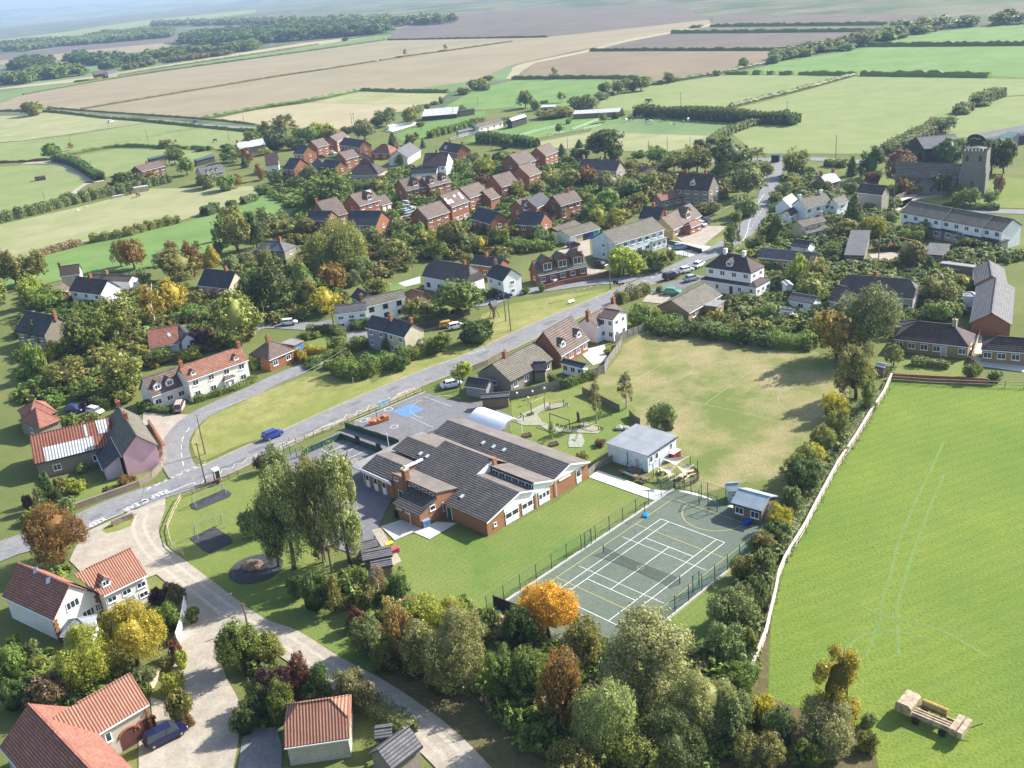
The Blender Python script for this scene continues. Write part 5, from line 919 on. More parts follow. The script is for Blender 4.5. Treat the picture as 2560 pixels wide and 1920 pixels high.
# shade sails
SAIL = plain('cream sailcloth', (.72, .62, .42), .8, .06)
sl_c = W('d1660,1290')
def sail(label, pts, grp):
    V_ = [W(p, z) for p, z in pts]; o = V_[0]*[1, 1, 0]; r = thing('shade_sail', label, 'sunshade', o, 0, grp); n = 8; mb = MB(); idx = {}
    cen = sum(V_)/3
    for i in range(n+1):
        for j in range(n+1-i):
            a, b = i/n, j/n; c_ = 1-a-b; q = V_[0]*c_+V_[1]*a+V_[2]*b; k = 27*a*b*c_; pull = .35*(4*max(a*b*(1-c_), b*c_*(1-a), c_*a*(1-b)))*(1-k)
            q = q+(cen-q)*pull*.5; q = q-o; q[2] -= .25*k; idx[i, j] = len(mb.v); mb.v.append(tuple(q))
    for i in range(n):
        for j in range(n-i):
            mb.f.append((idx[i, j], idx[i+1, j], idx[i, j+1])); mb.m.append(0)
            if j < n-i-1: mb.f.append((idx[i+1, j], idx[i+1, j+1], idx[i, j+1])); mb.m.append(0)
    ob = mb.build('sailcloth', SAIL, r); md = ob.modifiers.new('s', 'SOLIDIFY'); md.thickness = .02; return r
sg = 'cream shade sails over the picnic tables'
sail('cream triangular sail nearest the mobile classroom', (('d1330,835', 2.9), ('d1945,790', 3.2), ('d1660,985', 2.3)), sg); sail('left of the two lower cream triangular sails', (('d1285,1003', 2.9), ('d1660,990', 2.9), ('d1560,1188', 2.1)), sg); sail('right of the two lower cream triangular sails', (('d1672,995', 2.9), ('d2025,955', 3.0), ('d1825,1170', 2.1)), sg)
def post(key, label, cat, b, t_, r_=.07, mat=WOODM, group=None, cap=None):
    P = W(b); h = HG(b, t_); r = thing(key, label, cat, P, 0, group); m = MB(); m.tube([(0, 0, 0), (0, 0, h)], [r_, r_*.8]); m.build('shaft', mat, r)
    m = MB(); m.tube([(0, 0, h), (0, 0, h+.06)], r_*1.2); m.build('cap', cap or mat, r); return r, h
for (b, t_), w_ in zip((('d1212,1205', 'd1208,948'), ('d2085,1145', 'd2085,890'), ('d1562,1400', 'd1562,1190'), ('d1822,1450', 'd1822,1175'), ('d1336,1100', 'd1335,840'), ('d1943,1060', 'd1945,795')), ('leftmost dark', 'rightmost dark', 'front left thin', 'front right thin', 'back left thin', 'back right thin')):
    post('sail_post', w_+' post of the shade sail shelter', 'post', b, t_, .07, DARK, 'posts carrying the shade sails')
cc = W('d1680,1210'); fence('picket_fence', 'low grey ring fence around the shade sail picnic area', [cc+np.array([3.4*math.cos(a), 3.4*math.sin(a), 0]) for a in np.linspace(-2.9, .9, 16)], .8, 'picket', 2, GREYW)
def picnic(label, p, rz, grp, mat=PALEWOOD, s=1.):
    r = thing('picnic_table', label, 'picnic table', W(p), rz, grp); m = MB(); m.box(-.8*s, .8*s, -.38*s, .38*s, .68, .74); m.build('table_top', mat, r)
    for y in (-.72, .72): m = MB(); m.box(-.8*s, .8*s, (y-.13)*s, (y+.13)*s, .4, .45); m.build('bench_seat', mat, r)
    for x in (-.55, .55): m = MB(); m.bar((x*s, -.65*s, 0), (x*s, -.2*s, .68), .08); m.bar((x*s, .65*s, 0), (x*s, .2*s, .68), .08); m.bar((x*s, -.75*s, .38), (x*s, .75*s, .38), .06, .09); m.build('leg_frame', mat, r)
    return r
pg_ = 'pale picnic tables under the shade sails'
picnic('pale picnic table under the left lower sail', 'd1560,1255', .5, pg_); picnic('pale picnic table under the right lower sail', 'd1800,1240', .9, pg_); picnic('pale picnic table near the right sail post', 'd1920,1165', .2, pg_); picnic('pale picnic table behind the left lower sail', 'd1420,1120', 1.2, pg_); picnic('weathered bench table on the grass by the bright path', 'd1030,1290', SA+math.pi/2, None, WOODM)
# planter with two ends near the classroom
pl_ = thing('planter', 'long timber seat with a planter box at each end', 'planter', W('d720,1185'), yaw('d600,1120', 'd830,1210')); m = MB(); m.box(-1.9, -1.1, -.4, .4, 0, .6); m.build('planter_box', WOODM, pl_); m = MB(); m.box(1.1, 1.9, -.4, .4, 0, .6); m.build('planter_box', WOODM, pl_); m = MB(); m.box(-1.1, 1.1, -.25, .25, .38, .46); m.build('seat', CONC, pl_)
for p, l, c_ in (('M128,1355', 'timber planter beside the canopy', 0), ('M360,1430', 'timber planter with rusty plants behind the school', 0)):
    r = thing('planter', l, 'planter', W(p), .3); m = MB()
    for a in ((-.8, .8, -.5, -.42), (-.8, .8, .42, .5), (-.8, -.72, -.42, .42), (.72, .8, -.42, .42)): m.box(*a, 0, .55)
    m.build('box_side', WOODM, r); m = MB(); m.box(-.72, .72, -.42, .42, 0, .45); m.build('soil', plain('soil', (.08, .05, .03), .95, .3), r)
# court furniture
def court_fence(label, P, grp=None): return fence('court_fence', label, P, 2.7, 'mesh', 3, GREENP, 'fence', capm=GMESH, group=grp)
court_fence('tall green mesh fence on the school lawn side of the court', [CT(-3.75, -8.2), CT(-3.75, 32)])
court_fence('tall green mesh fence on the meadow side of the court', [CT(15.2, -3), CT(15.2, 32)])
court_fence('green mesh fence between court and bright path', [CT(-3.6, -8.4), CT(2, -9), CT(8.5, -8.9)])
def gate(label, p0, p1, h=2.7):
    a, b = W(p0), W(p1); r = thing('court_gate', label, 'gate', a, math.atan2(*(b-a)[[1, 0]])); L = np.hypot(*(b-a)[:2])
    for x in (0, L): m = MB(); m.bar((x, 0, 0), (x, 0, h), .1); m.build('post', GREENP, r)
    m = MB(); m.bar((0, 0, h-.1), (L, 0, h-.1), .06); m.bar((0, 0, .1), (L, 0, .1), .06); m.bar((0, 0, .1), (L, 0, h*.5), .04); m.bar((0, 0, h-.1), (L, 0, h*.5), .04)
    for z in np.arange(.3, h-.1, .25): m.bar((.05, 0, z), (L-.05, 0, z), .015)
    m.build('leaf', GREENP, r); return r
gate('open green gate nearest the pavilion', 'Q1972,740', 'Q2050,765'); gate('green gate with thick post midway along the path side', 'Q1893,705', 'Q1915,650'); gate('green double gate in the lawn side court fence', 'Q910,1085', 'Q965,1048'); gate('green gate in the meadow side court fence', 'Q1840,1465', 'Q1895,1422')
na, nb = W('Q1068,1115'), W('Q1728,1388'); nL = np.hypot(*(nb-na)[:2]); net = thing('tennis_net', 'sagging dark tennis net across the green court', 'net', na, math.atan2(*(nb-na)[[1, 0]])); land((na+nb)/2, 'tennis net')
for x in (0, nL): m = MB(); m.tube([(x, 0, 0), (x, 0, 1.35)], .06); m.build('post', DARK, net)
m = MB(); sag = lambda t: 1.1-.22*math.sin(math.pi*t); N_ = 90
for i in range(N_): t = i/N_; m.bar((nL*t, 0, .05), (nL*t, 0, sag(t)), .018)
for j in range(8):
    f = j/7; 
    for i in range(12): a, b = i/12, (i+1)/12; m.bar((nL*a, 0, .05+(sag(a)-.05)*f), (nL*b, 0, .05+(sag(b)-.05)*f), .018)
m.build('netting', DARK, net); m = MB()
for i in range(12): a, b = i/12, (i+1)/12; m.bar((nL*a, 0, sag(a)), (nL*b, 0, sag(b)), .03, .07)
m.build('top_band', plain('grey webbing', (.35, .35, .34)), net)
hp = thing('basketball_hoop', 'portable hoop with bright blue base on the court', 'basketball hoop', W('Q1430,800'), 1.2); m = MB(); m.poly_prism([(-.6, -.4, 0), (.6, -.4, 0), (.6, .4, 0), (-.6, .4, 0)], (0, 0, .3)); m.box(-.45, .45, -.3, .3, .3, .42); m.build('base', plain('bright blue plastic', (.01, .25, .6), .35, .05), hp)
m = MB(); m.tube([(0, .1, .4), (0, .1, 2.4), (0, -.4, 2.7)], .05); m.build('pole', DARK, hp); m = MB(); m.tube([(.25*math.cos(a), -.7+.25*math.sin(a), 2.6) for a in np.linspace(0, 6.28, 12)], .02, 5, cap=False); m.build('ring', ORANGE, hp)
fence('ball_wall', 'dark boarded ball wall with white top at the near court corner', 'Q122,1585 Q335,1670', 1.9, 'panel', 2.5, plain('tarred boards', (.05, .03, .035), .8, .2), 'wall', th=.12)
# playground things
def slat_fence(label, s, h=1.25): return fence('green_fence', label, s, h, 'slat', 2.3, GREENP, 'fence', capm=plain('green slats', (.035, .09, .06), .6, .35, 5))
slat_fence('green slatted fence behind the three orange benches', 'c905,500 c1650,745'); slat_fence('green slatted fence along the car park road side', 'c322,882 c850,655'); slat_fence('green slatted fence beside the parking bays', 'c855,655 c1420,862')
for b, t_, l in (('c1085,740', 'c1035,600', 'left'), ('c1375,850', 'c1315,730', 'right')): boxthing('notice_board', l+' tall dark panel on the parking bay fence', 'board', W(b), (1.2, .12, 2.0), yaw('c855,655', 'c1420,862'), DARK)
for p, l in (('c1112,545', 'orange bench nearest the road'), ('c1328,620', 'middle orange bench by the green fence'), ('c1555,695', 'orange bench nearest the school')):
    r = thing('bench', l, 'bench', W(p), yaw('c1070,520', 'c1600,700'), 'orange benches beside the green fence'); m = MB(); m.box(-.95, .95, -.25, .25, .42, .5); m.build('seat', ORANGE, r); m = MB(); m.box(-.95, .95, .2, .26, .55, .95); m.build('backrest', ORANGE, r)
    for x in (-.75, .75): m = MB(); m.box(x-.05, x+.05, -.22, .26, 0, .42); m.build('leg', DARK, r)
ba, bb = W('c1235,465'), W('c1490,385'); bL = np.hypot(*(bb-ba)[:2]); boat = thing('play_boat', 'orange timber play boat on the playground tarmac', 'boat', ba, math.atan2(*(bb-ba)[[1, 0]])); land((ba+bb)/2, 'orange play boat'); m = MB(); n = 10; ring = []
for i in range(n+1):
    t = i/n; w_ = .85*math.sin(math.pi*min(1, t*.62+.38))**.7 if t < .98 else .55; w_ = max(.08, .85*(1-(1-t*1.6)**2)**.5 if t < .62 else .85-.25*(t-.62)); z = .75+.25*(t-.45)**2*4; ring.append((bL*t, w_, z))
k0 = 0
for x, w_, z in ring: m.v += [(x, -w_, z), (x, -w_*.75, .02), (x, w_*.75, .02), (x, w_, z), (x, w_-.07, z), (x, w_*.7, .3), (x, -w_*.7, .3), (x, -w_+.07, z)]
for i in range(n):
    for k in range(8): a = 8*i+k; b = 8*i+(k+1) % 8; m.f.append((a, b, b+8, a+8)); m.m.append(0)
m.f.append(tuple(range(8))); m.f.append(tuple(8*n+k for k in range(8))[::-1]); m.m += [0, 0]; m.build('hull', ORANGE, boat)
for t in (.35, .6): m = MB(); m.box(bL*t-.15, bL*t+.15, -.7, .7, .5, .56); m.build('seat', PALEWOOD, boat)
m = MB(); m.box(bL*.8, bL*.98, -.6, .6, .55, 1.05); m.build('stern_cabin', ORANGE, boat)
r, h = post('netball_post', 'dark netball post beside the orange play boat', 'post', 'c1345,385', 'c1330,240', .06, DARK); m = MB(); m.tube([(.2*math.cos(a)+.25, .2*math.sin(a), h-.1) for a in np.linspace(0, 6.28, 12)], .02, 5, cap=False); m.build('ring', DARK, r); m = MB(); m.tube([(0, 0, 0), (0, 0, .12)], .4); m.build('base', DARK, r)
r, h = post('lamp_post', 'slim white pole at the school entrance', 'pole', 'c1515,840', 'c1478,580', .07, WHITE)
fence('railing', 'cream and grey railing between playground and road', 'L800,1235 L1160,1085 L1440,965', 1.0, 'rail', 2.2, GREYW, capm=PALEWOOD); fence('railing', 'cream and grey railing between car park and road', 'L270,1440 L500,1350 L740,1270', 1.0, 'rail', 2.2, GREYW, capm=PALEWOOD)
fence('entrance_gate', 'green mesh gates at the car park entrance', 'c60,850 c150,880 c240,920 c330,885', 1.9, 'mesh', 1.5, GREENP, 'gate', capm=GMESH)
boxthing('banner', 'pale blue banner fixed to the playground railing', 'banner', 'L1108,1095', (3.0, .06, 1.2), yaw('L1060,1110', 'L1150,1075'), plain('pale blue banner', (.25, .42, .52), .6, .1))
# play trail
def beam(label, b0, t0, b1, mat=DARK, extra=None):
    a, b = W(b0), W(b1); h = HG(b0, t0); r = thing('climbing_frame', label, 'climbing frame', a, math.atan2(*(b-a)[[1, 0]])); L = np.hypot(*(b-a)[:2])
    for x in (0, L): m = MB(); m.tube([(x, 0, 0), (x, 0, h)], .07); m.build('post', DARK, r)
    m = MB(); m.bar((0, 0, h-.05), (L, 0, h-.05), .12); m.build('beam', mat, r)
    if extra == 'net':
        m = MB()
        for z in np.arange(.3, h*.7, .25): m.bar((0, 0, z), (L, 0, z), .04)
        m.bar((0, 0, h*.75), (L, 0, h*.75), .08); m.build('rope_net', PALEWOOD, r)
    return r
YEL = plain('yellow painted rail', (.5, .4, .08), .6, .15)
beam('pale beamed climbing frame left of the yellow one', 'M170,1165', 'M165,1055', 'M285,1118', PALEWOOD); beam('yellow railed rope bridge on the play trail', 'M330,1118', 'M325,1052', 'M450,1095', YEL, 'net'); beam('dark goal shaped frame in the middle of the play trail', 'M330,1240', 'M325,1150', 'M500,1300'); beam('low timber balance beam near the birch', 'M620,1270', 'M620,1225', 'M748,1300', PALEWOOD); beam('thin dark frame beside the sandpit', 'M75,1195', 'M75,1150', 'M100,1215')
for i, (p, l) in enumerate((('M45,1035', 'lantern post nearest the shed'), ('M142,1075', 'lantern post beside the pale beamed frame'), ('M180,1020', 'lantern post second from the right'), ('M282,992', 'lantern post nearest the ivy covered fence'))):
    r = thing('lantern_post', l, 'lantern', W(p), 0, 'small lantern posts along the garden fence'); m = MB(); m.tube([(0, 0, 0), (0, 0, 1.1)], .05); m.build('post', WOODM, r); m = MB(); m.box(-.14, .14, -.14, .14, 1.1, 1.4); m.build('lantern_box', PALEWOOD, r); m = MB(); m.poly_prism([(-.2, -.2, 1.4), (.2, -.2, 1.4), (0, -.2, 1.6)], (0, .4, 0)); m.build('lantern_roof', WHITE, r)
tyre = shared('tyre', lambda: (lambda m: (m.tube([(0, .22*math.cos(a), .27+.22*math.sin(a)) for a in np.linspace(0, 6.2832, 15)], .09, 8, cap=False), m.build('tyre', plain('black rubber', (.02, .02, .02), .8, .2)))[1])(MB()))
tl = ['nearest the canopy', 'second from the canopy', 'third from the canopy', 'by the pale beamed frame', 'beside the yellow railed bridge', 'first in the curved row below the goal shaped frame', 'second in the curved row', 'third in the curved row', 'fourth in the curved row', 'fifth in the curved row', 'sixth in the curved row', 'last in the curved row', 'beyond the low balance beam']
for (u, v), l in zip(((140, 1178), (160, 1172), (182, 1165), (312, 1115), (472, 1085), (395, 1265), (430, 1275), (465, 1284), (530, 1290), (560, 1284), (582, 1278), (602, 1274), (775, 1294)), tl): tag(inst('tyre', tyre, None, W('M%d,%d' % (u, v)), .9), 'black tyre set upright '+l, 'tyre', 'tyres set upright along the play trail')
def rock(key, label, p, s, mat, seed, cat='boulder'):
    r_ = np.random.default_rng(seed); me = bpy.data.meshes.new(key); import bmesh; bm = bmesh.new(); bmesh.ops.create_icosphere(bm, subdivisions=2, radius=1)
    for v in bm.verts: v.co = Vector((v.co.x*s[0], v.co.y*s[1], max(-.1, v.co.z*s[2]+s[2]*.5)))*float(1+r_.uniform(-.16, .16))
    bm.to_mesh(me); bm.free(); me.materials.append(mat); o = bpy.data.objects.new(key, me); C.objects.link(o); o.location = tuple(W(p)); tag(o, label, cat); return o
rock('boulder', 'larger pale boulder behind the mobile classroom', 'M930,1290', (.9, .7, .5), plain('pale rock', (.4, .38, .34), .9, .3, 2), 1); rock('boulder', 'smaller pale boulder to the right of the larger one', 'M985,1292', (.7, .6, .45), plain('pale rock', (.4, .38, .34)), 2); rock('roundabout', 'brown domed centre of the round black safety surface', 'O2185,745', (1.6, 1.6, .45), plain('worn brown rubber', (.16, .11, .07), .9, .3, 2), 3, 'play equipment')
o = thing('tree_stump', 'carved brown totem post on the play trail', 'totem', W('M575,1225')); m = MB(); m.tube([(0, 0, 0), (.05, 0, .8), (0, .05, 1.5), (0, 0, 1.9)], [.35, .28, .3, .2], 9); m.build('trunk', BARK, o); m = MB(); m.tube([(0, 0, 1.9), (0, 0, 2.1)], [.24, .1], 8); m.build('crown_cap', WOODM, o)
o = thing('log_slide', 'pale slide leaning in the sandpit', 'play equipment', W('M548,1400'), 1.2); m = MB(); m.bar((0, 0, .05), (1.3, 0, .8), .3, .12); m.build('slide_board', PALEWOOD, o); m = MB(); m.tube([(1.3, 0, 0), (1.3, 0, 1.3)], .06); m.build('post', DARK, o)
def swing(label, pa, pb, ht=2.3):
    a, b = W(pa), W(pb); r = thing('swing_frame', label, 'swing', a, math.atan2(*(b-a)[[1, 0]])); L = np.hypot(*(b-a)[:2])
    for x in (0, L): m = MB(); m.bar((x, -.8, 0), (x, 0, ht), .07); m.bar((x, .8, 0), (x, 0, ht), .07); m.build('leg', plain('grey galvanised steel', (.25, .28, .27), .4, .1), r)
    m = MB(); m.bar((0, 0, ht), (L, 0, ht), .07); m.build('top_bar', plain('grey galvanised steel', (.3, .3, .3)), r)
    for x in (L*.3, L*.7):
        m = MB(); m.bar((x-.2, 0, ht), (x-.2, 0, .5), .02); m.bar((x+.2, 0, ht), (x+.2, 0, .5), .02); m.build('chain', DARK, r); m = MB(); m.box(x-.25, x+.25, -.12, .12, .45, .5); m.build('seat', DARK, r)
    return r
swing('tall grey swing frame over the diamond shaped rubber pad', 'O1700,500', 'O1930,400'); swing('low swing frame over the long rubber strip', 'O1680,230', 'O1940,110', 1.9)
fence('log_fence', 'pale wooden rail fence curving round the play area corner', 'O1570,165 O1500,300 O1450,430 O1480,560 O1590,665', 1.0, 'rail', 1.8, PALEWOOD); fence('roadside_fence', 'weathered rail fence between play area and road', 'O1580,160 O1750,90 O1900,30 K2060,1345', 1.0, 'rail', 2, WOODM)
# roadside furniture
r = thing('phone_kiosk', 'white glazed kiosk at the bend of the road', 'kiosk', W('K1885,1395'), .6); m = MB()
for x in (-.45, .45):
    for y in (-.45, .45): m.box(x-.06, x+.06, y-.06, y+.06, 0, 2.2)
m.box(-.55, .55, -.55, .55, 2.2, 2.45); m.build('frame', WHITE, r); m = MB(); m.box(-.4, .4, -.42, -.4, .2, 2.1); m.box(-.42, -.4, -.4, .4, .2, 2.1); m.box(.4, .42, -.4, .4, .2, 2.1); m.build('glazing', GLASS, r)
boxthing('litter_bin', 'small dark red bin beside the white kiosk', 'bin', 'K1885,1425', (.5, .5, 1), .3, plain('bin red', (.2, .03, .03)))
vs = thing('village_sign', 'tall gabled wooden dovecote on splayed legs on the green', 'dovecote', W('L2060,325'), .7); hh = HG('L2060,325', 'L2050,180'); land(W('L2060,325'), 'wooden dovecote'); m = MB()
for x, y in ((-1, -1), (1, -1), (1, 1), (-1, 1)): m = MB(); m.bar((x*.9, y*.9, 0), (x*.3, y*.3, hh*.55), .16); m.build('leg', WOODM, vs)
m = MB(); m.box(-.25, .25, -.25, .25, .2, hh*.55); m.build('central_post', WOODM, vs); m = MB(); m.box(-.7, .7, -.6, .6, hh*.55, hh*.8); m.build('dove_box', WOODM, vs)
for s_ in (-1, 1): m = MB(); m.hexa([(-.95, 0, hh), (.95, 0, hh), (.95, s_*1.0, hh*.72), (-.95, s_*1.0, hh*.72)][::s_], [(-.95, 0, hh+.1), (.95, 0, hh+.1), (.95, s_*1.0, hh*.72+.1), (-.95, s_*1.0, hh*.72+.1)][::s_]); m.build('roof_slope', RM['gry'], vs)
r = thing('bench', 'white bench on the village green', 'bench', W('M518,200'), yaw('M490,205', 'M550,185')); m = MB(); m.box(-.9, .9, -.25, .25, .42, .48); m.build('seat', WHITE, r); m = MB(); m.box(-.9, .9, .22, .28, .5, .95); m.build('backrest', WHITE, r)
for x in (-.7, .7): m = MB(); m.box(x-.05, x+.05, -.22, .26, 0, .42); m.build('leg', WHITE, r)
for p, t_, l in (('I886,1445', 'I886,1385', 'leftmost dark notice board by the telegraph pole'), ('I908,1450', 'I908,1390', 'second dark notice board by the telegraph pole'), ('I930,1455', 'I930,1408', 'red post box shaped board by the junction'), ('I957,1440', 'I957,1405', 'rightmost small board by the junction')):
    h = HG(p, t_); r = thing('notice_board', l, 'board', W(p), .3); m = MB(); m.tube([(0, 0, 0), (0, 0, h)], .06); m.build('post', WOODM, r); m = MB(); m.box(-.35, .35, -.05, .05, h*.55, h); m.build('panel', plain('post box red', (.35, .05, .04)) if 'red' in l else DARK, r)
for p, t_, l in (('L845,915', 'L828,848', 'pale marker pole at the edge of the green'), ('M1092,60', 'I1088,1420', 'small blue topped road sign at the junction'), ('c125,680', 'c110,620', 'small sign by the car park entrance'), ('L1475,10', 'L1473,-20', 'tiny garden lamp')): 
    if 'tiny' not in l: post('marker_post', l, 'post', p, t_, .06, PALEWOOD if 'pale' in l else GREYW)
fence('sign_wall', 'low rubble wall on the small grass island', 'O975,405 O1060,365 O1155,330', .9, 'wall', 1.5, STONE, 'wall', th=.4)
# garden boundaries
fence('meadow_fence', 'long white topped timber fence along the bright meadow', 'N1065,872 N1000,1020 N880,1200 N760,1400 N600,1640 R700,590 R600,790 R480,985 R425,1080 R375,1200 R345,1360 R300,1550 R262,1720 U2012,1010', 1.45, 'thick', 2.6, WOODM, capm=plain('sun bleached rails', (.55, .47, .4), .8, .15), short='long meadow fence')
fence('paddock_rail', 'thin rail fence below the bungalow gardens', 'N1070,880 N1400,905 N2212,935 N2500,950', 1.2, 'rail', 3, GREYW, capm=PALEWOOD); fence('garden_wall', 'low red brick wall behind the bungalow lawn', 'N1040,858 N1680,890 N1900,905', 1.1, 'wall', 3, BRICKW, 'wall', th=.25)
fence('garden_fence', 'grey panel fence between bungalow gardens and play area', 'L2150,1050 M0,1030 M240,985 M450,930 M620,870 M800,805', 1.8, 'panel', 2, GREYW); fence('garden_fence', 'grey panel fence beside the playing field corner', 'M800,805 M835,730 M870,680 M945,580 M950,545', 1.8, 'panel', 2, GREYW); fence('garden_fence', 'grey panel fence behind the white rear wing', 'M895,545 M1000,500 M1145,440', 1.8, 'panel', 2, GREYW)
fence('trail_fence', 'brown hurdle fence from the play trail to the birch', 'M610,985 M760,1050 M930,1140', 1.4, 'panel', 2, WOODM); fence('trail_fence', 'short hurdle fence behind the mobile classroom', 'M1015,1180 M1060,1230 M1105,1255', 1.4, 'panel', 2, WOODM); fence('path_fence', 'grey timber fence at the end of the bright path', 'Q935,455 Q1000,400 Q1145,330', 1.3, 'panel', 2, GREYW)
fence('stone_wall', 'curved rubble stone wall round the pink house garden', 'K650,1640 K870,1560 K1040,1500 K1200,1440 K1310,1375 K1390,1290 K1432,1200 K1425,1130', 1.0, 'wall', 1.5, STONE, 'wall', th=.45); fence('brick_wall', 'red brick stretch of wall in front of the pink house', 'K1425,1125 K1400,1080 K1340,980 K1290,905', 1.0, 'wall', 1.5, BRICKW, 'wall', th=.35)
fence('garden_wall', 'brick and rail wall below the red brick chalet', 'I275,1470 I460,1420 I600,1395 I740,1375 I835,1345', 1.2, 'wall', 2, BRICKW, 'wall', th=.25); fence('forecourt_wall', 'dark boundary wall beside the pale blue block', 'I1345,1075 I1480,1110 I1640,1155', 1.2, 'wall', 3, WM['blk'], 'wall', th=.25)
fence('ranch_fence', 'grey ranch fence in front of the pale blue block', 'I1408,1215 I1556,1160', 1.3, 'rail', 2, GREYW); fence('stone_wall', 'rubble wall along the roadside bungalow garden', 'L1850,790 L2000,730 L2120,660', 1.0, 'wall', 2, STONE, 'wall', th=.4); fence('dark_fence', 'dark boarded fence beside the yellow car', 'L1370,440 L1620,385 L1850,300', 1.7, 'panel', 2, plain('dark boards', (.07, .06, .06), .9, .2))
fence('garden_fence', 'orange brown panel fence by the grey roofed garage', 'J690,1270 J870,1275 J1060,1280', 1.6, 'panel', 2, plain('orange brown fence panels', (.3, .17, .07), .9, .2)); fence('brick_wall', 'tall red brick wall behind the red car', 'J960,1100 J1130,1080 J1310,1120', 2.0, 'wall', 3, BRICKW, 'wall', th=.3)
fence('garden_fence', 'grey trellis fence beside the terrace garden', 'J1000,1030 J1150,985 J1240,930', 1.5, 'picket', 2, GREYW); fence('white_fence', 'pale fence between the two bungalows', 'N1755,715 N1800,580 N1835,470', 1.5, 'panel', 2, PALEWOOD); fence('white_panel_fence', 'white panel fence beside the lane', 'O1540,1420 O1580,1290 O1612,1100', 1.8, 'panel', 2, WHITE)
fence('paddock_fence', 'white rail fence round the lower paddock', 'C70,1185 C230,1140 C380,1105', 1.4, 'rail', 3, WHITE); fence('paddock_fence', 'white rail fence beside the tan paddock', 'C320,1185 C450,1150 C620,1130 C770,1090', 1.4, 'rail', 3, WHITE); fence('paddock_fence', 'white rail fence near the stable', 'C520,1130 C640,1090 C750,1045 C850,1050', 1.4, 'rail', 3, WHITE); fence('paddock_fence', 'white rail fence at the far paddock corner', 'C1080,1025 C1200,1000', 1.4, 'rail', 3, WHITE)
fence('paddock_fence', 'white rail fence below the long farm bungalow', 'B1680,1215 B1900,1160 C-60,1110 C60,1060', 1.4, 'rail', 3, WHITE); fence('post_fence', 'dark post fence across the yellowish pasture', 'A1000,1255 A1200,1215 A1450,1160 A1750,1115', 1.5, 'rail', 6, WOODM); fence('post_fence', 'thin post fence across the left pasture', 'A210,1255 A500,1195 A750,1150 A1200,1062', 1.3, 'rail', 8, WOODM); fence('garden_wall', 'stone wall above the church path', 'J1100,700 J1190,660', 1.4, 'wall', 3, STONE, 'wall')
fence('stone_wall', 'old stone wall by the lower left garden path', 'K370,1270 K400,1370 K470,1500', 1.2, 'wall', 1.5, STONE, 'wall'); fence('gravel_edge_wall', 'low pale wall in front of the flint barn', 'S1200,1000 S1310,995 S1340,930 S1390,870', .9, 'wall', 1.5, PALEWOOD, 'wall', th=.25)
# poles and wires
POLES = [('K1780,1420', 'K1705,1060', 'nearest road beside the white kiosk', 1), ('K1775,1160', 'K1708,815', 'on the tip of the green', 1), ('P665,1330', 'P610,1045', 'among the shrubs by the poplars', 0), ('S2145,450', 'S2093,235', 'short one on the gravel lane fork', 0), ('I850,1462', 'I830,980', 'tallest one beside the chalet bungalow', 1), ('L85,378', 'L45,185', 'by the dark car among the trees', 0), ('L678,440', 'L645,290', 'beside the white slate roofed cottage', 0), ('L757,685', 'L748,600', 'short one in the clipped garden', 0), ('L2160,355', 'L2145,115', 'left one of two on the green', 0), ('L2202,440', 'L2182,165', 'right one of two on the green', 0), ('L1768,950', 'L1742,720', 'by the dark roofed garage', 0), ('I1968,965', 'I1958,690', 'at the bend of the main road', 1), ('J955,1215', 'J950,1000', 'in the cream forecourt', 0), ('J1082,778', 'J1080,590', 'by the stone hall', 0), ('J1492,690', 'J1492,560', 'in the churchyard', 0), ('E585,1372', 'E585,1165', 'at the edge of the largest pasture', 0), ('E165,970', 'E163,872', 'behind the dark field hedge', 0), ('C1460,920', 'C1452,795', 'in the yellow pasture', 0), ('C1180,1290', 'C1176,1215', 'left of three on the tan paddock', 0), ('C1343,1300', 'C1338,1185', 'middle of three on the tan paddock', 0), ('C1540,1275', 'C1535,1185', 'right of three on the tan paddock', 0), ('C482,1285', 'C475,1187', 'by the estate corner', 0), ('B832,1090', 'B815,980', 'left leg of the transformer pair', 0), ('B856,1110', 'B840,975', 'right leg of the transformer pair', 1), ('B1428,1135', 'B1412,965', 'on the bright farm paddock', 0), ('B1920,920', 'B1912,840', 'at the corner of the far bright field', 0), ('A1280,1228', 'A1258,1112', 'in the left pasture', 0), ('A1980,1215', 'A1963,1100', 'near the two dark cattle', 0), ('A610,1235', 'A600,1170', 'small one by the bare bush', 0), ('A2110,1065', 'A2100,985', 'beyond the dark roadside hedge', 0), ('A795,1460', 'A785,1380', 'in the hedged yellow field', 0), ('F385,340', 'F378,275', 'in the small left pasture', 0), ('B2033,1300', 'B2030,1185', 'above the chalet with white bay', 0), ('B1708,1020', 'B1705,920', 'in the yard of the white farm sheds', 0)]
PT = []
for b, t_, l, x in POLES:
    h = min(12, HG(b, t_, 14)); P = W(b); r = thing('utility_pole', 'wooden telegraph pole, '+l, 'pole', P, random.uniform(0, 3)); m = MB(); m.tube([(0, 0, 0), (0, 0, h)], [.14, .1], 8); m.build('shaft', WOODM, r); PT.append(P+[0, 0, h-.2])
    m = MB(); m.bar((-.7 if x else -.25, 0, h-.3), (.7 if x else .25, 0, h-.3), .09, .1); m.build('crossarm', WOODM, r)
def cable(label, a, b, sagm=1.0, mat=None):
    r_ = []; 
    for i in range(13): t = i/12; q = a+(b-a)*t-np.array([0, 0, sagm*4*t*(1-t)]); r_.append(tuple(q-a))
    m = MB(); m.tube(r_, .022, 5); o = m.build('overhead_cable', plain('grey cable', (.3, .3, .3), .5, .05), None, tuple(a)); tag(o, label, 'cable')
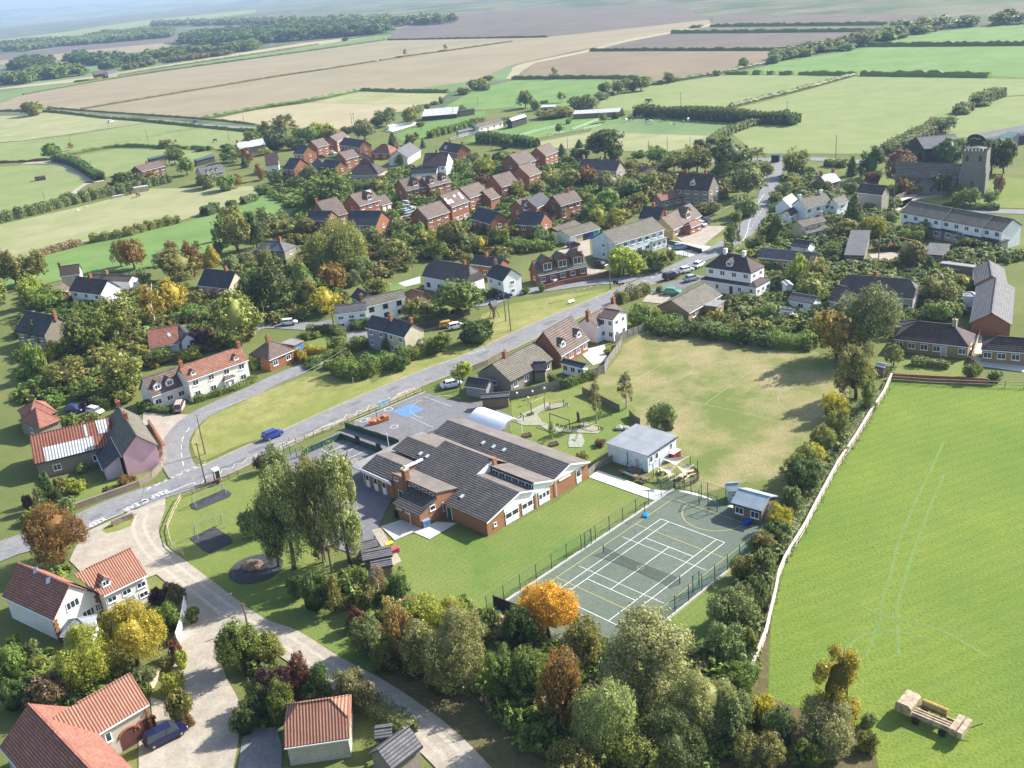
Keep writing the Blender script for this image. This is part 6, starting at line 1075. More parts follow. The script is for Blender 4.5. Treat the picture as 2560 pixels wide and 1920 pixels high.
cable('overhead cable crossing the green towards the clipped garden', PT[1], PT[7], 1.2); cable('overhead cable from the kiosk pole to the green tip pole', PT[0], PT[1], .4); cable('overhead cable from the tall pole to the bend pole', PT[4], PT[11], 2); cable('overhead cable from the tall pole to the chalet gable', PT[4], W('I300,1370', 4), 1)
# ---------------------------------------------------------------- church, barns, odd buildings
tb0, tb1 = W('J1648,640'), W('J1862,648'); tw = np.hypot(*(tb1-tb0)[:2]); th_t = HG('J1650,640', 'E1650,1290')
ch_ = thing('church', 'grey stone church with square tower and long tiled nave', 'church', tb0, math.atan2(*(tb1-tb0)[[1, 0]])); land(tb0+[3, 3, 8], 'church tower')
m = MB(); m.box(0, tw, 0, tw, 0, th_t*.62); m.box(.12, tw-.12, .12, tw-.12, th_t*.62, th_t*.97)
for x in (-.25, tw-.45): m.poly_prism([(x, -.7, 0), (x+.7, -.7, 0), (x+.7, .1, 0), (x, .1, 0)], (0, .3, th_t*.5))
CHS = wallmat('church stone', (.27, .25, .215), (.18, .165, .14)); m.build('tower', CHS, ch_)
m = MB()
for i in range(7):
    for sd in (0, 1):
        a = tw*i/7; 
        for q in ((a, a+tw/14, .1, .4), (a, a+tw/14, tw-.4, tw-.1)): m.box(q[0], q[1], q[2], q[3], th_t*.97, th_t+.3)
        for q in ((.1, .4), (tw-.4, tw-.1)): m.box(q[0], q[1], a+.01, a+tw/14, th_t*.97, th_t+.3)
m.build('parapet', CHS, ch_); m = MB(); m.quad((.3, .3, th_t*.96), (tw-.3, .3, th_t*.96), (tw/2, tw/2, th_t+.5)); m.quad((tw-.3, .3, th_t*.96), (tw-.3, tw-.3, th_t*.96), (tw/2, tw/2, th_t+.5)); m.quad((tw-.3, tw-.3, th_t*.96), (.3, tw-.3, th_t*.96), (tw/2, tw/2, th_t+.5)); m.quad((.3, tw-.3, th_t*.96), (.3, .3, th_t*.96), (tw/2, tw/2, th_t+.5)); m.build('tower_roof', RM['gry'], ch_)
for x in (tw*.22, tw*.75):
    for z in (th_t*.74,): m = MB(); m.poly_prism([(x-.4, -.0, z), (x+.4, 0, z), (x+.4, 0, z+1.4), (x, 0, z+1.9), (x-.4, 0, z+1.4)], (0, .2, 0)); m.build('belfry_opening', DARK, ch_)
m = MB(); m.poly_prism([(tw*.5-.5, -.05, 1.5), (tw*.5+.5, -.05, 1.5), (tw*.5+.5, -.05, 3.6), (tw*.5, -.05, 4.3), (tw*.5-.5, -.05, 3.6)], (0, .2, 0)); m.build('tower_window', GLASS, ch_)
nl = 19; m = MB(); m.poly_prism([(-nl, .5, 0), (-nl, tw-.5, 0), (-nl, tw-.5, 5), (-nl, tw/2, 8.2), (-nl, .5, 5)], (nl, 0, 0)); m.box(-nl+4, -1, -2.4, .5, 0, 3); m.build('nave', CHS, ch_)
m = MB(); NR = [(-nl-.3, tw/2, 8.5)]
for s_ in (-1, 1): y = .1 if s_ < 0 else tw-.1; q = [(-nl-.2, y, 4.7), (0, y, 4.7), (0, tw/2, 8.4), (-nl-.2, tw/2, 8.4)][::-s_]; m.hexa(q, [(a, b, c_+.15) for a, b, c_ in q])
q = [(-nl+3.8, -2.6, 2.9), (-.9, -2.6, 2.9), (-.9, .6, 4.3), (-nl+3.8, .6, 4.3)]; m.hexa(q, [(a, b, c_+.12) for a, b, c_ in q]); m.build('roof', RM['gbr'], ch_)
for i in range(4): window(ch_, (-nl+5.5+i*3, -2.42, .9), 0, 1.0, 1.5, 1, CHS)
# round roofed barn
na_, nb_ = W('E1720,1190', 4), W('E1890,1215', 4); nw = np.hypot(*(nb_-na_)[:2]); r = thing('dutch_barn', 'round roofed corrugated barn behind the church', 'barn', (na_[0], na_[1], 0), math.atan2(*(nb_-na_)[[1, 0]])); m = MB(); k = 10
for i in range(k):
    a0, a1 = math.pi*i/k, math.pi*(i+1)/k; P = [(nw/2-nw/2*math.cos(a), 3.2+nw*.27*math.sin(a)) for a in (a0, a1)]
    m.hexa([(P[0][0], 0, P[0][1]), (P[1][0], 0, P[1][1]), (P[1][0], 24, P[1][1]), (P[0][0], 24, P[0][1])], [(P[0][0], 0, P[0][1]+.1), (P[1][0], 0, P[1][1]+.1), (P[1][0], 24, P[1][1]+.1), (P[0][0], 24, P[0][1]+.1)])
m.build('roof', RM['gry'], r); m = MB(); m.poly_prism([(nw/2-nw/2*math.cos(math.pi*i/k), .3, 3.15+nw*.27*math.sin(math.pi*i/k)) for i in range(k+1)]+[(nw, .3, 0), (0, .3, 0)], (0, 23, 0)); m.build('wall', WM['blk'], r)
H('teal_farm_roof', 'teal roofed lean-to barn', 'teal roofed lean-to barn at the right edge behind the church', 'E1905,1215', 'E2080,1222', cl='E1990,1140', z=4, s=.1, t='mono', wall='blk', roof='teal', win=0, gw=(0, 0), cat='barn')
H('bus_shelter', 'small green shelter by the far junction', 'small green box shelter at the far road junction', 'E22,1345', 'E98,1345', cl='E30,1290', z=2.6, s=.05, t='mono', wall='blk', roof='teal', win=0, gw=(0, 0), cat='shelter', d=3)
H('striped_shed', 'white striped shed', 'tall shed with white striped side in the garden behind the white house', 'J112,1400', 'J150,1440', c='J208,1385', z=2.6, s=.4, wall='whi', roof='pale', win=0, gw=(0, 0), cat='shed')
H('polytunnel', 'white arched car shelter', 'white arched shelter beside the broad grey garage', 'J655,1090', 'J705,1085', c='J772,1035', z=1.6, s=.7, wall='whi', roof='pale', win=0, gw=(0, 0), cat='shelter')
H('blue_greenhouse', 'little blue roofed greenhouse', 'little greenhouse with pale blue roof in the allotment garden', 'N100,275', 'N205,290', cl='N118,238', z=1.7, s=.5, wall='whi', roof='port', win=0, gw=(0, 0), cat='greenhouse')
H('garden_shed', 'white roofed garden shed', 'white roofed shed tucked behind the tall field tree', 'N925,750', 'N1000,770', c='N1048,735', z=1.9, s=.5, wall='tim', roof='pale', win=0, gw=(0, 0), cat='shed')
H('glass_porch', 'glazed porch of the long cottage', 'glazed porch with small hipped roof on the long limewashed cottage', 'K1940,530', 'K2035,490', d=2.2, z=2.3, s=.9, t='hip', wall='whi', roof='brn', win=2, gw=(0, 1), cat='porch', ww=.9)
H('conservatory', 'white conservatory', 'white framed conservatory with faceted glass roof against the big gable', 'S520,525', 'S790,480', d=3.6, z=2.0, s=.6, t='hip', wall='whi', roof='port', win=4, gw=(1, 1), cat='conservatory', ww=1.1, wh=1.2)
H('low_skirt', 'lower storey of the white house', 'wide single storey skirt of the large white house with brown tiles', 'I1625,1378', 'I2110,1450', c='I2225,1345', z=2.7, s=.35, t='hip', wall='whi', roof='dkb', win=5, gw=(0, 3), doors=(.55,), cat='house', ww=.9, fr=WHITE)
H('brown_shed', 'timber shed below the car park', 'brown felt roofed shed below the car park beside the second one', 'P875,1110', 'P1060,1060', r='P868,1040', side='L', z=2, s=.4, wall='tim', roof='gry', win=0, gw=(0, 0), cat='shed')
H('brown_shed', 'green mossy shed', 'shed with green and white roof beside the pink and yellow toys', 'P925,1190', 'P1180,1140', r='P915,1120', side='L', z=2, s=.35, wall='tim', roof='gry', win=0, gw=(0, 0), cat='shed')
H('brown_shed', 'lowest grey shed', 'grey shed at the lower end of the shed row', 'P1000,1260', 'P1180,1225', r='P1000,1215', side='L', z=2, s=.4, wall='tim', roof='gry', win=0, gw=(0, 0), cat='shed')
H('patio_cover', 'white garden gazebo', 'white square gazebo in the garden at the right edge', 'N1680,150', 'N1815,155', d=3, z=2.3, s=.5, t='hip', wall='whi', roof='pale', win=0, gw=(0, 0), cat='gazebo')
r = thing('parasol', 'small white parasol on the bungalow patio', 'parasol', W('N1622,650')); m = MB(); m.tube([(0, 0, 0), (0, 0, 2.2)], .03); m.build('pole', WHITE, r); m = MB(); k = 8
for i in range(k): a, b = 2*math.pi*i/k, 2*math.pi*(i+1)/k; m.quad((0, 0, 2.35), (1.3*math.cos(a), 1.3*math.sin(a), 1.95), (1.3*math.cos(b), 1.3*math.sin(b), 1.95))
m.build('canopy', WHITE, r)
for p, l, col in (('P1155,1065', 'yellow plastic toy beside the lower sheds', (.6, .5, .05)), ('P1205,1110', 'bright pink plastic toy beside the lower sheds', (.45, .06, .12)), ('P1230,800', 'large black bin beside the lean-to', (.02, .03, .03)), ('R95,735', 'bright blue crate in front of the pavilion', (.01, .08, .5)), ('P1475,890', 'blue and white bin by the hall corner', (.2, .3, .5))): boxthing('plastic_box', l, 'box', p, (1.1, .7, .7 if 'bin' not in l else 1.2), .5, plain(l, col, .4, .1))
mk_ = lambda key, label, p, n, c_, s_, h: None
# the long implement in the meadow corner
ia, ib = W('V1215,1190'), W('V1640,1375'); iL = np.hypot(*(ib-ia)[:2]); tr = thing('farm_trailer', 'long pale timber laden farm trailer with end boxes', 'trailer', ia, math.atan2(*(ib-ia)[[1, 0]])); land((ia+ib)/2, 'farm trailer')
TRP = plain('faded cream paint', (.4, .31, .21), .7, .5, 2); m = MB(); m.box(-.3, iL+.2, -1.0, -.82, .75, .95); m.box(-.3, iL+.2, .82, 1.0, .75, .95)
for i in range(6): m.box(iL*i/5-.07, iL*i/5+.07, -.98, .98, .68, .8)
m.build('chassis', TRP, tr); m = MB(); m.box(-1.0, .7, -1.25, 1.25, .8, 1.75); m.poly_prism([(-1.0, -1.25, 1.75), (.7, -1.25, 1.75), (.4, -1.25, 2.05), (-.8, -1.25, 2.05)], (0, 2.5, 0)); m.build('front_box', TRP, tr)
m = MB(); m.box(iL-.5, iL+.15, -1.3, 1.3, .8, 1.6); m.box(iL+.3, iL+.85, -1.3, 1.3, .8, 1.55); m.build('rear_box', TRP, tr)
for y in (-.75, -.35, .05): m = MB(); m.bar((.6, y, 1.05), (iL-.4, y+.1, 1.05), .2, .18); m.build('loaded_beam', TRP, tr)
m = MB(); m.tube([(1.0, 1.1, 1.35), (3.6, 1.1, 1.35)], .38, 12); m.build('drum', plain('yellow brown metal', (.4, .26, .08), .5, .3), tr); m = MB(); m.bar((iL+.8, .6, .9), (iL+1.8, 1.6, 1.4), .07); m.build('drawbar', DARK, tr)
for x in (1.2, iL-1.2):
    for y in (-1.1, 1.1): m = MB(); m.tube([(x, y-.12, .4), (x, y+.12, .4)], .4, 14); m.build('wheel', plain('black rubber', (.02, .02, .02)), tr)
# ---------------------------------------------------------------- cars
TYRE = plain('black rubber', (.02, .02, .02)); RIM = plain('alloy', (.4, .4, .4), .3, .1, 2, .8)
def loft(mb, secs, m=0):
    b = len(mb.v); k = len(secs[0])
    for s_ in secs: mb.v += s_
    for i in range(len(secs)-1):
        for j in range(k): q = (j+1) % k; mb.f.append((b+i*k+j, b+i*k+q, b+(i+1)*k+q, b+(i+1)*k+j)); mb.m.append(m)
    mb.f.append(tuple(b+j for j in range(k))[::-1]); mb.f.append(tuple(b+(len(secs)-1)*k+j for j in range(k))); mb.m += [m, m]
def car_meshes(kind):
    L, hh = (4.1, 1.45) if kind == 'hatch' else ((4.8, 1.75) if kind == 'mpv' else (4.5, 1.45)); L2 = L/2
    body = MB(); prof = [(-L2, .5, .62, .7), (-L2+.15, .3, .72, .82), (-L2+.6, .22, .88, .84), (-L2+1.2, .2, .95, .86), (0, .2, .93, .87), (L2-1.2, .2, .92, .86), (L2-.5, .22, .84, .83), (L2-.1, .3, .7, .76), (L2, .42, .6, .68)]
    loft(body, [[(x, -w_, z0), (x, -w_*1.02, (z0+z1)/2), (x, -w_*.93, z1), (x, w_*.93, z1), (x, w_*1.02, (z0+z1)/2), (x, w_, z0)] for x, z0, z1, w_ in prof])
    r0 = -L2+.12 if kind != 'saloon' else -L2+.75; top = MB(); sec = [(r0, .9, .74), (r0+.35, hh-.08, .62), (r0+.8, hh, .63), (.35, hh, .63), (.75, hh-.1, .62), (L2-.95, .9, .72)]
    gl = MB(); loft(gl, [[(x, -w_, z-.35 if z > 1 else z-.1), (x, -w_, z), (x, w_, z), (x, w_, z-.35 if z > 1 else z-.1)] for x, z, w_ in [(r0+.02, .93, .75), (r0+.36, hh-.1, .64), (.72, hh-.12, .64), (L2-.97, .93, .73)]])
    gl = MB(); z0 = .88
    loft(gl, [[(r0, -.76, z0), (L2-.9, -.76, z0), (L2-.9, .76, z0), (r0, .76, z0)], [(r0+.32, -.63, hh-.06), (.7, -.63, hh-.06), (.7, .63, hh-.06), (r0+.32, .63, hh-.06)]])
    rf = MB(); loft(rf, [[(r0+.3, -.64, hh-.07), (.72, -.64, hh-.07), (.72, .64, hh-.07), (r0+.3, .64, hh-.07)], [(r0+.42, -.56, hh), (.6, -.56, hh), (.6, .56, hh), (r0+.42, .56, hh)]])
    for x in (r0+.1, .0): rf.bar((x, -.77, .9), (x+.15, -.63, hh-.05), .07); rf.bar((x, .77, .9), (x+.15, .63, hh-.05), .07)
    wh = MB(); wh.tube([(0, -.1, 0), (0, .1, 0)], .32, 16); ri = MB(); ri.tube([(0, -.11, 0), (0, .11, 0)], .18, 10); li = MB(); li.box(-.03, .03, -.17, .17, -.08, .08)
    R_ = []
    for mb, nme, mt in ((body, 'body', WHITE), (gl, 'windows', GLASS), (rf, 'car_roof', WHITE), (wh, 'wheel', TYRE), (ri, 'rim', RIM), (li, 'headlight', plain('lamp glass', (.7, .7, .65), .1, .05)), ):
        o = mb.build(nme, mt); R_.append(o.data); bpy.data.objects.remove(o)
    li2 = MB(); li2.box(-.03, .03, -.15, .15, -.1, .1); o = li2.build('taillight', plain('tail lamp red', (.35, .01, .01), .2, .05)); R_.append(o.data); bpy.data.objects.remove(o)
    return R_, L
_cars = {}
def car(label, p, to, col, kind='hatch', group=None):
    if kind not in _cars: _cars[kind] = car_meshes(kind)
    (bo, gl, rf, wh, ri, li, tl_), L = _cars[kind]; P = W(p); P[2] = .02+.004*62; r = thing('parked_car' if 'driving' not in label else 'moving_car', label, 'car', P, yaw(p, to), group); pm_ = plain('car paint %.2f %.2f %.2f' % col, col, .25, .04, 1, 0, .6)
    for d, nme in ((bo, 'body'), (rf, 'roof_panel')): o = inst(nme, d, r); o.material_slots[0].link = 'OBJECT'; o.material_slots[0].material = pm_
    inst('windows', gl, r)
    for x in (-L/2+.8, L/2-.85):
        for y in (-.78, .78): w_ = inst('wheel', wh, r, (x, y, .32)); inst('rim', ri, w_)
    for y in (-.58, .58): inst('headlight', li, r, (L/2-.02, y, .58)); inst('taillight', tl_, r, (-L/2-.0, y, .62))
    return r
SI = (.5, .52, .54); WH = (.75, .75, .74); NA = (.01, .015, .06); BK = (.015, .015, .02)
for a in (('blue car driving up the main road', 'L150,1365', 'L250,1325', (.02, .05, .28)), ('peach coloured car on the cottage drive', 'K1560,775', 'K1590,700', (.55, .36, .3), 'mpv'), ('dark blue car behind the rusty barn', 'K650,795', 'K730,800', (.01, .03, .25), 'saloon'), ('white car under the tree by the rusty barn', 'K830,815', 'K900,830', WH),
 ('navy people carrier in the lower left yard', 'S1440,1420', 'S1600,1340', (.008, .01, .05), 'mpv'), ('yellow car beside the dark boarded fence', 'L1655,410', 'L1720,400', (.6, .32, .02)), ('white car behind the yellow one', 'L1730,425', 'L1800,410', WH), ('navy car parked by the slate cottage', 'L2140,160', 'L2240,145', NA, 'saloon'), ('silver white car beside the rubble heap', 'L1690,930', 'L1760,915', (.6, .64, .66), 'saloon'),
 ('dark car in the shade of the big tree', 'L250,350', 'L340,340', BK), ('pale car at the shaded tarmac edge', 'L290,390', 'L350,385', WH), ('green car on the bungalow forecourt', 'M1380,125', 'M1460,130', (.02, .35, .16), 'saloon'), ('maroon black car beside the junction bushes', 'I1375,1375', 'I1450,1355', (.03, .01, .015), 'mpv'), ('white car above the maroon black one', 'I1500,1320', 'I1580,1300', WH, 'saloon'),
 ('silver estate in front of the white house hedge', 'I1550,1392', 'I1630,1370', (.3, .33, .36), 'saloon'), ('white saloon parked along the road', 'I1612,1272', 'I1690,1230', WH, 'saloon'), ('black car on the chalet drive', 'I765,1270', 'I840,1285', BK, 'saloon'), ('silver car behind the chalet wall', 'I325,1400', 'I400,1410', SI, 'saloon'), ('grey blue car by the ranch fence', 'I1445,1120', 'I1520,1115', (.2, .28, .33), 'saloon'),
 ('dark car by the coloured garages', 'I530,1100', 'I600,1090', BK), ('black car by the brick house porch', 'I1680,890', 'I1730,905', BK), ('silver car next to the black one by the porch', 'I1640,920', 'I1690,935', SI), ('white car topmost in the estate court', 'H1300,735', 'H1360,740', WH), ('silver car second in the estate court', 'H1310,772', 'H1370,770', SI), ('silver car third in the estate court', 'H1290,805', 'H1350,800', SI), ('pale blue car fourth in the estate court', 'H1320,815', 'H1380,800', (.4, .5, .6)), ('navy car lowest in the estate court', 'H1310,880', 'H1360,890', NA),
 ('dark car between the top estate houses', 'H570,335', 'H630,330', BK), ('white car between the top estate houses', 'H662,298', 'H720,300', WH), ('dark car by the white annex', 'H1340,418', 'H1400,410', BK), ('bright red car under the covered forecourt', 'J1050,1120', 'J1120,1115', (.45, .01, .015), 'saloon'), ('dark blue car under the pale sheet roof', 'J1040,1330', 'J1110,1330', (.03, .06, .15), 'saloon'), ('small white van on the hedged farm corner', 'C120,1220', 'C180,1215', WH, 'mpv'), ('white lorry like van on the left pasture', 'A960,1060', 'A1000,1050', WH, 'mpv'), ('dark car on the distant country road', 'A1690,1058', 'A1740,1062', BK), ('red car outside the pink brick house', 'I535,840', 'I570,850', (.4, .02, .02))): car(*a)
# ---------------------------------------------------------------- animals
def beast_mesh(kind):
    s_ = {'sheep': .55, 'cow': 1.0, 'horse': 1.1}[kind]; m = MB(); leg = .85 if kind != 'sheep' else .6; b = 1.35
    m.tube([(-.9*s_, 0, b*s_), (-.7*s_, 0, (b+.02)*s_), (-.2*s_, 0, b*s_), (.35*s_, 0, (b-.02)*s_), (.75*s_, 0, (b+.05)*s_)], [.12*s_, .34*s_, .38*s_, .4*s_, .26*s_], 10)
    hd = -.55 if kind != 'horse' else -.75
    m.tube([(.65*s_, 0, (b+.1)*s_), (1.0*s_, 0, (b-.25)*s_), (1.2*s_, 0, (b+hd-.1)*s_)], [.22*s_, .15*s_, .12*s_], 8); m.tube([(1.15*s_, 0, (b+hd)*s_), (1.35*s_, 0, (b+hd-.3)*s_), (1.45*s_, 0, (b+hd-.45)*s_)], [.12*s_, .13*s_, .07*s_], 8)
    for x, k in ((-.65, -.06), (.55, .04)):
        for y in (-.2, .2): m.tube([(x*s_, y*s_, (b-.1)*s_), ((x+k)*s_, y*s_, .65*s_), (x*s_, y*s_, 0)], [.16*s_, .075*s_, .06*s_], 6)
    m.tube([(-.9*s_, 0, (b+.1)*s_), (-1.05*s_, 0, .7*s_)], [.05*s_, .03*s_], 5)
    for y in (-.1, .1): m.tube([(1.12*s_, y*s_, (b+hd+.12)*s_), (1.08*s_, y*1.9*s_, (b+hd+.24)*s_)], [.05*s_, .01], 5)
    o = m.build(kind, WHITE, smooth=True); d = o.data; bpy.data.objects.remove(o); return d
BM = {k: beast_mesh(k) for k in ('sheep', 'cow', 'horse')}
AC = {'w': plain('white wool', (.7, .68, .62), .9, .1), 'd': plain('dark hide', (.03, .022, .018), .8, .2), 'b': plain('brown hide', (.14, .07, .035), .8, .2)}
for i, (p, k, c_, l) in enumerate((('C1168,888', 'horse', 'd', 'dark horse grazing in the yellow pasture beside a bay one'), ('C1195,888', 'horse', 'b', 'bay horse grazing in the yellow pasture'), ('C985,1058', 'horse', 'w', 'white horse by the muck heap corner'), ('C1030,1046', 'horse', 'b', 'brown horse by the paddock gate'), ('C1170,1058', 'cow', 'd', 'dark pony standing left of the pair in the paddock'), ('C1203,1050', 'cow', 'd', 'dark pony rear one of the paddock pair'), ('C1195,1072', 'horse', 'w', 'white pony standing in front of the dark pair'), ('C1308,1050', 'horse', 'd', 'dark horse alone in the middle of the paddock'), ('C1370,1080', 'sheep', 'w', 'white goat left of the small brown one'), ('C1405,1080', 'sheep', 'b', 'small brown goat in the lower paddock'), ('C1482,1055', 'sheep', 'w', 'white sheep left of the lying pale one'), ('C1522,1054', 'horse', 'w', 'pale horse at the right end of the paddock'),
  ('A1520,1235', 'cow', 'd', 'dark cow nearer the round tree in the left pasture'), ('A1862,1230', 'cow', 'd', 'dark cow nearer the houses in the left pasture'), ('F678,445', 'sheep', 'w', 'white sheep nearer the camera in the dry pasture'), ('F750,412', 'sheep', 'w', 'white sheep farther off in the dry pasture'), ('F1195,322', 'horse', 'b', 'brown horse by the field shelter'), ('F1130,302', 'cow', 'd', 'dark pony by the field trough'))):
    o = inst(k, BM[k], None, W(p), random.uniform(0, 6)); o.material_slots[0].link = 'OBJECT'; o.material_slots[0].material = AC[c_]; tag(o, l, 'animal')
    if k != 'sheep': o.scale = (1.1,)*3
boxthing('field_shelter', 'small pale field shelter by the hedge gap', 'shelter', 'F1225,275', (6, 3, 2.3), .4, PALEWOOD, RM['pale']); boxthing('feed_trough', 'pale trough at the edge of the dry pasture', 'trough', 'F1020,322', (4, 1.5, .8), .4, CONC); boxthing('field_shelter', 'brown pony shelter in the small left pasture', 'shelter', 'F358,175', (5, 3, 2), .2, WOODM, WM['red']); boxthing('cold_frame', 'long white cold frame below the farm glasshouse', 'cold frame', 'B1270,1105', (26, 3, .8), yaw('B1180,1130', 'B1380,1070'), WHITE, RM['pale'])
# ---------------------------------------------------------------- foliage
def quads_mesh(name, P, N, S, aspect=1.0, zs=1.0):
    """one leaf spray (a bent diamond) per point"""
    n = len(P); r = rng.normal(size=(n, 3)); N = N/np.maximum(np.linalg.norm(N, axis=1, keepdims=True), 1e-6)
    T_ = np.cross(N, r); T_ /= np.maximum(np.linalg.norm(T_, axis=1, keepdims=True), 1e-6); B = np.cross(N, T_); S = S[:, None]
    k = np.array([1, 1, zs]); T_ = T_*k; B = B*k; N = N*k
    V = np.stack([P-T_*S*.5*aspect, P-B*S*.38+N*S*.12, P+T_*S*.5*aspect, P+B*S*.38+N*S*.12], 1).reshape(-1, 3)
    return V
def mesh_np(name, V, F4, mat, extra=None):
    me = bpy.data.meshes.new(name); nv, nf = len(V), len(F4); me.vertices.add(nv); me.vertices.foreach_set('co', V.astype(np.float32).ravel())
    me.loops.add(nf*4); me.loops.foreach_set('vertex_index', F4.astype(np.int32).ravel()); me.polygons.add(nf)
    me.polygons.foreach_set('loop_start', np.arange(0, nf*4, 4, dtype=np.int32)); me.update(calc_edges=True); me.materials.append(mat); return me
def lobes(kind, r_):
    L = []
    if kind == 'q':
        for i in range(30):
            a = r_.uniform(0, 6.28); e = math.asin(r_.uniform(-.75, 1)); q = r_.uniform(.35, .8); L.append((q*math.cos(a)*math.cos(e), q*math.sin(a)*math.cos(e), .56+.37*math.sin(e), r_.uniform(.15, .27)))
    if kind == 'r':
        for i in range(19):
            a = r_.uniform(0, 6.28); e = math.asin(r_.uniform(-.55, 1)); q = r_.uniform(.5, .68); L.append((q*math.cos(a)*math.cos(e), q*math.sin(a)*math.cos(e), .56+.34*math.sin(e)*1.0, r_.uniform(.26, .42)))
        L.append((0, 0, .55, .45))
    elif kind == 'o':
        for i in range(24):
            z = r_.uniform(.2, .92); q = (1-((z-.46)/.56)**2)**.5*r_.uniform(.45, .78); a = r_.uniform(0, 6.28); L.append((q*math.cos(a), q*math.sin(a), z, r_.uniform(.24, .38)*(1.15-z*.5)))
    elif kind == 's':
        for i in range(22):
            z = r_.uniform(.3, .95); q = .65*(1.15-z)*r_.uniform(.5, 1.2)+.1; a = r_.uniform(0, 6.28); L.append((q*math.cos(a), q*math.sin(a), z, r_.uniform(.13, .26)))
    elif kind == 'w':
        for i in range(22):
            a = r_.uniform(0, 6.28); e = math.asin(r_.uniform(-.1, 1)); q = .62; L.append((q*math.cos(a)*math.cos(e), q*math.sin(a)*math.cos(e), .5+.34*math.sin(e), r_.uniform(.24, .36)))
    elif kind == 'b':
        for i in range(15):
            a = r_.uniform(0, 6.28); q = r_.uniform(.2, .7); z = .3+.35*(1-q)+r_.uniform(-.12, .22); L.append((q*math.cos(a), q*math.sin(a), z, r_.uniform(.26, .42)))
    elif kind == 'k':
        for z, q0 in ((.45, .85), (.62, .8), (.78, .68), (.92, .45)):
            for i in range(7): a = r_.uniform(0, 6.28); q = q0*r_.uniform(.35, .9); L.append((q*math.cos(a), q*math.sin(a), z+r_.uniform(-.03, .03), -r_.uniform(.2, .34)))
    return L
def crown_mesh(kind, seed, n, sz):
    r_ = np.random.default_rng(seed); P = []; N = []
    if kind == 'c':
        z = 1-np.sqrt(r_.uniform(0, 1, n)); z = .06+z*.94; a = r_.uniform(0, 6.283, n); tier = .82+.18*np.abs(np.sin(z*26)); lump = 1+.14*np.sin(a*5+z*9+seed)
        q = (1.02-z)**.75*tier*lump*r_.uniform(.78, 1.03, n); P = np.stack([q*np.cos(a), q*np.sin(a), z], 1); N = np.stack([np.cos(a), np.sin(a), np.full(n, .5)], 1)+r_.normal(size=(n, 3))*.4
    else:
        L = lobes(kind, r_); per = int(n/len(L)*1.5)
        C_ = np.array([l[:3] for l in L]); R_ = np.array([abs(l[3]) for l in L]); flat = np.array([.28 if l[3] < 0 else 1 for l in L])
        hz = .62 if kind in ('r', 'w', 'b', 'q') else .45; hz = np.array([1, 1, hz]); nsub = max(6, int(n/len(L)/22)); big = n > 8000; nsub = (nsub*2 if n > 20000 else nsub) if big else max(6, int(n/len(L)/14)); pl_ = max(4, int(n/len(L)/nsub*1.9))
        for i in range(len(L)):
            d = r_.normal(size=(nsub, 3)); d /= np.linalg.norm(d, axis=1, keepdims=True); rr = R_[i]*r_.uniform(.6, 1.12, nsub); f_ = hz*np.array([1, 1, flat[i]]); c1 = C_[i]+d*rr[:, None]*f_
            dist = np.min(np.linalg.norm((c1[:, None, :]-C_[None])/hz, axis=2)/R_[None]*np.where(np.arange(len(L)) == i, 9, 1)[None], axis=1)
            kp = (dist > .62); c1 = c1[kp]; d1 = d[kp]; m_ = len(c1)
            if not m_: continue
            e = r_.normal(size=(m_, pl_, 3)); e /= np.linalg.norm(e, axis=2, keepdims=True); sr = r_.uniform(.04, .13, m_) if n > 20000 else r_.uniform(.07, .17, m_) if big else r_.uniform(.1, .2, m_); q = c1[:, None, :]+e*(sr[:, None]*r_.uniform(.35, 1.15, (m_, pl_)))[:, :, None]*hz; nn = e*.9+d1[:, None, :]*.7+np.array([0, 0, .25])+r_.normal(size=e.shape)*.45
            q = q.reshape(-1, 3); nn = nn.reshape(-1, 3); kp = q[:, 2] > .02; P.append(q[kp]); N.append(nn[kp]); per = len(q); q = q[kp]
            if kind == 'w':
                m = r_.integers(0, len(q), len(q)//2); base = q[m]; base = base[(np.hypot(base[:, 0], base[:, 1]) > .45)]
                for s_ in range(7): b2 = base.copy(); b2[:, 2] -= s_*.07*r_.uniform(.7, 1.1, len(b2)); b2 = b2[b2[:, 2] > .05]; P.append(b2+r_.normal(size=b2.shape)*.012); N.append(b2*np.array([1, 1, 0])+r_.normal(size=b2.shape)*.3)
        P = np.concatenate(P); N = np.concatenate(N)
        if len(P) > n: s_ = r_.permutation(len(P))[:n]; P = P[s_]; N = N[s_]
    S = sz*np.exp(r_.normal(-.08, .38, len(P))); V = quads_mesh('x', P, N, S, 1.5 if kind == 'w' else 1, {'r': .5, 'q': .45, 'o': .33, 's': .4, 'w': .8, 'c': .4, 'b': .75, 'k': .6}[kind])
    F4 = np.arange(len(V)).reshape(-1, 4)
    # opaque lumpy heart so that the crown casts a real shadow
    if kind not in ('s', 'k', 'q'):
        k = 10; hv = []; 
        for i in range(k):
            for j in range(7):
                th_ = math.pi*(j+.5)/7; a = 2*math.pi*i/k; z0, rz_, rx_ = {'r': (.56, .3, .55), 'w': (.5, .3, .55), 'o': (.5, .33, .4), 'b': (.28, .28, .62), 'c': (.4, .36, .4)}[kind]
                kk = 1+r_.uniform(-.2, .12); zz = z0+rz_*math.cos(th_)*kk; rad = rx_*math.sin(th_)*kk*((1.25-zz) if kind == 'c' else 1)
                hv.append((rad*math.cos(a), rad*math.sin(a), max(.03, zz)))
        b = len(V); hf = [(b+i*7+j, b+i*7+j+1, b+((i+1) % k)*7+j+1, b+((i+1) % k)*7+j) for i in range(k) for j in range(6)]
        V = np.concatenate([V, np.array(hv)]); F4 = np.concatenate([F4, np.array(hf)])
    return mesh_np('crown', V, F4, LEAFDEF)
LEAFDEF = leaf('gr'); _cr = {}
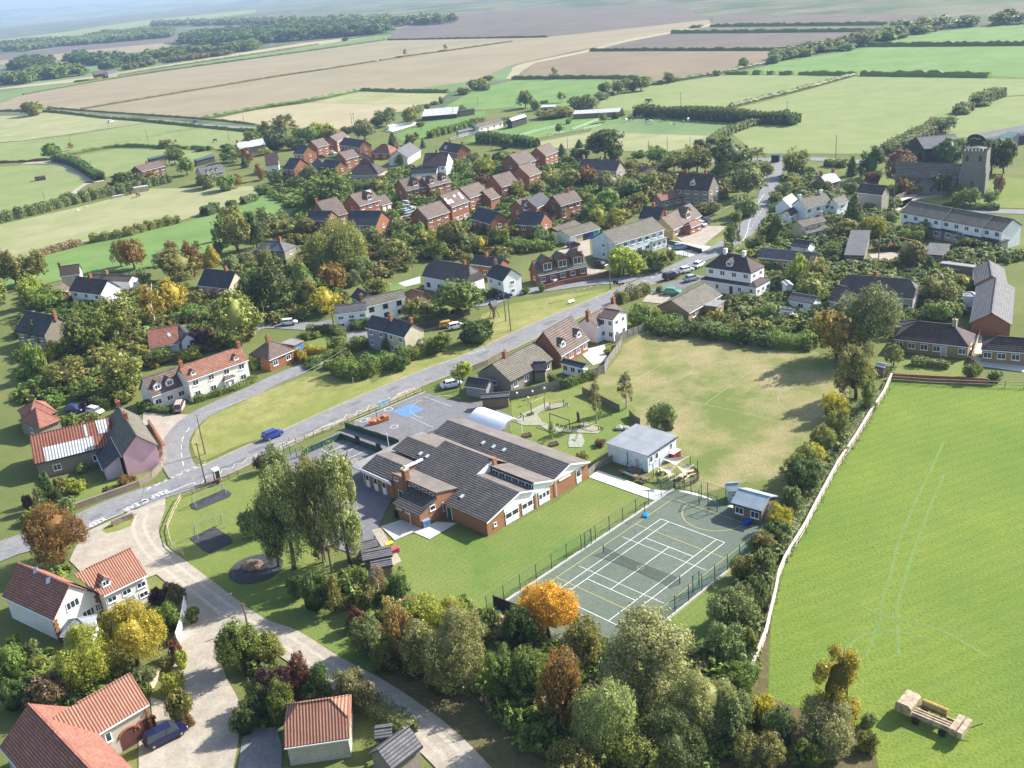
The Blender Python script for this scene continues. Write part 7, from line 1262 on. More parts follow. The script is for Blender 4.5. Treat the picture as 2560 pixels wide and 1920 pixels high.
def crown(kind, var, hi):
    key = (kind, var, hi)
    if key not in _cr:
        n, s_ = {0: (1700, .15), 1: (4200, .1), 2: (15000, .052), 3: (34000, .034)}[hi]
        if kind == 's': n = int(n*.5); s_ *= .85
        if kind == 'w': s_ *= .8; n = int(n*1.2)
        _cr[key] = crown_mesh(kind, hash_(kind)*17+var*5+1, n, s_)
    return _cr[key]
def hash_(k): return sum(ord(c) for c in k)
def trunk_mesh(kind, var):
    r_ = random.Random(hash_(kind)*3+var); m = MB(); tz = .95 if kind in ('c', 'o', 's', 'k', 'q') else .6; x = y = 0; pts = []
    for i in range(6): pts.append((x, y, tz*i/5)); x += r_.uniform(-.04, .04); y += r_.uniform(-.04, .04)
    m.tube(pts, [.085, .065, .055, .045, .035, .012], 7)
    for i in range(9 if kind in ('s', 'r', 'o', 'w', 'q') else 5):
        z = r_.uniform(.25, tz*.8); a = r_.uniform(0, 6.28); L = r_.uniform(.35, .62)*(1 if kind != 'o' else .7); k = min(5, int(z/tz*5)); bx, by = pts[k][0], pts[k][1]
        m.tube([(bx, by, z), (bx+L*.5*math.cos(a), by+L*.5*math.sin(a), z+.12), (bx+L*math.cos(a), by+L*math.sin(a), z+.3)], [.03, .02, .006], 5)
    o = m.build('trunk', BARK, smooth=True); d = o.data; bpy.data.objects.remove(o); return d
_tr = {}
PALEB = plain('pale birch bark', (.5, .47, .4), .8, .4, 5)
SZW = ['small', 'medium sized', 'large']; KW = {'r': ('tree', 'round headed tree'), 'q': ('tree', 'airy tree'), 'o': ('tree', 'upright tree'), 's': ('tree', 'thin airy tree'), 'w': ('tree', 'weeping tree'), 'c': ('conifer', 'cone shaped conifer'), 'b': ('shrub', 'bushy shrub'), 'k': ('tree', 'flat layered cedar')}
TREES = []
def tree(tile, u, v, topv, wid, kind, col, note=None):
    bpx = 'X%f,%f' % px('%s%f,%f' % (tile, u, v)); tpx = '%s%f,%f' % (tile, u, topv); B = W(bpx); zc = depth(B); k = SCL[tile][2] if tile in SCL else 3.45625
    R = wid/k/2*zc/F_PX*((1.25 if tile in 'TU' else 1.12) if zc < 190 else 1.25); hpx = (v-topv)/k; T_ = np.array(px(tpx)); h = 2.
    # crown top: leave the trunk vertical, match the height in the picture
    best = (1e9, 2)
    for hh in np.arange(.5, 30, .1):
        e = abs(PJ(B+[0, 0, hh])[1]-T_[1]); best = min(best, (e, hh))
    h = best[1]
    if kind in ('r', 'w', 'o', 's', 'q'): h = max(h, R*1.0)
    P2 = PJ(B+[0, 0, h*.6]); dx = px('%s%f,%f' % (tile, u, v))[0]-P2[0]; B = B+cr*[1, 1, 0]*dx*zc/F_PX*.9   # u is the crown's middle
    hi = 2 if (R*F_PX/zc > 34 and zc < 190) else (1 if R*F_PX/zc > 11 else 0); var = random.randrange(3 if hi else 2)
    if hi == 2: var = random.randrange(2)
    if R*F_PX/zc > 75: hi, var = 3, 0
    TREES.append(dict(B=B, R=R, h=h, kind=kind, col=col, px=PJ(B+[0, 0, h*.55]), note=note, hi=hi, var=var))
TD = """
A|440,1370,1245,140,r,gr;610,1300,1235,70,s,br;280,1000,870,170,b,ol;430,955,915,40,b,ol;1440,1275,1195,120,b,ol;1500,1420,1275,150,r,gr;1600,1515,1360,130,r,gr;1420,1490,1380,110,s,ol;2000,1400,1270,180,o,gr;2130,1410,1280,120,o,or;2110,1450,1340,60,c,dk;1950,1290,1240,90,b,dk;1740,1305,1265,100,b,dk;560,1375,1320,70,b,ol;640,1400,1345,60,b,br
F|570,375,275,110,b,gr;965,255,190,90,b,ru;775,305,230,60,s,or;1090,235,100,240,b,dk;1290,185,95,140,b,or;1790,245,110,170,b,gg;1950,265,120,170,b,gr;2040,240,130,100,r,or;350,425,380,80,b,dk;100,1100,800,200,r,ol;-100,900,700,220,r,gr;-60,1300,1050,220,r,ol
B|60,1195,1050,130,o,ol;230,1190,990,200,o,ol;150,1290,1110,200,b,dk;430,1225,1090,200,b,gr;560,1190,1050,200,b,yg;650,1200,1100,110,b,ol;780,1155,1090,100,b,dk;930,1205,1040,160,r,gg;1040,1090,1000,90,b,gg;1120,1090,940,170,r,gg;1330,1085,930,110,r,ol;1180,1280,1130,90,c,gg;1330,1250,1150,90,b,ol;1385,1205,1140,45,o,dk;1440,1280,1195,45,c,dk;1240,1420,1310,80,o,gr;1480,945,890,50,b,gr;1600,895,830,50,b,gg;1540,905,870,60,b,ol;1910,775,670,150,b,ol;1790,815,750,110,b,ol;2000,695,650,90,b,gg;1370,975,920,120,b,ol;1780,955,905,70,b,ol;1420,1095,1050,70,b,ol;2150,1285,1180,100,b,dk;1290,492,420,45,s,gg;1635,442,385,45,s,gg;770,355,320,50,b,dk;-40,1240,1120,120,b,gr;330,1290,1180,150,b,dk;1980,780,720,80,b,gg
H|30,520,380,90,o,or;70,300,240,120,b,yg;160,550,420,110,b,gg;420,570,400,200,o,gg;360,590,480,160,b,gr;660,510,395,180,r,gr;620,750,470,390,r,gr;850,620,520,110,b,gr;930,630,540,90,b,dk;1050,625,490,170,r,ol;1250,465,430,150,b,dk;1180,455,410,110,b,ol;1240,390,290,80,b,gr;1330,715,615,90,b,ol;1560,690,600,130,b,ol;1780,455,340,160,b,gr;1870,380,280,100,r,gg;1970,500,330,170,r,yg;2120,370,275,130,r,gr;1960,590,460,150,b,ru;2100,490,390,80,o,gr;90,960,760,200,o,gg;40,1020,810,180,r,gg;220,890,780,150,s,ol;300,1020,880,220,o,ol;420,1010,850,160,r,ol;680,1310,870,440,w,ol;1000,1130,930,150,r,gg;1240,1020,870,190,r,gr;1250,1140,960,150,r,gr;1180,1240,1040,200,r,ol;1410,1020,880,120,b,gr;1470,1100,950,180,r,yg;1680,1130,880,220,r,ol;1560,1190,1040,230,b,gr;1820,1130,980,160,r,gg;1950,1020,910,140,o,ol;1950,1160,1010,110,r,ye;2100,1120,920,160,r,gr;2040,1120,1040,60,r,pu;1830,1250,1150,120,b,ol;1340,1265,1150,120,s,gr;80,1300,1120,120,r,ol;200,1330,1170,120,b,dk;385,1500,1200,220,c,gr;660,1500,1240,210,r,or;600,1680,1460,210,r,ye;100,1690,1250,320,r,dk;420,1620,1380,200,o,ol;900,1350,1180,170,w,gg;1040,1490,1360,200,b,ol;830,1430,1290,120,b,gg;1740,1690,1400,360,r,gr;1000,1260,1130,90,b,ru;930,1250,1170,100,b,gr;1250,800,730,90,b,gr;1400,720,640,60,b,yg;2140,1230,1140,90,b,gg;300,760,690,90,b,gr;60,640,560,130,b,gr;480,640,560,90,b,gg;760,1560,1480,90,b,dk;250,1480,1350,110,b,dk;1160,870,770,120,b,gr;1210,900,800,60,b,gr;520,1000,900,110,b,ol;1500,1420,1360,70,b,dk
L|390,340,230,110,b,ol;1370,320,150,180,b,ol;1450,295,200,140,b,dk;1000,415,310,110,b,gr;880,425,330,150,b,gr;1080,345,280,70,b,ol;1910,545,330,250,b,dk;1590,620,460,175,r,gr;1780,870,710,150,r,yg;1800,540,430,80,b,ol;790,700,610,80,b,gg;430,510,440,90,b,gr;520,500,440,70,b,ol;1740,320,250,110,b,dk;640,760,700,130,b,gr;480,750,700,140,b,dk;960,840,700,110,b,gr;1250,780,650,120,b,dk;1110,640,500,60,b,gr;-20,780,650,90,b,gr;750,820,700,150,b,ol
I|430,335,200,90,c,dk;580,240,165,70,c,dk;800,345,95,330,k,dk;700,210,130,110,b,gr;590,345,240,170,b,dk;880,335,230,140,b,dk;1030,450,340,110,r,ol;1250,380,230,180,r,gr;1400,440,280,170,r,ol;1600,450,230,240,r,ol;1880,470,170,300,r,dk;1640,260,180,150,o,dk;1820,500,350,140,r,gr;2040,660,380,280,r,gg;2120,350,230,170,s,ol;2190,470,350,110,b,ol;650,570,405,150,r,or;490,600,430,170,r,ol;330,580,450,140,r,ol;840,650,450,220,r,gg;1020,660,510,170,r,gg;1170,630,450,160,r,ol;220,650,520,150,b,ol;40,670,510,110,b,yg;640,750,610,120,b,ol;800,850,600,220,r,gr;740,910,745,150,r,yg;870,940,780,230,r,yg;1100,750,620,130,b,ol;950,770,690,120,b,ol;410,860,720,100,r,gr;230,1070,920,150,r,gg;340,1090,960,90,b,gg;620,870,760,70,b,gg;960,1330,1110,270,w,yg;1250,1300,1120,180,b,gr;1380,1210,1120,80,b,ol;1120,1200,1110,90,b,dk;1900,1100,880,120,o,gr;1870,1140,1060,80,b,gr;1940,880,780,100,b,gr;2110,1110,990,150,b,ol;2030,1190,1100,100,b,yg;2000,830,640,200,b,gg;1700,810,700,200,b,ol;1330,570,470,80,b,ol;1275,1495,1430,50,b,gr;1100,320,260,120,b,gr;1490,700,640,60,b,gr;1060,1040,960,0,b,gr;250,1480,1400,60,b,gr;1720,500,430,90,b,ol;1510,440,330,110,b,dk;1360,350,270,80,b,gr;1100,480,430,70,b,gr;120,1500,1440,60,b,gr
C|110,935,785,130,r,gr;190,955,850,80,b,gg;430,885,790,110,s,ol;620,960,810,220,b,gg;380,1010,920,280,b,ol;280,895,865,70,b,gr;785,1060,975,70,r,gg;490,1070,1020,50,b,gr;410,1150,1070,70,r,gg;900,1025,960,80,b,dk;950,1005,930,50,c,gg;800,810,700,100,b,gr;910,815,700,100,r,gr;980,780,680,110,r,ol;1110,785,655,130,r,gr;1040,790,700,60,b,gr;770,860,790,120,b,gg;1350,720,625,80,r,gr;1400,710,660,50,b,gr;1770,655,600,70,b,gg;2000,590,500,80,r,gr;365,680,580,80,s,gr;1090,985,920,60,b,dk;1150,1005,930,80,b,dk;1230,1005,925,130,b,ol;1440,1010,930,150,b,dk;1550,1020,915,150,b,ol;1640,1020,900,110,b,dk;1740,1030,930,150,b,dk;1850,1040,940,150,b,ol;2000,1040,960,140,b,dk;2120,1050,970,150,b,gr;1590,240,210,110,b,gg
E|20,1065,950,140,b,ol;200,1080,980,130,b,dk;260,1060,970,60,b,ol;110,1065,960,110,b,dk;810,395,295,190,r,gg;680,435,370,160,b,gg;500,445,400,150,b,gg;60,545,460,120,b,gg;180,505,420,130,b,gg;340,485,410,120,b,ol;1000,345,290,130,b,gg;1150,325,280,120,b,gg;1300,295,250,120,b,gg;1550,245,200,130,b,gg;1700,225,195,110,b,gg;1430,270,220,120,b,gg;1540,1140,1010,170,r,gg;1450,1120,1040,90,b,gg;1410,1170,1110,100,b,ol;1090,1330,1240,120,b,gg;1230,1310,1190,150,b,gg;1270,1380,1290,100,b,ol;1690,985,930,110,b,gr;1860,915,870,130,b,gr;1570,1420,1200,170,r,dk;1480,1400,1260,110,r,dk;1800,1300,1190,180,r,dk;1940,1500,1200,220,r,dk;2050,1500,1205,160,r,dk;1650,1380,1200,140,r,dk
J|1500,640,470,150,r,dk;1260,600,420,120,r,gr;1600,660,560,110,b,gr;1050,880,800,100,r,gr;1700,1130,1020,110,r,ol;1850,1000,930,90,b,ol;1240,1010,900,110,r,gr;240,480,260,200,r,ol;330,490,380,100,b,gr;730,480,300,95,c,dk;895,510,230,220,o,dk;905,570,440,130,b,ru;1150,560,270,210,r,br;1215,635,490,190,b,or;1335,580,420,120,r,gr;1465,600,410,130,o,gr;220,570,480,90,r,yg;140,680,545,140,r,gg;60,730,620,100,r,gr;480,630,510,160,b,ol;720,630,530,120,b,gg;810,710,610,130,b,ru;1090,650,560,80,r,gr;745,910,625,160,c,dk;640,1030,860,230,r,ol;910,1030,825,205,w,yg;1330,1020,890,150,r,ol;60,1070,820,160,o,dk;100,1130,1030,90,r,gr;310,1140,1060,110,r,pu;1250,1290,1050,190,r,ol;1400,1320,1165,115,c,dk;570,1210,1080,160,b,dk;560,1255,1170,80,o,gr;1640,1140,1040,80,b,dk;250,1420,1160,150,r,yg;420,1440,1210,170,r,ol;370,1550,1340,230,r,ol;1690,1450,1340,150,r,yg;1470,1580,1360,250,r,ol;1300,1410,1300,130,b,dk;1520,1400,1280,210,b,ol;960,1570,1380,120,o,ol;2000,640,460,80,b,br;1640,750,620,90,r,gr;1745,755,590,140,r,gr;1930,730,610,120,r,gr;1420,1500,1400,130,b,gr;1180,1330,1290,90,b,gr;820,1350,1300,50,b,gr;640,1340,1290,60,b,gr;1380,1380,1310,100,b,ol;1250,900,850,80,b,dk;2040,1200,1130,110,b,dk;1960,1150,1090,90,b,gr
N|860,640,60,480,r,gg;600,700,270,350,r,or;770,1020,550,350,o,ol;570,1210,960,220,b,ye;600,1400,1100,210,b,ol;470,1480,1250,230,b,ol;330,1690,1430,270,b,ol;860,1150,860,140,o,gr;1090,740,570,130,r,ol;1000,820,730,100,b,dk;1770,860,710,150,b,gr;1970,880,780,130,b,gr;340,605,540,90,b,gg;1480,350,190,210,b,gr;1190,320,230,130,b,dk;70,510,380,200,b,gr;1400,250,150,150,b,ol;1620,340,230,90,b,gr;450,500,300,130,b,gr;1150,640,560,60,b,gr
M|1090,390,200,180,b,gr;1230,380,230,110,b,yg;1390,400,290,150,b,gr;1740,340,260,140,b,yg;1880,440,290,180,b,ol;2080,480,330,210,b,ol;1600,440,330,250,b,dk;1760,500,380,200,b,dk;2000,540,400,200,b,dk;1960,230,160,120,b,dk;980,1110,790,170,s,ol;720,1240,860,140,s,ol;1300,1320,1040,270,b,gg;345,1380,1220,90,s,gr;610,1565,1480,120,b,ol;770,1430,1370,100,b,br;1270,470,380,160,b,dk;1430,490,400,160,b,dk;2190,340,200,160,b,gr;940,470,430,60,b,gr;820,640,590,50,b,yg;700,850,790,80,b,gr;2180,560,440,200,b,dk
P|730,1240,270,430,q,lo;500,1200,310,330,q,lo;240,1260,400,480,q,lo;190,880,220,330,q,gg;30,420,280,120,r,pu;130,1240,640,320,r,gg;650,1640,1290,150,o,ol;500,1600,1280,300,b,dk;850,1420,1240,260,b,gr;1050,1530,1240,230,s,br;1230,1570,1290,190,r,dk;740,1480,1270,200,b,gr;560,1220,920,180,s,br;960,1620,1400,180,b,ol;350,1500,1300,160,b,dk
T|1150,450,160,150,s,go;850,460,260,120,b,ru;950,660,340,270,b,gg;1240,760,290,270,q,go;1450,620,200,340,r,yg;1700,960,350,520,r,lo;1400,850,430,330,q,lo;1650,500,230,300,r,yg;1800,350,250,130,b,ol;1120,800,560,220,b,ol;2120,1060,640,270,o,gr;80,720,500,290,b,ol;340,1000,690,240,b,ru;130,1120,800,280,b,pu;200,1260,900,210,b,gr;540,1040,760,180,o,dk;800,1050,800,240,b,wi;960,1160,900,180,b,wi;30,1210,950,230,b,dk;1320,620,420,160,b,gr;1550,1000,760,200,b,ol;1900,620,380,220,b,gg;2000,500,300,180,b,dk
U|300,540,70,480,r,og;100,640,260,330,r,dk;600,780,380,320,r,ol;1180,1120,400,860,q,wi;420,1340,640,340,r,or;150,1080,640,320,r,gr;800,1560,930,470,r,lo;1650,1380,880,500,r,lo;1920,1450,980,320,b,gg;2150,1330,1030,220,b,ye;1850,720,420,300,b,gg;1900,450,120,350,b,gg;2000,980,750,260,b,gr;1350,1700,1250,500,r,dk;500,1850,1500,400,r,ol;1100,1750,1350,400,r,ol;2030,700,450,180,b,gr;750,620,500,150,b,gg
R|560,440,150,330,b,dk;660,250,30,210,b,ye;490,640,380,180,b,gg;370,790,560,220,b,ye;330,880,700,170,b,dk;220,980,800,210,b,ol;100,1210,1000,260,b,ol;240,1200,930,170,b,gg;70,1520,1250,260,b,gg;190,1480,1200,130,b,dk;430,880,700,100,b,gg;440,740,560,100,b,gr;300,1080,950,110,b,gr;160,1380,1180,200,b,dk;620,520,400,150,b,gg
V|600,1300,650,420,o,ye;500,1480,1080,500,b,wi;100,1470,1120,300,b,gg;870,1500,1340,190,b,ol;870,1310,1180,140,b,gg;-60,1700,1400,400,r,ol;350,1650,1400,300,b,gr
O|470,720,250,470,r,or;250,380,300,120,b,yg;2150,500,250,180,b,gg
S|700,960,490,480,r,yg;1120,770,290,500,r,ye;1440,460,240,240,b,gr;1350,270,100,130,b,pu;1520,220,80,170,b,wi;1660,400,260,120,b,gr;1500,700,550,130,b,ru;1560,800,640,120,b,yg;1430,820,700,140,b,ol;1240,960,800,220,b,gg;1490,1000,830,200,b,yg;1540,1260,980,200,b,ol;1620,1300,1210,110,b,ru;400,1150,850,330,b,br;600,1110,1000,180,b,gg;330,820,700,170,b,ol;260,720,550,150,b,gg;2050,800,400,360,r,gr;2100,1360,1120,240,b,dk;2180,1120,890,200,s,ol;60,900,600,300,b,gr;100,1150,900,250,b,dk;1250,1020,930,120,b,gr;120,620,500,120,b,gr;1450,160,60,120,b,pu
K|290,510,200,170,r,gr;420,410,200,170,r,yg;540,270,170,150,b,ol;560,580,350,290,r,ol;720,660,500,210,b,gr;820,530,460,120,b,gg;870,430,280,260,b,ol;1050,660,300,310,q,ol;1210,360,200,120,b,yg;1380,370,240,260,b,gr;1320,420,360,80,b,or;1050,710,570,200,b,ol;750,770,670,110,b,pu;600,930,810,160,b,gr;790,900,800,110,b,ol;1250,790,690,130,b,dk;330,1650,1440,120,s,gr;240,1660,1500,90,b,pu;480,1570,1450,100,b,dk;570,1670,1530,170,b,gg;710,1315,1240,110,b,gr;640,1490,1370,190,b,yg;500,1490,1350,110,b,ol;1090,1430,1340,150,b,or;920,1505,1440,70,b,dk;1660,690,590,60,b,br;1640,335,225,165,b,yg;450,760,650,160,b,gr;250,640,540,140,b,gr;900,640,560,140,b,gr;400,1560,1300,110,b,dk;380,1280,1230,70,b,dk
F|740,1700,1310,350,r,gr;1010,1580,1160,280,o,ol;1300,1460,1060,260,s,ye;1480,1320,1040,240,r,ye;1850,1240,1120,220,b,pu;2030,1610,1160,340,r,ol;1530,1060,780,310,r,ol;1650,1010,700,150,o,or;1370,920,800,130,s,gg;1470,800,700,100,o,or;1130,950,690,200,r,or;1020,930,690,120,o,ol;280,1060,800,190,r,ol;250,1270,1020,170,r,yg;410,1320,1120,280,r,gr;730,1310,1200,240,b,gr;840,1420,1220,190,b,gr;400,1590,1370,270,r,dk;1700,800,690,70,s,dk;1850,710,590,70,o,dk;2020,790,430,270,r,ol;1820,910,730,150,c,ye;1880,810,690,90,b,gg;2190,760,440,150,o,dk;1190,1090,940,180,b,gg;1680,1240,1130,120,b,gg;1540,1300,1210,130,r,or;1680,1420,1260,190,r,gr;1800,1440,1320,150,b,dk;1230,1450,1280,160,b,ol;1890,1570,1460,120,b,br;1720,1620,1440,220,b,pu;600,1600,1500,120,b,ol;1480,1440,1330,140,b,gr;2080,1160,1000,160,r,dk;1990,960,820,120,b,gg;2100,900,800,120,b,gg;1250,1060,960,90,b,gr
"""
for ln in TD.strip().split('\n'):
    t_, rest = ln.split('|')
    for it in rest.split(';'):
        a = it.split(',')
        if float(a[3]) > 0: tree(t_, *[float(x) for x in a[:4]], a[4], a[5])
# labels: what it looks like, then the nearest thing one can find
def rel(d):
    a = math.degrees(math.atan2(-d[1], d[0]))
    return 'right of' if -30 < a <= 30 else ('up right of' if 30 < a <= 60 else ('behind' if 60 < a <= 120 else ('up left of' if 120 < a <= 150 else ('left of' if abs(a) > 150 else ('down left of' if -150 < a <= -120 else ('in front of' if -120 < a <= -60 else 'down right of'))))))
used_l = {}
def mklab(T):
    hgt_ = T['h']; big = 'tall' if hgt_ > 9 else ('small' if hgt_ < 3 else '')
    base = ('%s %s %s' % (big, LEAF[T['col']][3], KW[T['kind']][1])).strip(); o = sorted(LM, key=lambda l: np.hypot(*(l[0]-T['px'])))
    for i in range(6):
        d = T['px']-o[i][0]; s_ = '%s %s the %s' % (base, rel(d), o[i][1])
        if len(s_.split()) <= 16 and s_ not in used_l: used_l[s_] = 1; return s_
    for word in ('nearer', 'farther', 'slightly larger', 'slightly smaller', 'second', 'third', 'fourth', 'darker', 'paler'):
        s_ = '%s %s %s the %s' % (word, base, rel(T['px']-o[0][0]), o[0][1])
        if len(s_.split()) <= 16 and s_ not in used_l: used_l[s_] = 1; return s_
    return s_
GRP = {'b': 'garden and hedgerow shrubs', 'c': 'conifers', 'k': 'conifers'}
for T in TREES:
    kind = T['kind']; name = {'c': 'conifer', 'b': 'shrub', 'k': 'cedar_tree', 'w': 'willow_tree'}.get(kind, 'tree')
    r = thing(name, mklab(T), KW[kind][0], T['B'], random.uniform(0, 6.28), GRP.get(kind, 'trees around the village')); R, h = T['R'], T['h']
    o = inst('crown', crown(kind, T['var'], T['hi']), r); o.scale = (R*1.04, R*1.04*random.uniform(.9, 1.05), h); o.material_slots[0].link = 'OBJECT'; o.material_slots[0].material = leaf(T['col'])
    if kind != 'b':
        k = (kind, T['var']); 
        if k not in _tr: _tr[k] = trunk_mesh(*k)
        o = inst('trunk', _tr[k], r); tr_ = min(R, h*.45); o.scale = (tr_, tr_, h)
        if kind == 's' : o.material_slots[0].link = 'OBJECT'; o.material_slots[0].material = PALEB

# ---------------------------------------------------------------- hedges
def hedge(label, s, h=2.5, w_=2.0, col='gr', det=1.0, cat='hedge', name='hedge', sm=4):
    P = smooth_pts(pl(s), sm); o = P[0]; zc = np.mean([depth(p) for p in P]); far = zc > 520
    Q = [P[0]]
    for a, b in zip(P[:-1], P[1:]):
        L = np.hypot(*(b-a)[:2]); n = max(1, int(L/max(1.2, zc/280))); Q += [a+(b-a)*k/n for k in range(1, n+1)]
    r = thing(name, label, cat, o); mb = MB(); h, w_ = (h*.7, w_*.6) if far else (h, w_); col = 'gr' if far and col == 'dk' else col
    for i, p in enumerate(Q):
        d = Q[min(i+1, len(Q)-1)]-Q[max(i-1, 0)]; d = d/max(np.hypot(d[0], d[1]), 1e-6); nn = np.array([-d[1], d[0], 0]); q = p-o; u_ = random.uniform; hh = h*(u_(.6, 1.05) if far else u_(.72, 1.0)); ww = w_/2*(u_(.75, 1.05) if far else u_(.75, 1.05))
        for a, z in ((-1, 0), (-1.02, hh*.6), (-.55, hh*.97), (.5, hh*1.0), (1.02, hh*.6), (1, 0)): x = q+nn*ww*a; mb.v.append((x[0], x[1], z))
    for i in range(len(Q)-1):
        for k in range(5): a = 6*i+k; mb.f.append((a, a+6, a+7, a+1)[::-1]); mb.m.append(0)
    mb.build('stem_mass', leaf(col), r)
    if not far:
        Lt = sum(np.hypot(*(b-a)[:2]) for a, b in zip(Q[:-1], Q[1:])); n = int(min(26000, Lt*(h*2+w_)*26*det*min(1, (200/zc)**1.2))); sz = .3*max(.75, zc/190)
        i = rng.integers(0, len(Q)-1, n); t = rng.uniform(0, 1, n)[:, None]; A = np.array(Q); base = A[i]*(1-t)+A[i+1]*t-o; dd = A[i+1]-A[i]; dd /= np.maximum(np.hypot(dd[:, 0], dd[:, 1]), 1e-6)[:, None]; nn = np.stack([-dd[:, 1], dd[:, 0], np.zeros(n)], 1)
        f = rng.uniform(-1, 1, n); side = f*(h*2+w_); hw = w_/2; x = np.where(np.abs(side) < w_, f*(h*2+w_)/w_*hw*1.0, np.sign(f)*hw); z = np.where(np.abs(side) < w_, h, rng.uniform(.05, 1, n)*h); lump = 1+.13*np.sin(base[:, 0]*1.3+base[:, 1]*.9)+.1*np.sin(base[:, 0]*.5-base[:, 1]*2.1)
        V = base+nn*(x*lump)[:, None]+np.array([0, 0, 1])*(z*lump*rng.uniform(.88, 1.08, n))[:, None]; N = nn*np.sign(x)[:, None]*np.where(np.abs(side) < w_, .3, 1)[:, None]+np.array([0, 0, 1])*np.where(np.abs(side) < w_, 1, .3)[:, None]+rng.normal(size=(n, 3))*.5
        VV = quads_mesh('x', V, N, sz*rng.uniform(.6, 1.4, n)); me = mesh_np('foliage', VV, np.arange(len(VV)).reshape(-1, 4), leaf(col)); inst('foliage', me, r)
    return r
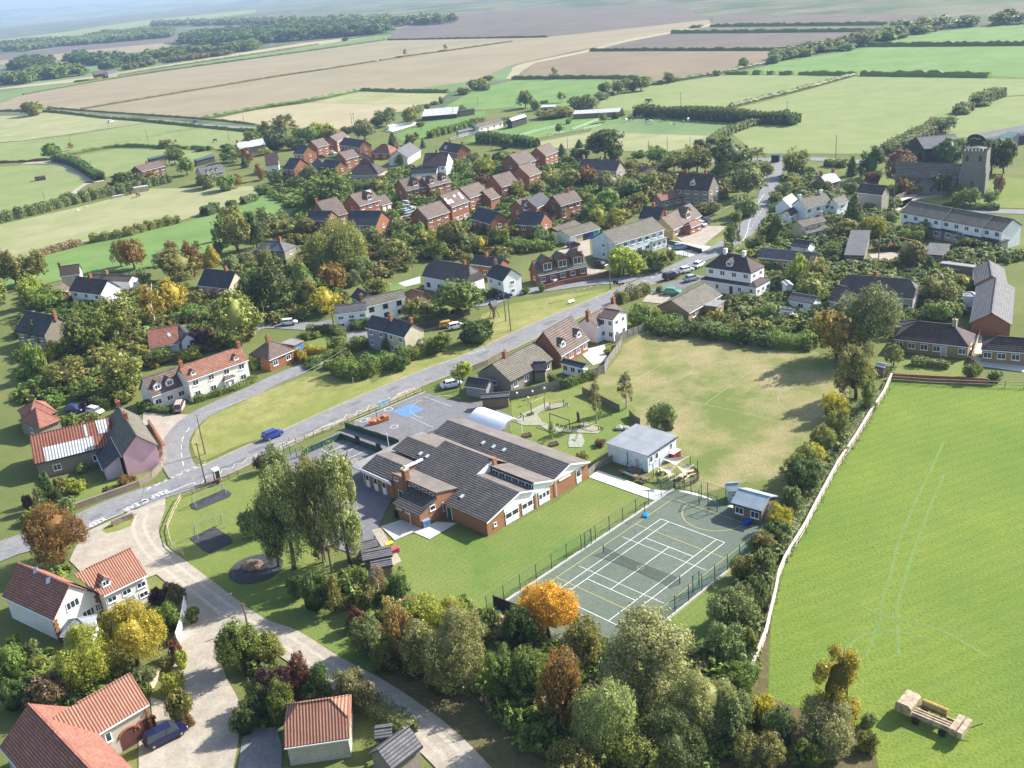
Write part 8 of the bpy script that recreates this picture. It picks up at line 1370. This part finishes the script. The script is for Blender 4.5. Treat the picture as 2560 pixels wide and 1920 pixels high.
HD = [('dark clipped hedge below the distant country road', 'A-400,970 A380,965 A900,1022 A1300,1052 A1780,1105 A2212,1140', 3, 3, 'dk'), ('thin hedge above the distant country road', 'A440,935 A1000,978 A1760,1030 A2212,1080', 2, 3, 'ol'), ('long thin hedge dividing the two stubble fields', 'A700,946 B0,692 B600,600 B1040,530', 2.2, 3, 'ol'), ('thin hedge continuing towards the two lone trees', 'B1070,525 B1290,490 B1750,426 B2212,360', 2.2, 3, 'ol'),
 ('dark hedge along the lower stubble field', 'A1760,1033 B0,950 B500,870 B900,788', 4, 4, 'dk'), ('dark hedge turning along the tan paddock', 'B900,785 B1350,800 B1670,802', 4, 4, 'dk'), ('hedge below the green strip at the stubble top', 'A200,820 A840,705 A1400,616 B0,505 B700,408 B1110,347', 3, 4, 'dk'), ('hedge across the pale stubble top', 'B1140,347 B1700,336 C0,327 C310,321', 3, 4, 'dk'), ('broken hedge above the green strip', 'A640,712 A840,687 A1300,605 B0,468 B540,385', 3, 4, 'ol'), ('thin hedge from the lone bush to the wood', 'B760,345 B1180,291', 3, 4, 'dk'),
 ('long hedge between ploughed land and bright pasture', 'C0,686 C400,680 C900,680 C1200,695', 4, 4, 'dk'), ('straight hedge across the ploughed land', 'C680,440 C1400,436 C2212,437 E280,432', 4, 5, 'dk'), ('second straight hedge across the ploughed land', 'C1380,288 C2212,281 E1250,268', 5, 5, 'dk'), ('farthest straight hedge across the ploughed land', 'C1720,232 C2212,226 E1300,213', 5, 6, 'dk'), ('hedge between ploughed land and yellow pasture', 'C750,852 C1000,780 C1200,738 C1750,645 C2212,550 E0,545', 3.5, 4, 'gg'),
 ('thick dark hedge at the top right pasture', 'E870,402 E1600,398 E2212,392 E2700,390', 5, 6, 'dk'), ('short dark hedge piece left of the pasture corner', 'C1850,643 C2050,643', 4, 5, 'dk'), ('second short hedge piece by the pasture corner', 'C2085,643 C2160,643', 4, 5, 'dk'), ('small round clump in the pasture hedge line', 'E0,642 E60,643', 4, 5, 'dk'), ('third short hedge piece in the pasture hedge line', 'E105,645 E220,646', 4, 5, 'dk'), ('longer hedge piece left of the gateway', 'E270,646 E500,650 E765,652', 4, 5, 'dk'), ('long dark hedge right of the gateway', 'E805,655 E1400,660 E1920,670', 5, 6, 'dk'),
 ('diagonal hedge between the two yellow pastures', 'C1880,935 C2212,850 E0,852 E400,752 E740,657', 3.5, 4, 'gg'), ('dark hedge along the back of the horse paddock', 'C1080,1000 C1360,1010 C1800,1040 E0,1065 E270,1068', 4.5, 7, 'dk'), ('curved hedge at the paddock end', 'C1720,1250 C1830,1180 C2000,1110 C2212,1050', 2.5, 4, 'gg'), ('sloping hedge at the right edge of the big pasture', 'E1790,912 E2010,832', 4, 6, 'gg'), ('small hedge below the sloping one', 'E1640,987 E1740,947', 3, 5, 'gg'),
 ('thick hedge from the barns up the pasture side', 'E1050,1330 E1200,1250 E1400,1150 E1500,1080', 3, 7, 'gg'), ('dark hedge across the left pasture', 'A590,1345 A1000,1273 A1400,1278 A1640,1285', 3, 4, 'dk'), ('hedge by the small group of barns', 'A1665,1285 A1840,1295', 3, 4, 'dk'), ('dark hedge beside the curving cream track', 'A480,1388 A640,1425 A740,1480 A870,1560', 3, 4, 'dk'), ('long grey green hedge beyond the dry pasture', 'F-400,620 F210,490 F600,390 F1000,295 F1470,190', 3.5, 4.5, 'gg'),
 ('ragged hedge at the corner of the bright meadow', 'F330,840 F500,785 F700,732', 2, 3, 'br'), ('dark ragged hedge between dry and bright pasture', 'F780,712 F1080,662 F1330,590 F1550,540', 2.5, 3.5, 'ol'), ('dark bramble clump on the field edge', 'F1770,482 F1870,445', 3, 4, 'dk'), ('small dark clump farther along the field edge', 'F1980,422 F2030,402', 2.5, 3, 'dk'), ('hedge by the rail fence at the field top', 'F2100,380 F2212,345', 2.5, 3, 'gg'), ('hedge at the far left field side', 'A-300,1420 A210,1400 A400,1385', 2, 3, 'br'),
 ('tall clipped hedge above the long farm bungalow', 'B1500,1192 B1700,1140 B1960,1070', 3, 4, 'gr'), ('clipped hedge right of the farm bungalow', 'B1965,1130 B2212,1062', 3, 5, 'gr'), ('clipped dark hedge behind the top brick chalet', 'C-280,1225 C0,1245 C210,1275', 4, 5, 'dk'), ('tall thick hedge between green and clipped garden', 'L700,800 L860,850 L1000,800 L1200,740 L1310,710', 3.2, 3.4, 'gr'), ('clipped hedge right of the cream slate house', 'L1320,690 L1420,655 L1540,605', 2.6, 2.6, 'gr'),
 ('clipped round hedge around the circular garden', 'L440,470 L570,455 L700,465 L755,530 L700,585 L620,605', 1.8, 1.8, 'gr'), ('golden clipped hedge in front of the circular garden', 'L435,625 L520,635 L615,625', 1.4, 1.6, 'ye'), ('golden curved hedge beside the brick bungalow', 'L355,665 L400,690 L425,730', 2, 1.6, 'ye'), ('long clipped hedge from the lane to the slate house', 'L470,735 L700,650 L850,570 L930,530', 1.6, 1.8, 'gr'), ('inner clipped hedge of the slate house garden', 'L690,670 L840,620 L985,565', 1.7, 1.6, 'gr'),
 ('low clipped hedge in front of the limewashed cottage', 'K1690,715 K1880,655 K2060,595 K2212,520', 1.2, 1.2, 'gr'), ('low hedge in front of the dormer cottage', 'K1320,790 K1480,810', 1.1, 1.1, 'gr'), ('clipped hedge behind the rusty barn yard', 'K790,750 K980,745', 2, 2, 'gr'), ('hedge along the drive behind the dark fence', 'L1370,378 L1500,350 L1640,310', 1.8, 2, 'gr'), ('hedge beside the navy car', 'L1930,165 L2040,145 L2140,120', 2, 2, 'gr'), ('hedge on the roadside by the junction', 'M920,205 M1040,160 M1165,115', 2.6, 2.6, 'ol'),
 ('tall dark boundary hedge behind the playing field', 'M1150,400 M1500,450 M1800,500 M2212,560 N220,580 N400,560', 2.3, 3.2, 'gr'), ('hedge left of the pale blue garage block', 'I-10,1125 I150,1130 I300,1115', 2.6, 4, 'gr'), ('hedge between church path and terrace', 'J850,800 J950,780 J1050,762', 2.2, 2.5, 'gr'), ('square clipped hedge below the terrace', 'J1140,1045 J1350,1055', 2.6, 2.5, 'gr'), ('dark clipped hedge by the grey garage', 'J490,1150 J640,1165', 2.4, 4, 'gr'), ('roadside hedge beyond the cottage with pale roof', 'J500,392 J600,400 J690,405', 2, 3, 'gg'),
 ('dark box hedge left in the terrace gardens', 'J1680,1090 J1780,1140', 2.6, 3, 'dk'), ('dark box hedge right in the terrace gardens', 'J1815,1130 J1930,1150', 2.6, 3, 'dk'), ('raised flower bed hedge on the bungalow lawn', 'N1235,735 N1400,745 N1565,765', 1.4, 1.6, 'gg'), ('ivy covered wall top along the lane', 'T850,1090 T1000,1160 T1200,1280 T1350,1390', 2.0, 2.2, 'gg'), ('ivy hung fence along the play trail', 'M330,880 M450,940 M560,905 M680,860', 1.9, .7, 'gr'), ('hedge in front of the long stone range', 'J-60,1290 J150,1290', 2, 3, 'gr'), ('pale roadside hedge by the churchyard', 'J1500,760 J1750,770 J2000,775', 1.4, 2, 'dk'),
 ('rough hedge beside the right meadow fence', 'N930,1000 N800,1200 N690,1390 N550,1600 R510,740 R390,1050', 1.2, 2, 'gg')]
for l, s, h, w_, c_ in HD: hedge(l, s, h, w_, c_)
# ---------------------------------------------------------------- far woods: one mass each
RDP = []
def blocked(x, y):
    for P0, ux, uy, L, D, z, _ in G_HOUSES:
        dx, dy = x-P0[0], y-P0[1]; a = dx*ux[0]+dy*ux[1]; b = dx*uy[0]+dy*uy[1]
        if -1.5 < a < L+1.5 and -2.5 < b < D+1.5: return True
    return any((x-p[0])**2+(y-p[1])**2 < p[2] for p in RDP)
def wood(label, s, col, h=12, dens=1., big=16, nm='woodland', cat='woodland', nq=170):
    P = pl(s); xs = [p[0] for p in P]; ys = [p[1] for p in P]; o = np.array([np.mean(xs), np.mean(ys), 0]); poly = [(p[0], p[1]) for p in P]; out = []; tries = 0
    def inside(x, y):
        c_ = False; j = len(poly)-1
        for i in range(len(poly)):
            if (poly[i][1] > y) != (poly[j][1] > y) and x < (poly[j][0]-poly[i][0])*(y-poly[i][1])/(poly[j][1]-poly[i][1])+poly[i][0]: c_ = not c_
            j = i
        return c_
    A = abs(sum(poly[i][0]*poly[(i+1) % len(poly)][1]-poly[(i+1) % len(poly)][0]*poly[i][1] for i in range(len(poly))))/2; n = int(min(900, max(6, A/(big*big*.45)*dens)))
    while len(out) < n and tries < n*60:
        tries += 1; x = random.uniform(min(xs), max(xs)); y = random.uniform(min(ys), max(ys))
        if inside(x, y) and not (nm != 'woodland' and blocked(x, y)): out.append((x, y))
    base = crown_mesh('r' if nm == 'woodland' else 'b', 5, nq, .42 if nq < 200 else .19); nv = len(base.vertices); co = np.empty(nv*3); base.vertices.foreach_get('co', co); co = co.reshape(-1, 3); nf = len(base.polygons); fi = np.empty(nf*4, dtype=np.int64); base.loops.foreach_get('vertex_index', fi) if len(base.loops) == nf*4 else None; fi = fi.reshape(-1, 4); V = []; F = []
    for k, (x, y) in enumerate(out):
        a = random.uniform(0, 6.28); R = big*random.uniform(.45, .8); hh = h*random.uniform(.75, 1.2); c_, s_ = math.cos(a), math.sin(a); q = co.copy(); q = np.stack([(q[:, 0]*c_-q[:, 1]*s_)*R+x-o[0], (q[:, 0]*s_+q[:, 1]*c_)*R+y-o[1], (q[:, 2]-.15)*hh*1.15], 1); V.append(q); F.append(fi+k*nv)
    me = mesh_np('wood', np.concatenate(V), np.concatenate(F), leaf(col)); ob = inst(nm, me, None, o); tag(ob, label, cat); ob['kind'] = 'stuff'
wood('large dark wood on the far slope at top left', 'A1580,375 A1650,335 A1900,310 A2212,290 B300,250 B900,240 B1180,270 B1000,300 B600,330 B0,385 A1800,395', 'dk', 13, 1.0, 22); wood('dark wood strip below the large far wood', 'A1290,505 A1500,460 A1900,455 A2000,430 B30,400 B40,425 A2000,462 A1500,505', 'gr', 10, 1, 16)
wood('dark clump at the left end of the far valley', 'A100,600 A210,530 A430,540 A430,590 A210,605', 'dk', 10, 1.2, 16); wood('green copse in the far valley', 'A-100,740 A210,700 A400,630 A700,640 A720,655 A400,690 A210,725', 'gr', 11, 1.2, 15); wood('scattered far trees along the valley', 'A500,540 A700,500 A850,530 A1000,500 A1050,520 A900,560 A600,560', 'dk', 11, .5, 15); wood('hedgerow trees below the far hills', 'A-100,440 A210,430 A540,390 A900,345 A1500,310 A1500,320 A900,375 A540,400 A210,445', 'gg', 11, .8, 15)
wood('trees along the far ridge', 'A-100,400 A210,370 A700,350 A900,300 A1500,265 A1500,275 A900,320 A700,365', 'gg', 10, .7, 15); wood('blue grey wood under the upper frame', 'A1300,230 A2212,215 B600,215 B1300,225 B1700,205 B1700,190 B600,190 A1300,215', 'gg', 12, .6, 22); wood('dark trees along the middle valley hedge', 'A860,600 A1040,560 A1260,520 A1280,535 A1100,580 A900,615', 'dk', 10, .6, 14); wood('trees beside the farmhouse strip', 'A1030,600 A1250,570 A1450,520 A2000,470 A2000,480 A1450,545 A1100,605', 'ol', 6, .5, 10)
wood('hedgerow belt at the far top right', 'E880,380 E1200,320 E1500,255 E1900,215 E1900,200 E1500,225 E1100,290 E860,350', 'gg', 8, .9, 12); wood('far trees beyond the top right pasture', 'E1900,215 E2700,215 E2700,195 E1900,195', 'gr', 8, .8, 14); wood('low hedge belt beyond the ploughed land', 'E0,550 E300,480 E700,420 E870,395 E850,370 E600,400 E200,460 E0,520', 'gg', 6, .8, 9)
for q, w_ in (("X-260,1490 O0,620 O650,390 O1200,160 K1860,1300 L420,1295 L1150,970 L1850,695 M400,345 M1090,52 I1600,1205 I1880,1060 I2070,890 J20,540 J55,380", 5.5), ("K1590,1330 K1510,1100 K1690,850 K2212,600 L380,775 L820,560 L700,420 L-60,440", 4.5), ("L1850,215 M0,115 M700,20 I1090,1330", 4.5), ("O1230,250 O1290,600 O1800,1010 T240,560 T1000,1010 T1700,1560 T2000,1900", 4.5), ("O1800,1010 O1680,1500 S1800,1500", 6)):
    P = pl(q)
    for a, b in zip(P[:-1], P[1:]):
        for k in range(int(np.hypot(*(b-a)[:2])/2)+1): c_ = a+(b-a)*k*2/max(2, np.hypot(*(b-a)[:2])); RDP.append((c_[0], c_[1], w_**2))
for q in ("I500,1090", "I600,1130", "I1600,1000", "I1700,950", "J1000,1200", "J1100,1180", "H1300,780", "H1330,840", "L1500,420", "L1650,400", "K900,800", "K650,800", "M1280,150", "M1450,80", "S1400,1200", "S1600,1400", "M700,650", "I750,1270"): c_ = W(q); RDP.append((c_[0], c_[1], 36))
UG = dict(nm='undergrowth', cat='shrubbery', nq=620)
wood('tangled dark undergrowth below the lawn and court', "T1050,650 T850,330 T500,60 P950,1330 T1330,330 T1700,330 T1900,380 U0,450 U500,760 U1300,700 U1850,650 U2050,850 U2000,1500 U1300,1800 U300,1650 T2100,1150 T1500,860 T1150,720", 'gr', 2.6, 1.1, 3.4, **UG)
wood('rusty bramble undergrowth among the belt trees', "T1050,650 T850,330 T500,60 P950,1330 T1330,330 T1700,330 T1900,380 U0,450 U500,760 U1300,700 U1850,650 U2050,850 U2000,1500 U1300,1800 U300,1650 T2100,1150 T1500,860 T1150,720", 'br', 2.0, .35, 3, **UG)
wood('hedge bottom scrub between court and meadow', "R60,1100 R200,900 R300,750 R430,560 R500,420 R600,220 R850,-100 N680,1100 N720,1150 N590,1500 R500,560 R370,950 R270,1150 R210,1500 U2000,900 U1880,650 R20,1350", 'gg', 2.4, 1.1, 3, **UG)
wood('garden shrubs around the left hand cottages', "F240,1100 F700,1200 F1150,1100 F1700,1150 F2150,900 H700,1300 H700,1650 L600,260 L100,400 K2000,230 K1500,330 K1200,400 K1100,680 K600,640 K230,750 K210,450 F230,1250", 'gr', 2.6, .75, 4, **UG)
wood('olive garden shrubs among the left hand cottages', "F240,1100 F700,1200 F1150,1100 F1700,1150 F2150,900 H700,1300 H700,1650 L600,260 L100,400 K2000,230 K1500,330 K1200,400 K1100,680 K600,640 K230,750 K210,450 F230,1250", 'ol', 3.2, .45, 5, **UG)
wood('garden shrubs through the brick estate', "H100,450 H700,400 H1150,450 H2100,300 I400,330 I900,450 I1350,560 I1100,800 I700,1000 I300,1130 H2150,1180 H1400,1180 H900,1000 H400,950 H300,760 H100,650", 'gr', 2.4, .7, 4, **UG)
wood('olive garden shrubs below the brick estate', "H0,900 H400,900 H1200,900 H2100,950 I400,1100 I600,900 I1100,830 I1150,650 I700,450 I1100,400 I1900,550 I1900,700 I1100,700 I650,1000 H2100,1200 H1380,1200 H1250,1360 H850,1400 H300,1200 H0,1100", 'ol', 3.0, .65, 5, **UG)
wood('garden shrubs around the right hand cottages', "J30,600 J300,450 J700,700 J1100,700 J1050,900 J1300,1250 J1950,1100 J2200,1200 J1700,1300 J1700,1600 N1700,300 N1300,330 N1000,450 N500,450 N50,450 M1800,250 J-100,1300 J0,1000", 'gr', 2.2, .7, 4, **UG)
wood('grey green garden shrubs at the right edge', "J30,600 J300,450 J700,700 J1100,700 J1050,900 J1300,1250 J1950,1100 J2200,1200 J1700,1300 J1700,1600 N1700,300 N1300,330 N1000,450 N500,450 N50,450 M1800,250 J-100,1300 J0,1000", 'gg', 2.8, .4, 4.5, **UG)
wood('shrubs and brambles in the lower left gardens', "O210,250 O600,250 O210,500 S900,800 S1300,700 S1500,400 S1550,700 S1150,1000 S500,1200 S220,1000 S210,700 S800,500", 'gr', 1.8, .8, 3, **UG)
wood('shrubs in the triangle between the gravel lanes', "S1950,800 S2212,700 T200,700 T420,950 T750,1150 T700,1050 T300,1150 T0,1300 S2150,1350 S1980,1150", 'gr', 1.8, .8, 3, **UG)
# loose grass tussocks in the near meadow
def tussocks(label, s, n, col, size, hgt_):
    P = pl(s); xs = [p[0] for p in P]; ys = [p[1] for p in P]; poly = [(p[0], p[1]) for p in P]; X = rng.uniform(min(xs), max(xs), n*3); Y = rng.uniform(min(ys), max(ys), n*3); ins = np.zeros(len(X), bool); j = len(poly)-1
    for i in range(len(poly)):
        (xi, yi), (xj, yj) = poly[i], poly[j]; c_ = ((yi > Y) != (yj > Y)) & (X < (xj-xi)*(Y-yi)/((yj-yi) or 1e-9)+xi); ins ^= c_; j = i
    X, Y = X[ins][:n], Y[ins][:n]; m = len(X); B = np.stack([X, Y, np.full(m, .1)], 1); a = rng.normal(.6, .5, m); T_ = np.stack([np.cos(a), np.sin(a), np.zeros(m)], 1); S = size*rng.uniform(.5, 1.4, m)[:, None]; hh = hgt_*rng.uniform(.4, 1.2, m)[:, None]; U = np.array([0, 0, 1.]); ln = np.stack([-np.sin(a), np.cos(a), np.zeros(m)], 1)*.5
    V = np.stack([B-T_*S/2, B+T_*S/2, B+T_*S*.35+U*hh+ln*hh, B-T_*S*.35+U*hh+ln*hh], 1).reshape(-1, 3); me = mesh_np('grass', V, np.arange(len(V)).reshape(-1, 4), plain(col+' grass blades', {'green': (.19, .26, .035), 'dry': (.27, .25, .1)}[col], .9, .4, .1)); ob = inst('grass', me); tag(ob, label, 'grass'); ob['kind'] = 'stuff'
tussocks('tufted grass along the foot of the meadow fence', 'N1068,885 N1110,900 N900,1230 N640,1650 R720,590 R620,800 R500,1000 R440,1100 R400,1200 R370,1380 R320,1560 R270,1700 R300,1380 R400,1060 R560,830 R690,590', 5000, 'green', .35, .12)
# ---------------------------------------------------------------- air
hz = MB(); hz.box(-11900, 11900, -2000, 11900, -1.5, 235); vm = bpy.data.materials.new('haze'); vm.use_nodes = True; t = vm.node_tree; t.nodes.remove(t.nodes['Principled BSDF']); pv = t.nodes.new('ShaderNodeVolumePrincipled'); pv.inputs['Color'].default_value = (.5, .7, 1, 1); pv.inputs['Density'].default_value = .00012; pv.inputs['Anisotropy'].default_value = .25
t.links.new(pv.outputs[0], t.nodes['Material Output'].inputs['Volume']); hb = hz.build('haze', vm); hb['kind'] = 'stuff'; hb['label'] = 'thin blue autumn haze over the whole landscape'; hb['category'] = 'haze'
cyc = sc.cycles; cyc.volume_step_rate = 20; cyc.volume_max_steps = 16; cyc.max_bounces = 6; cyc.volume_bounces = 0; cyc.transparent_max_bounces = 8
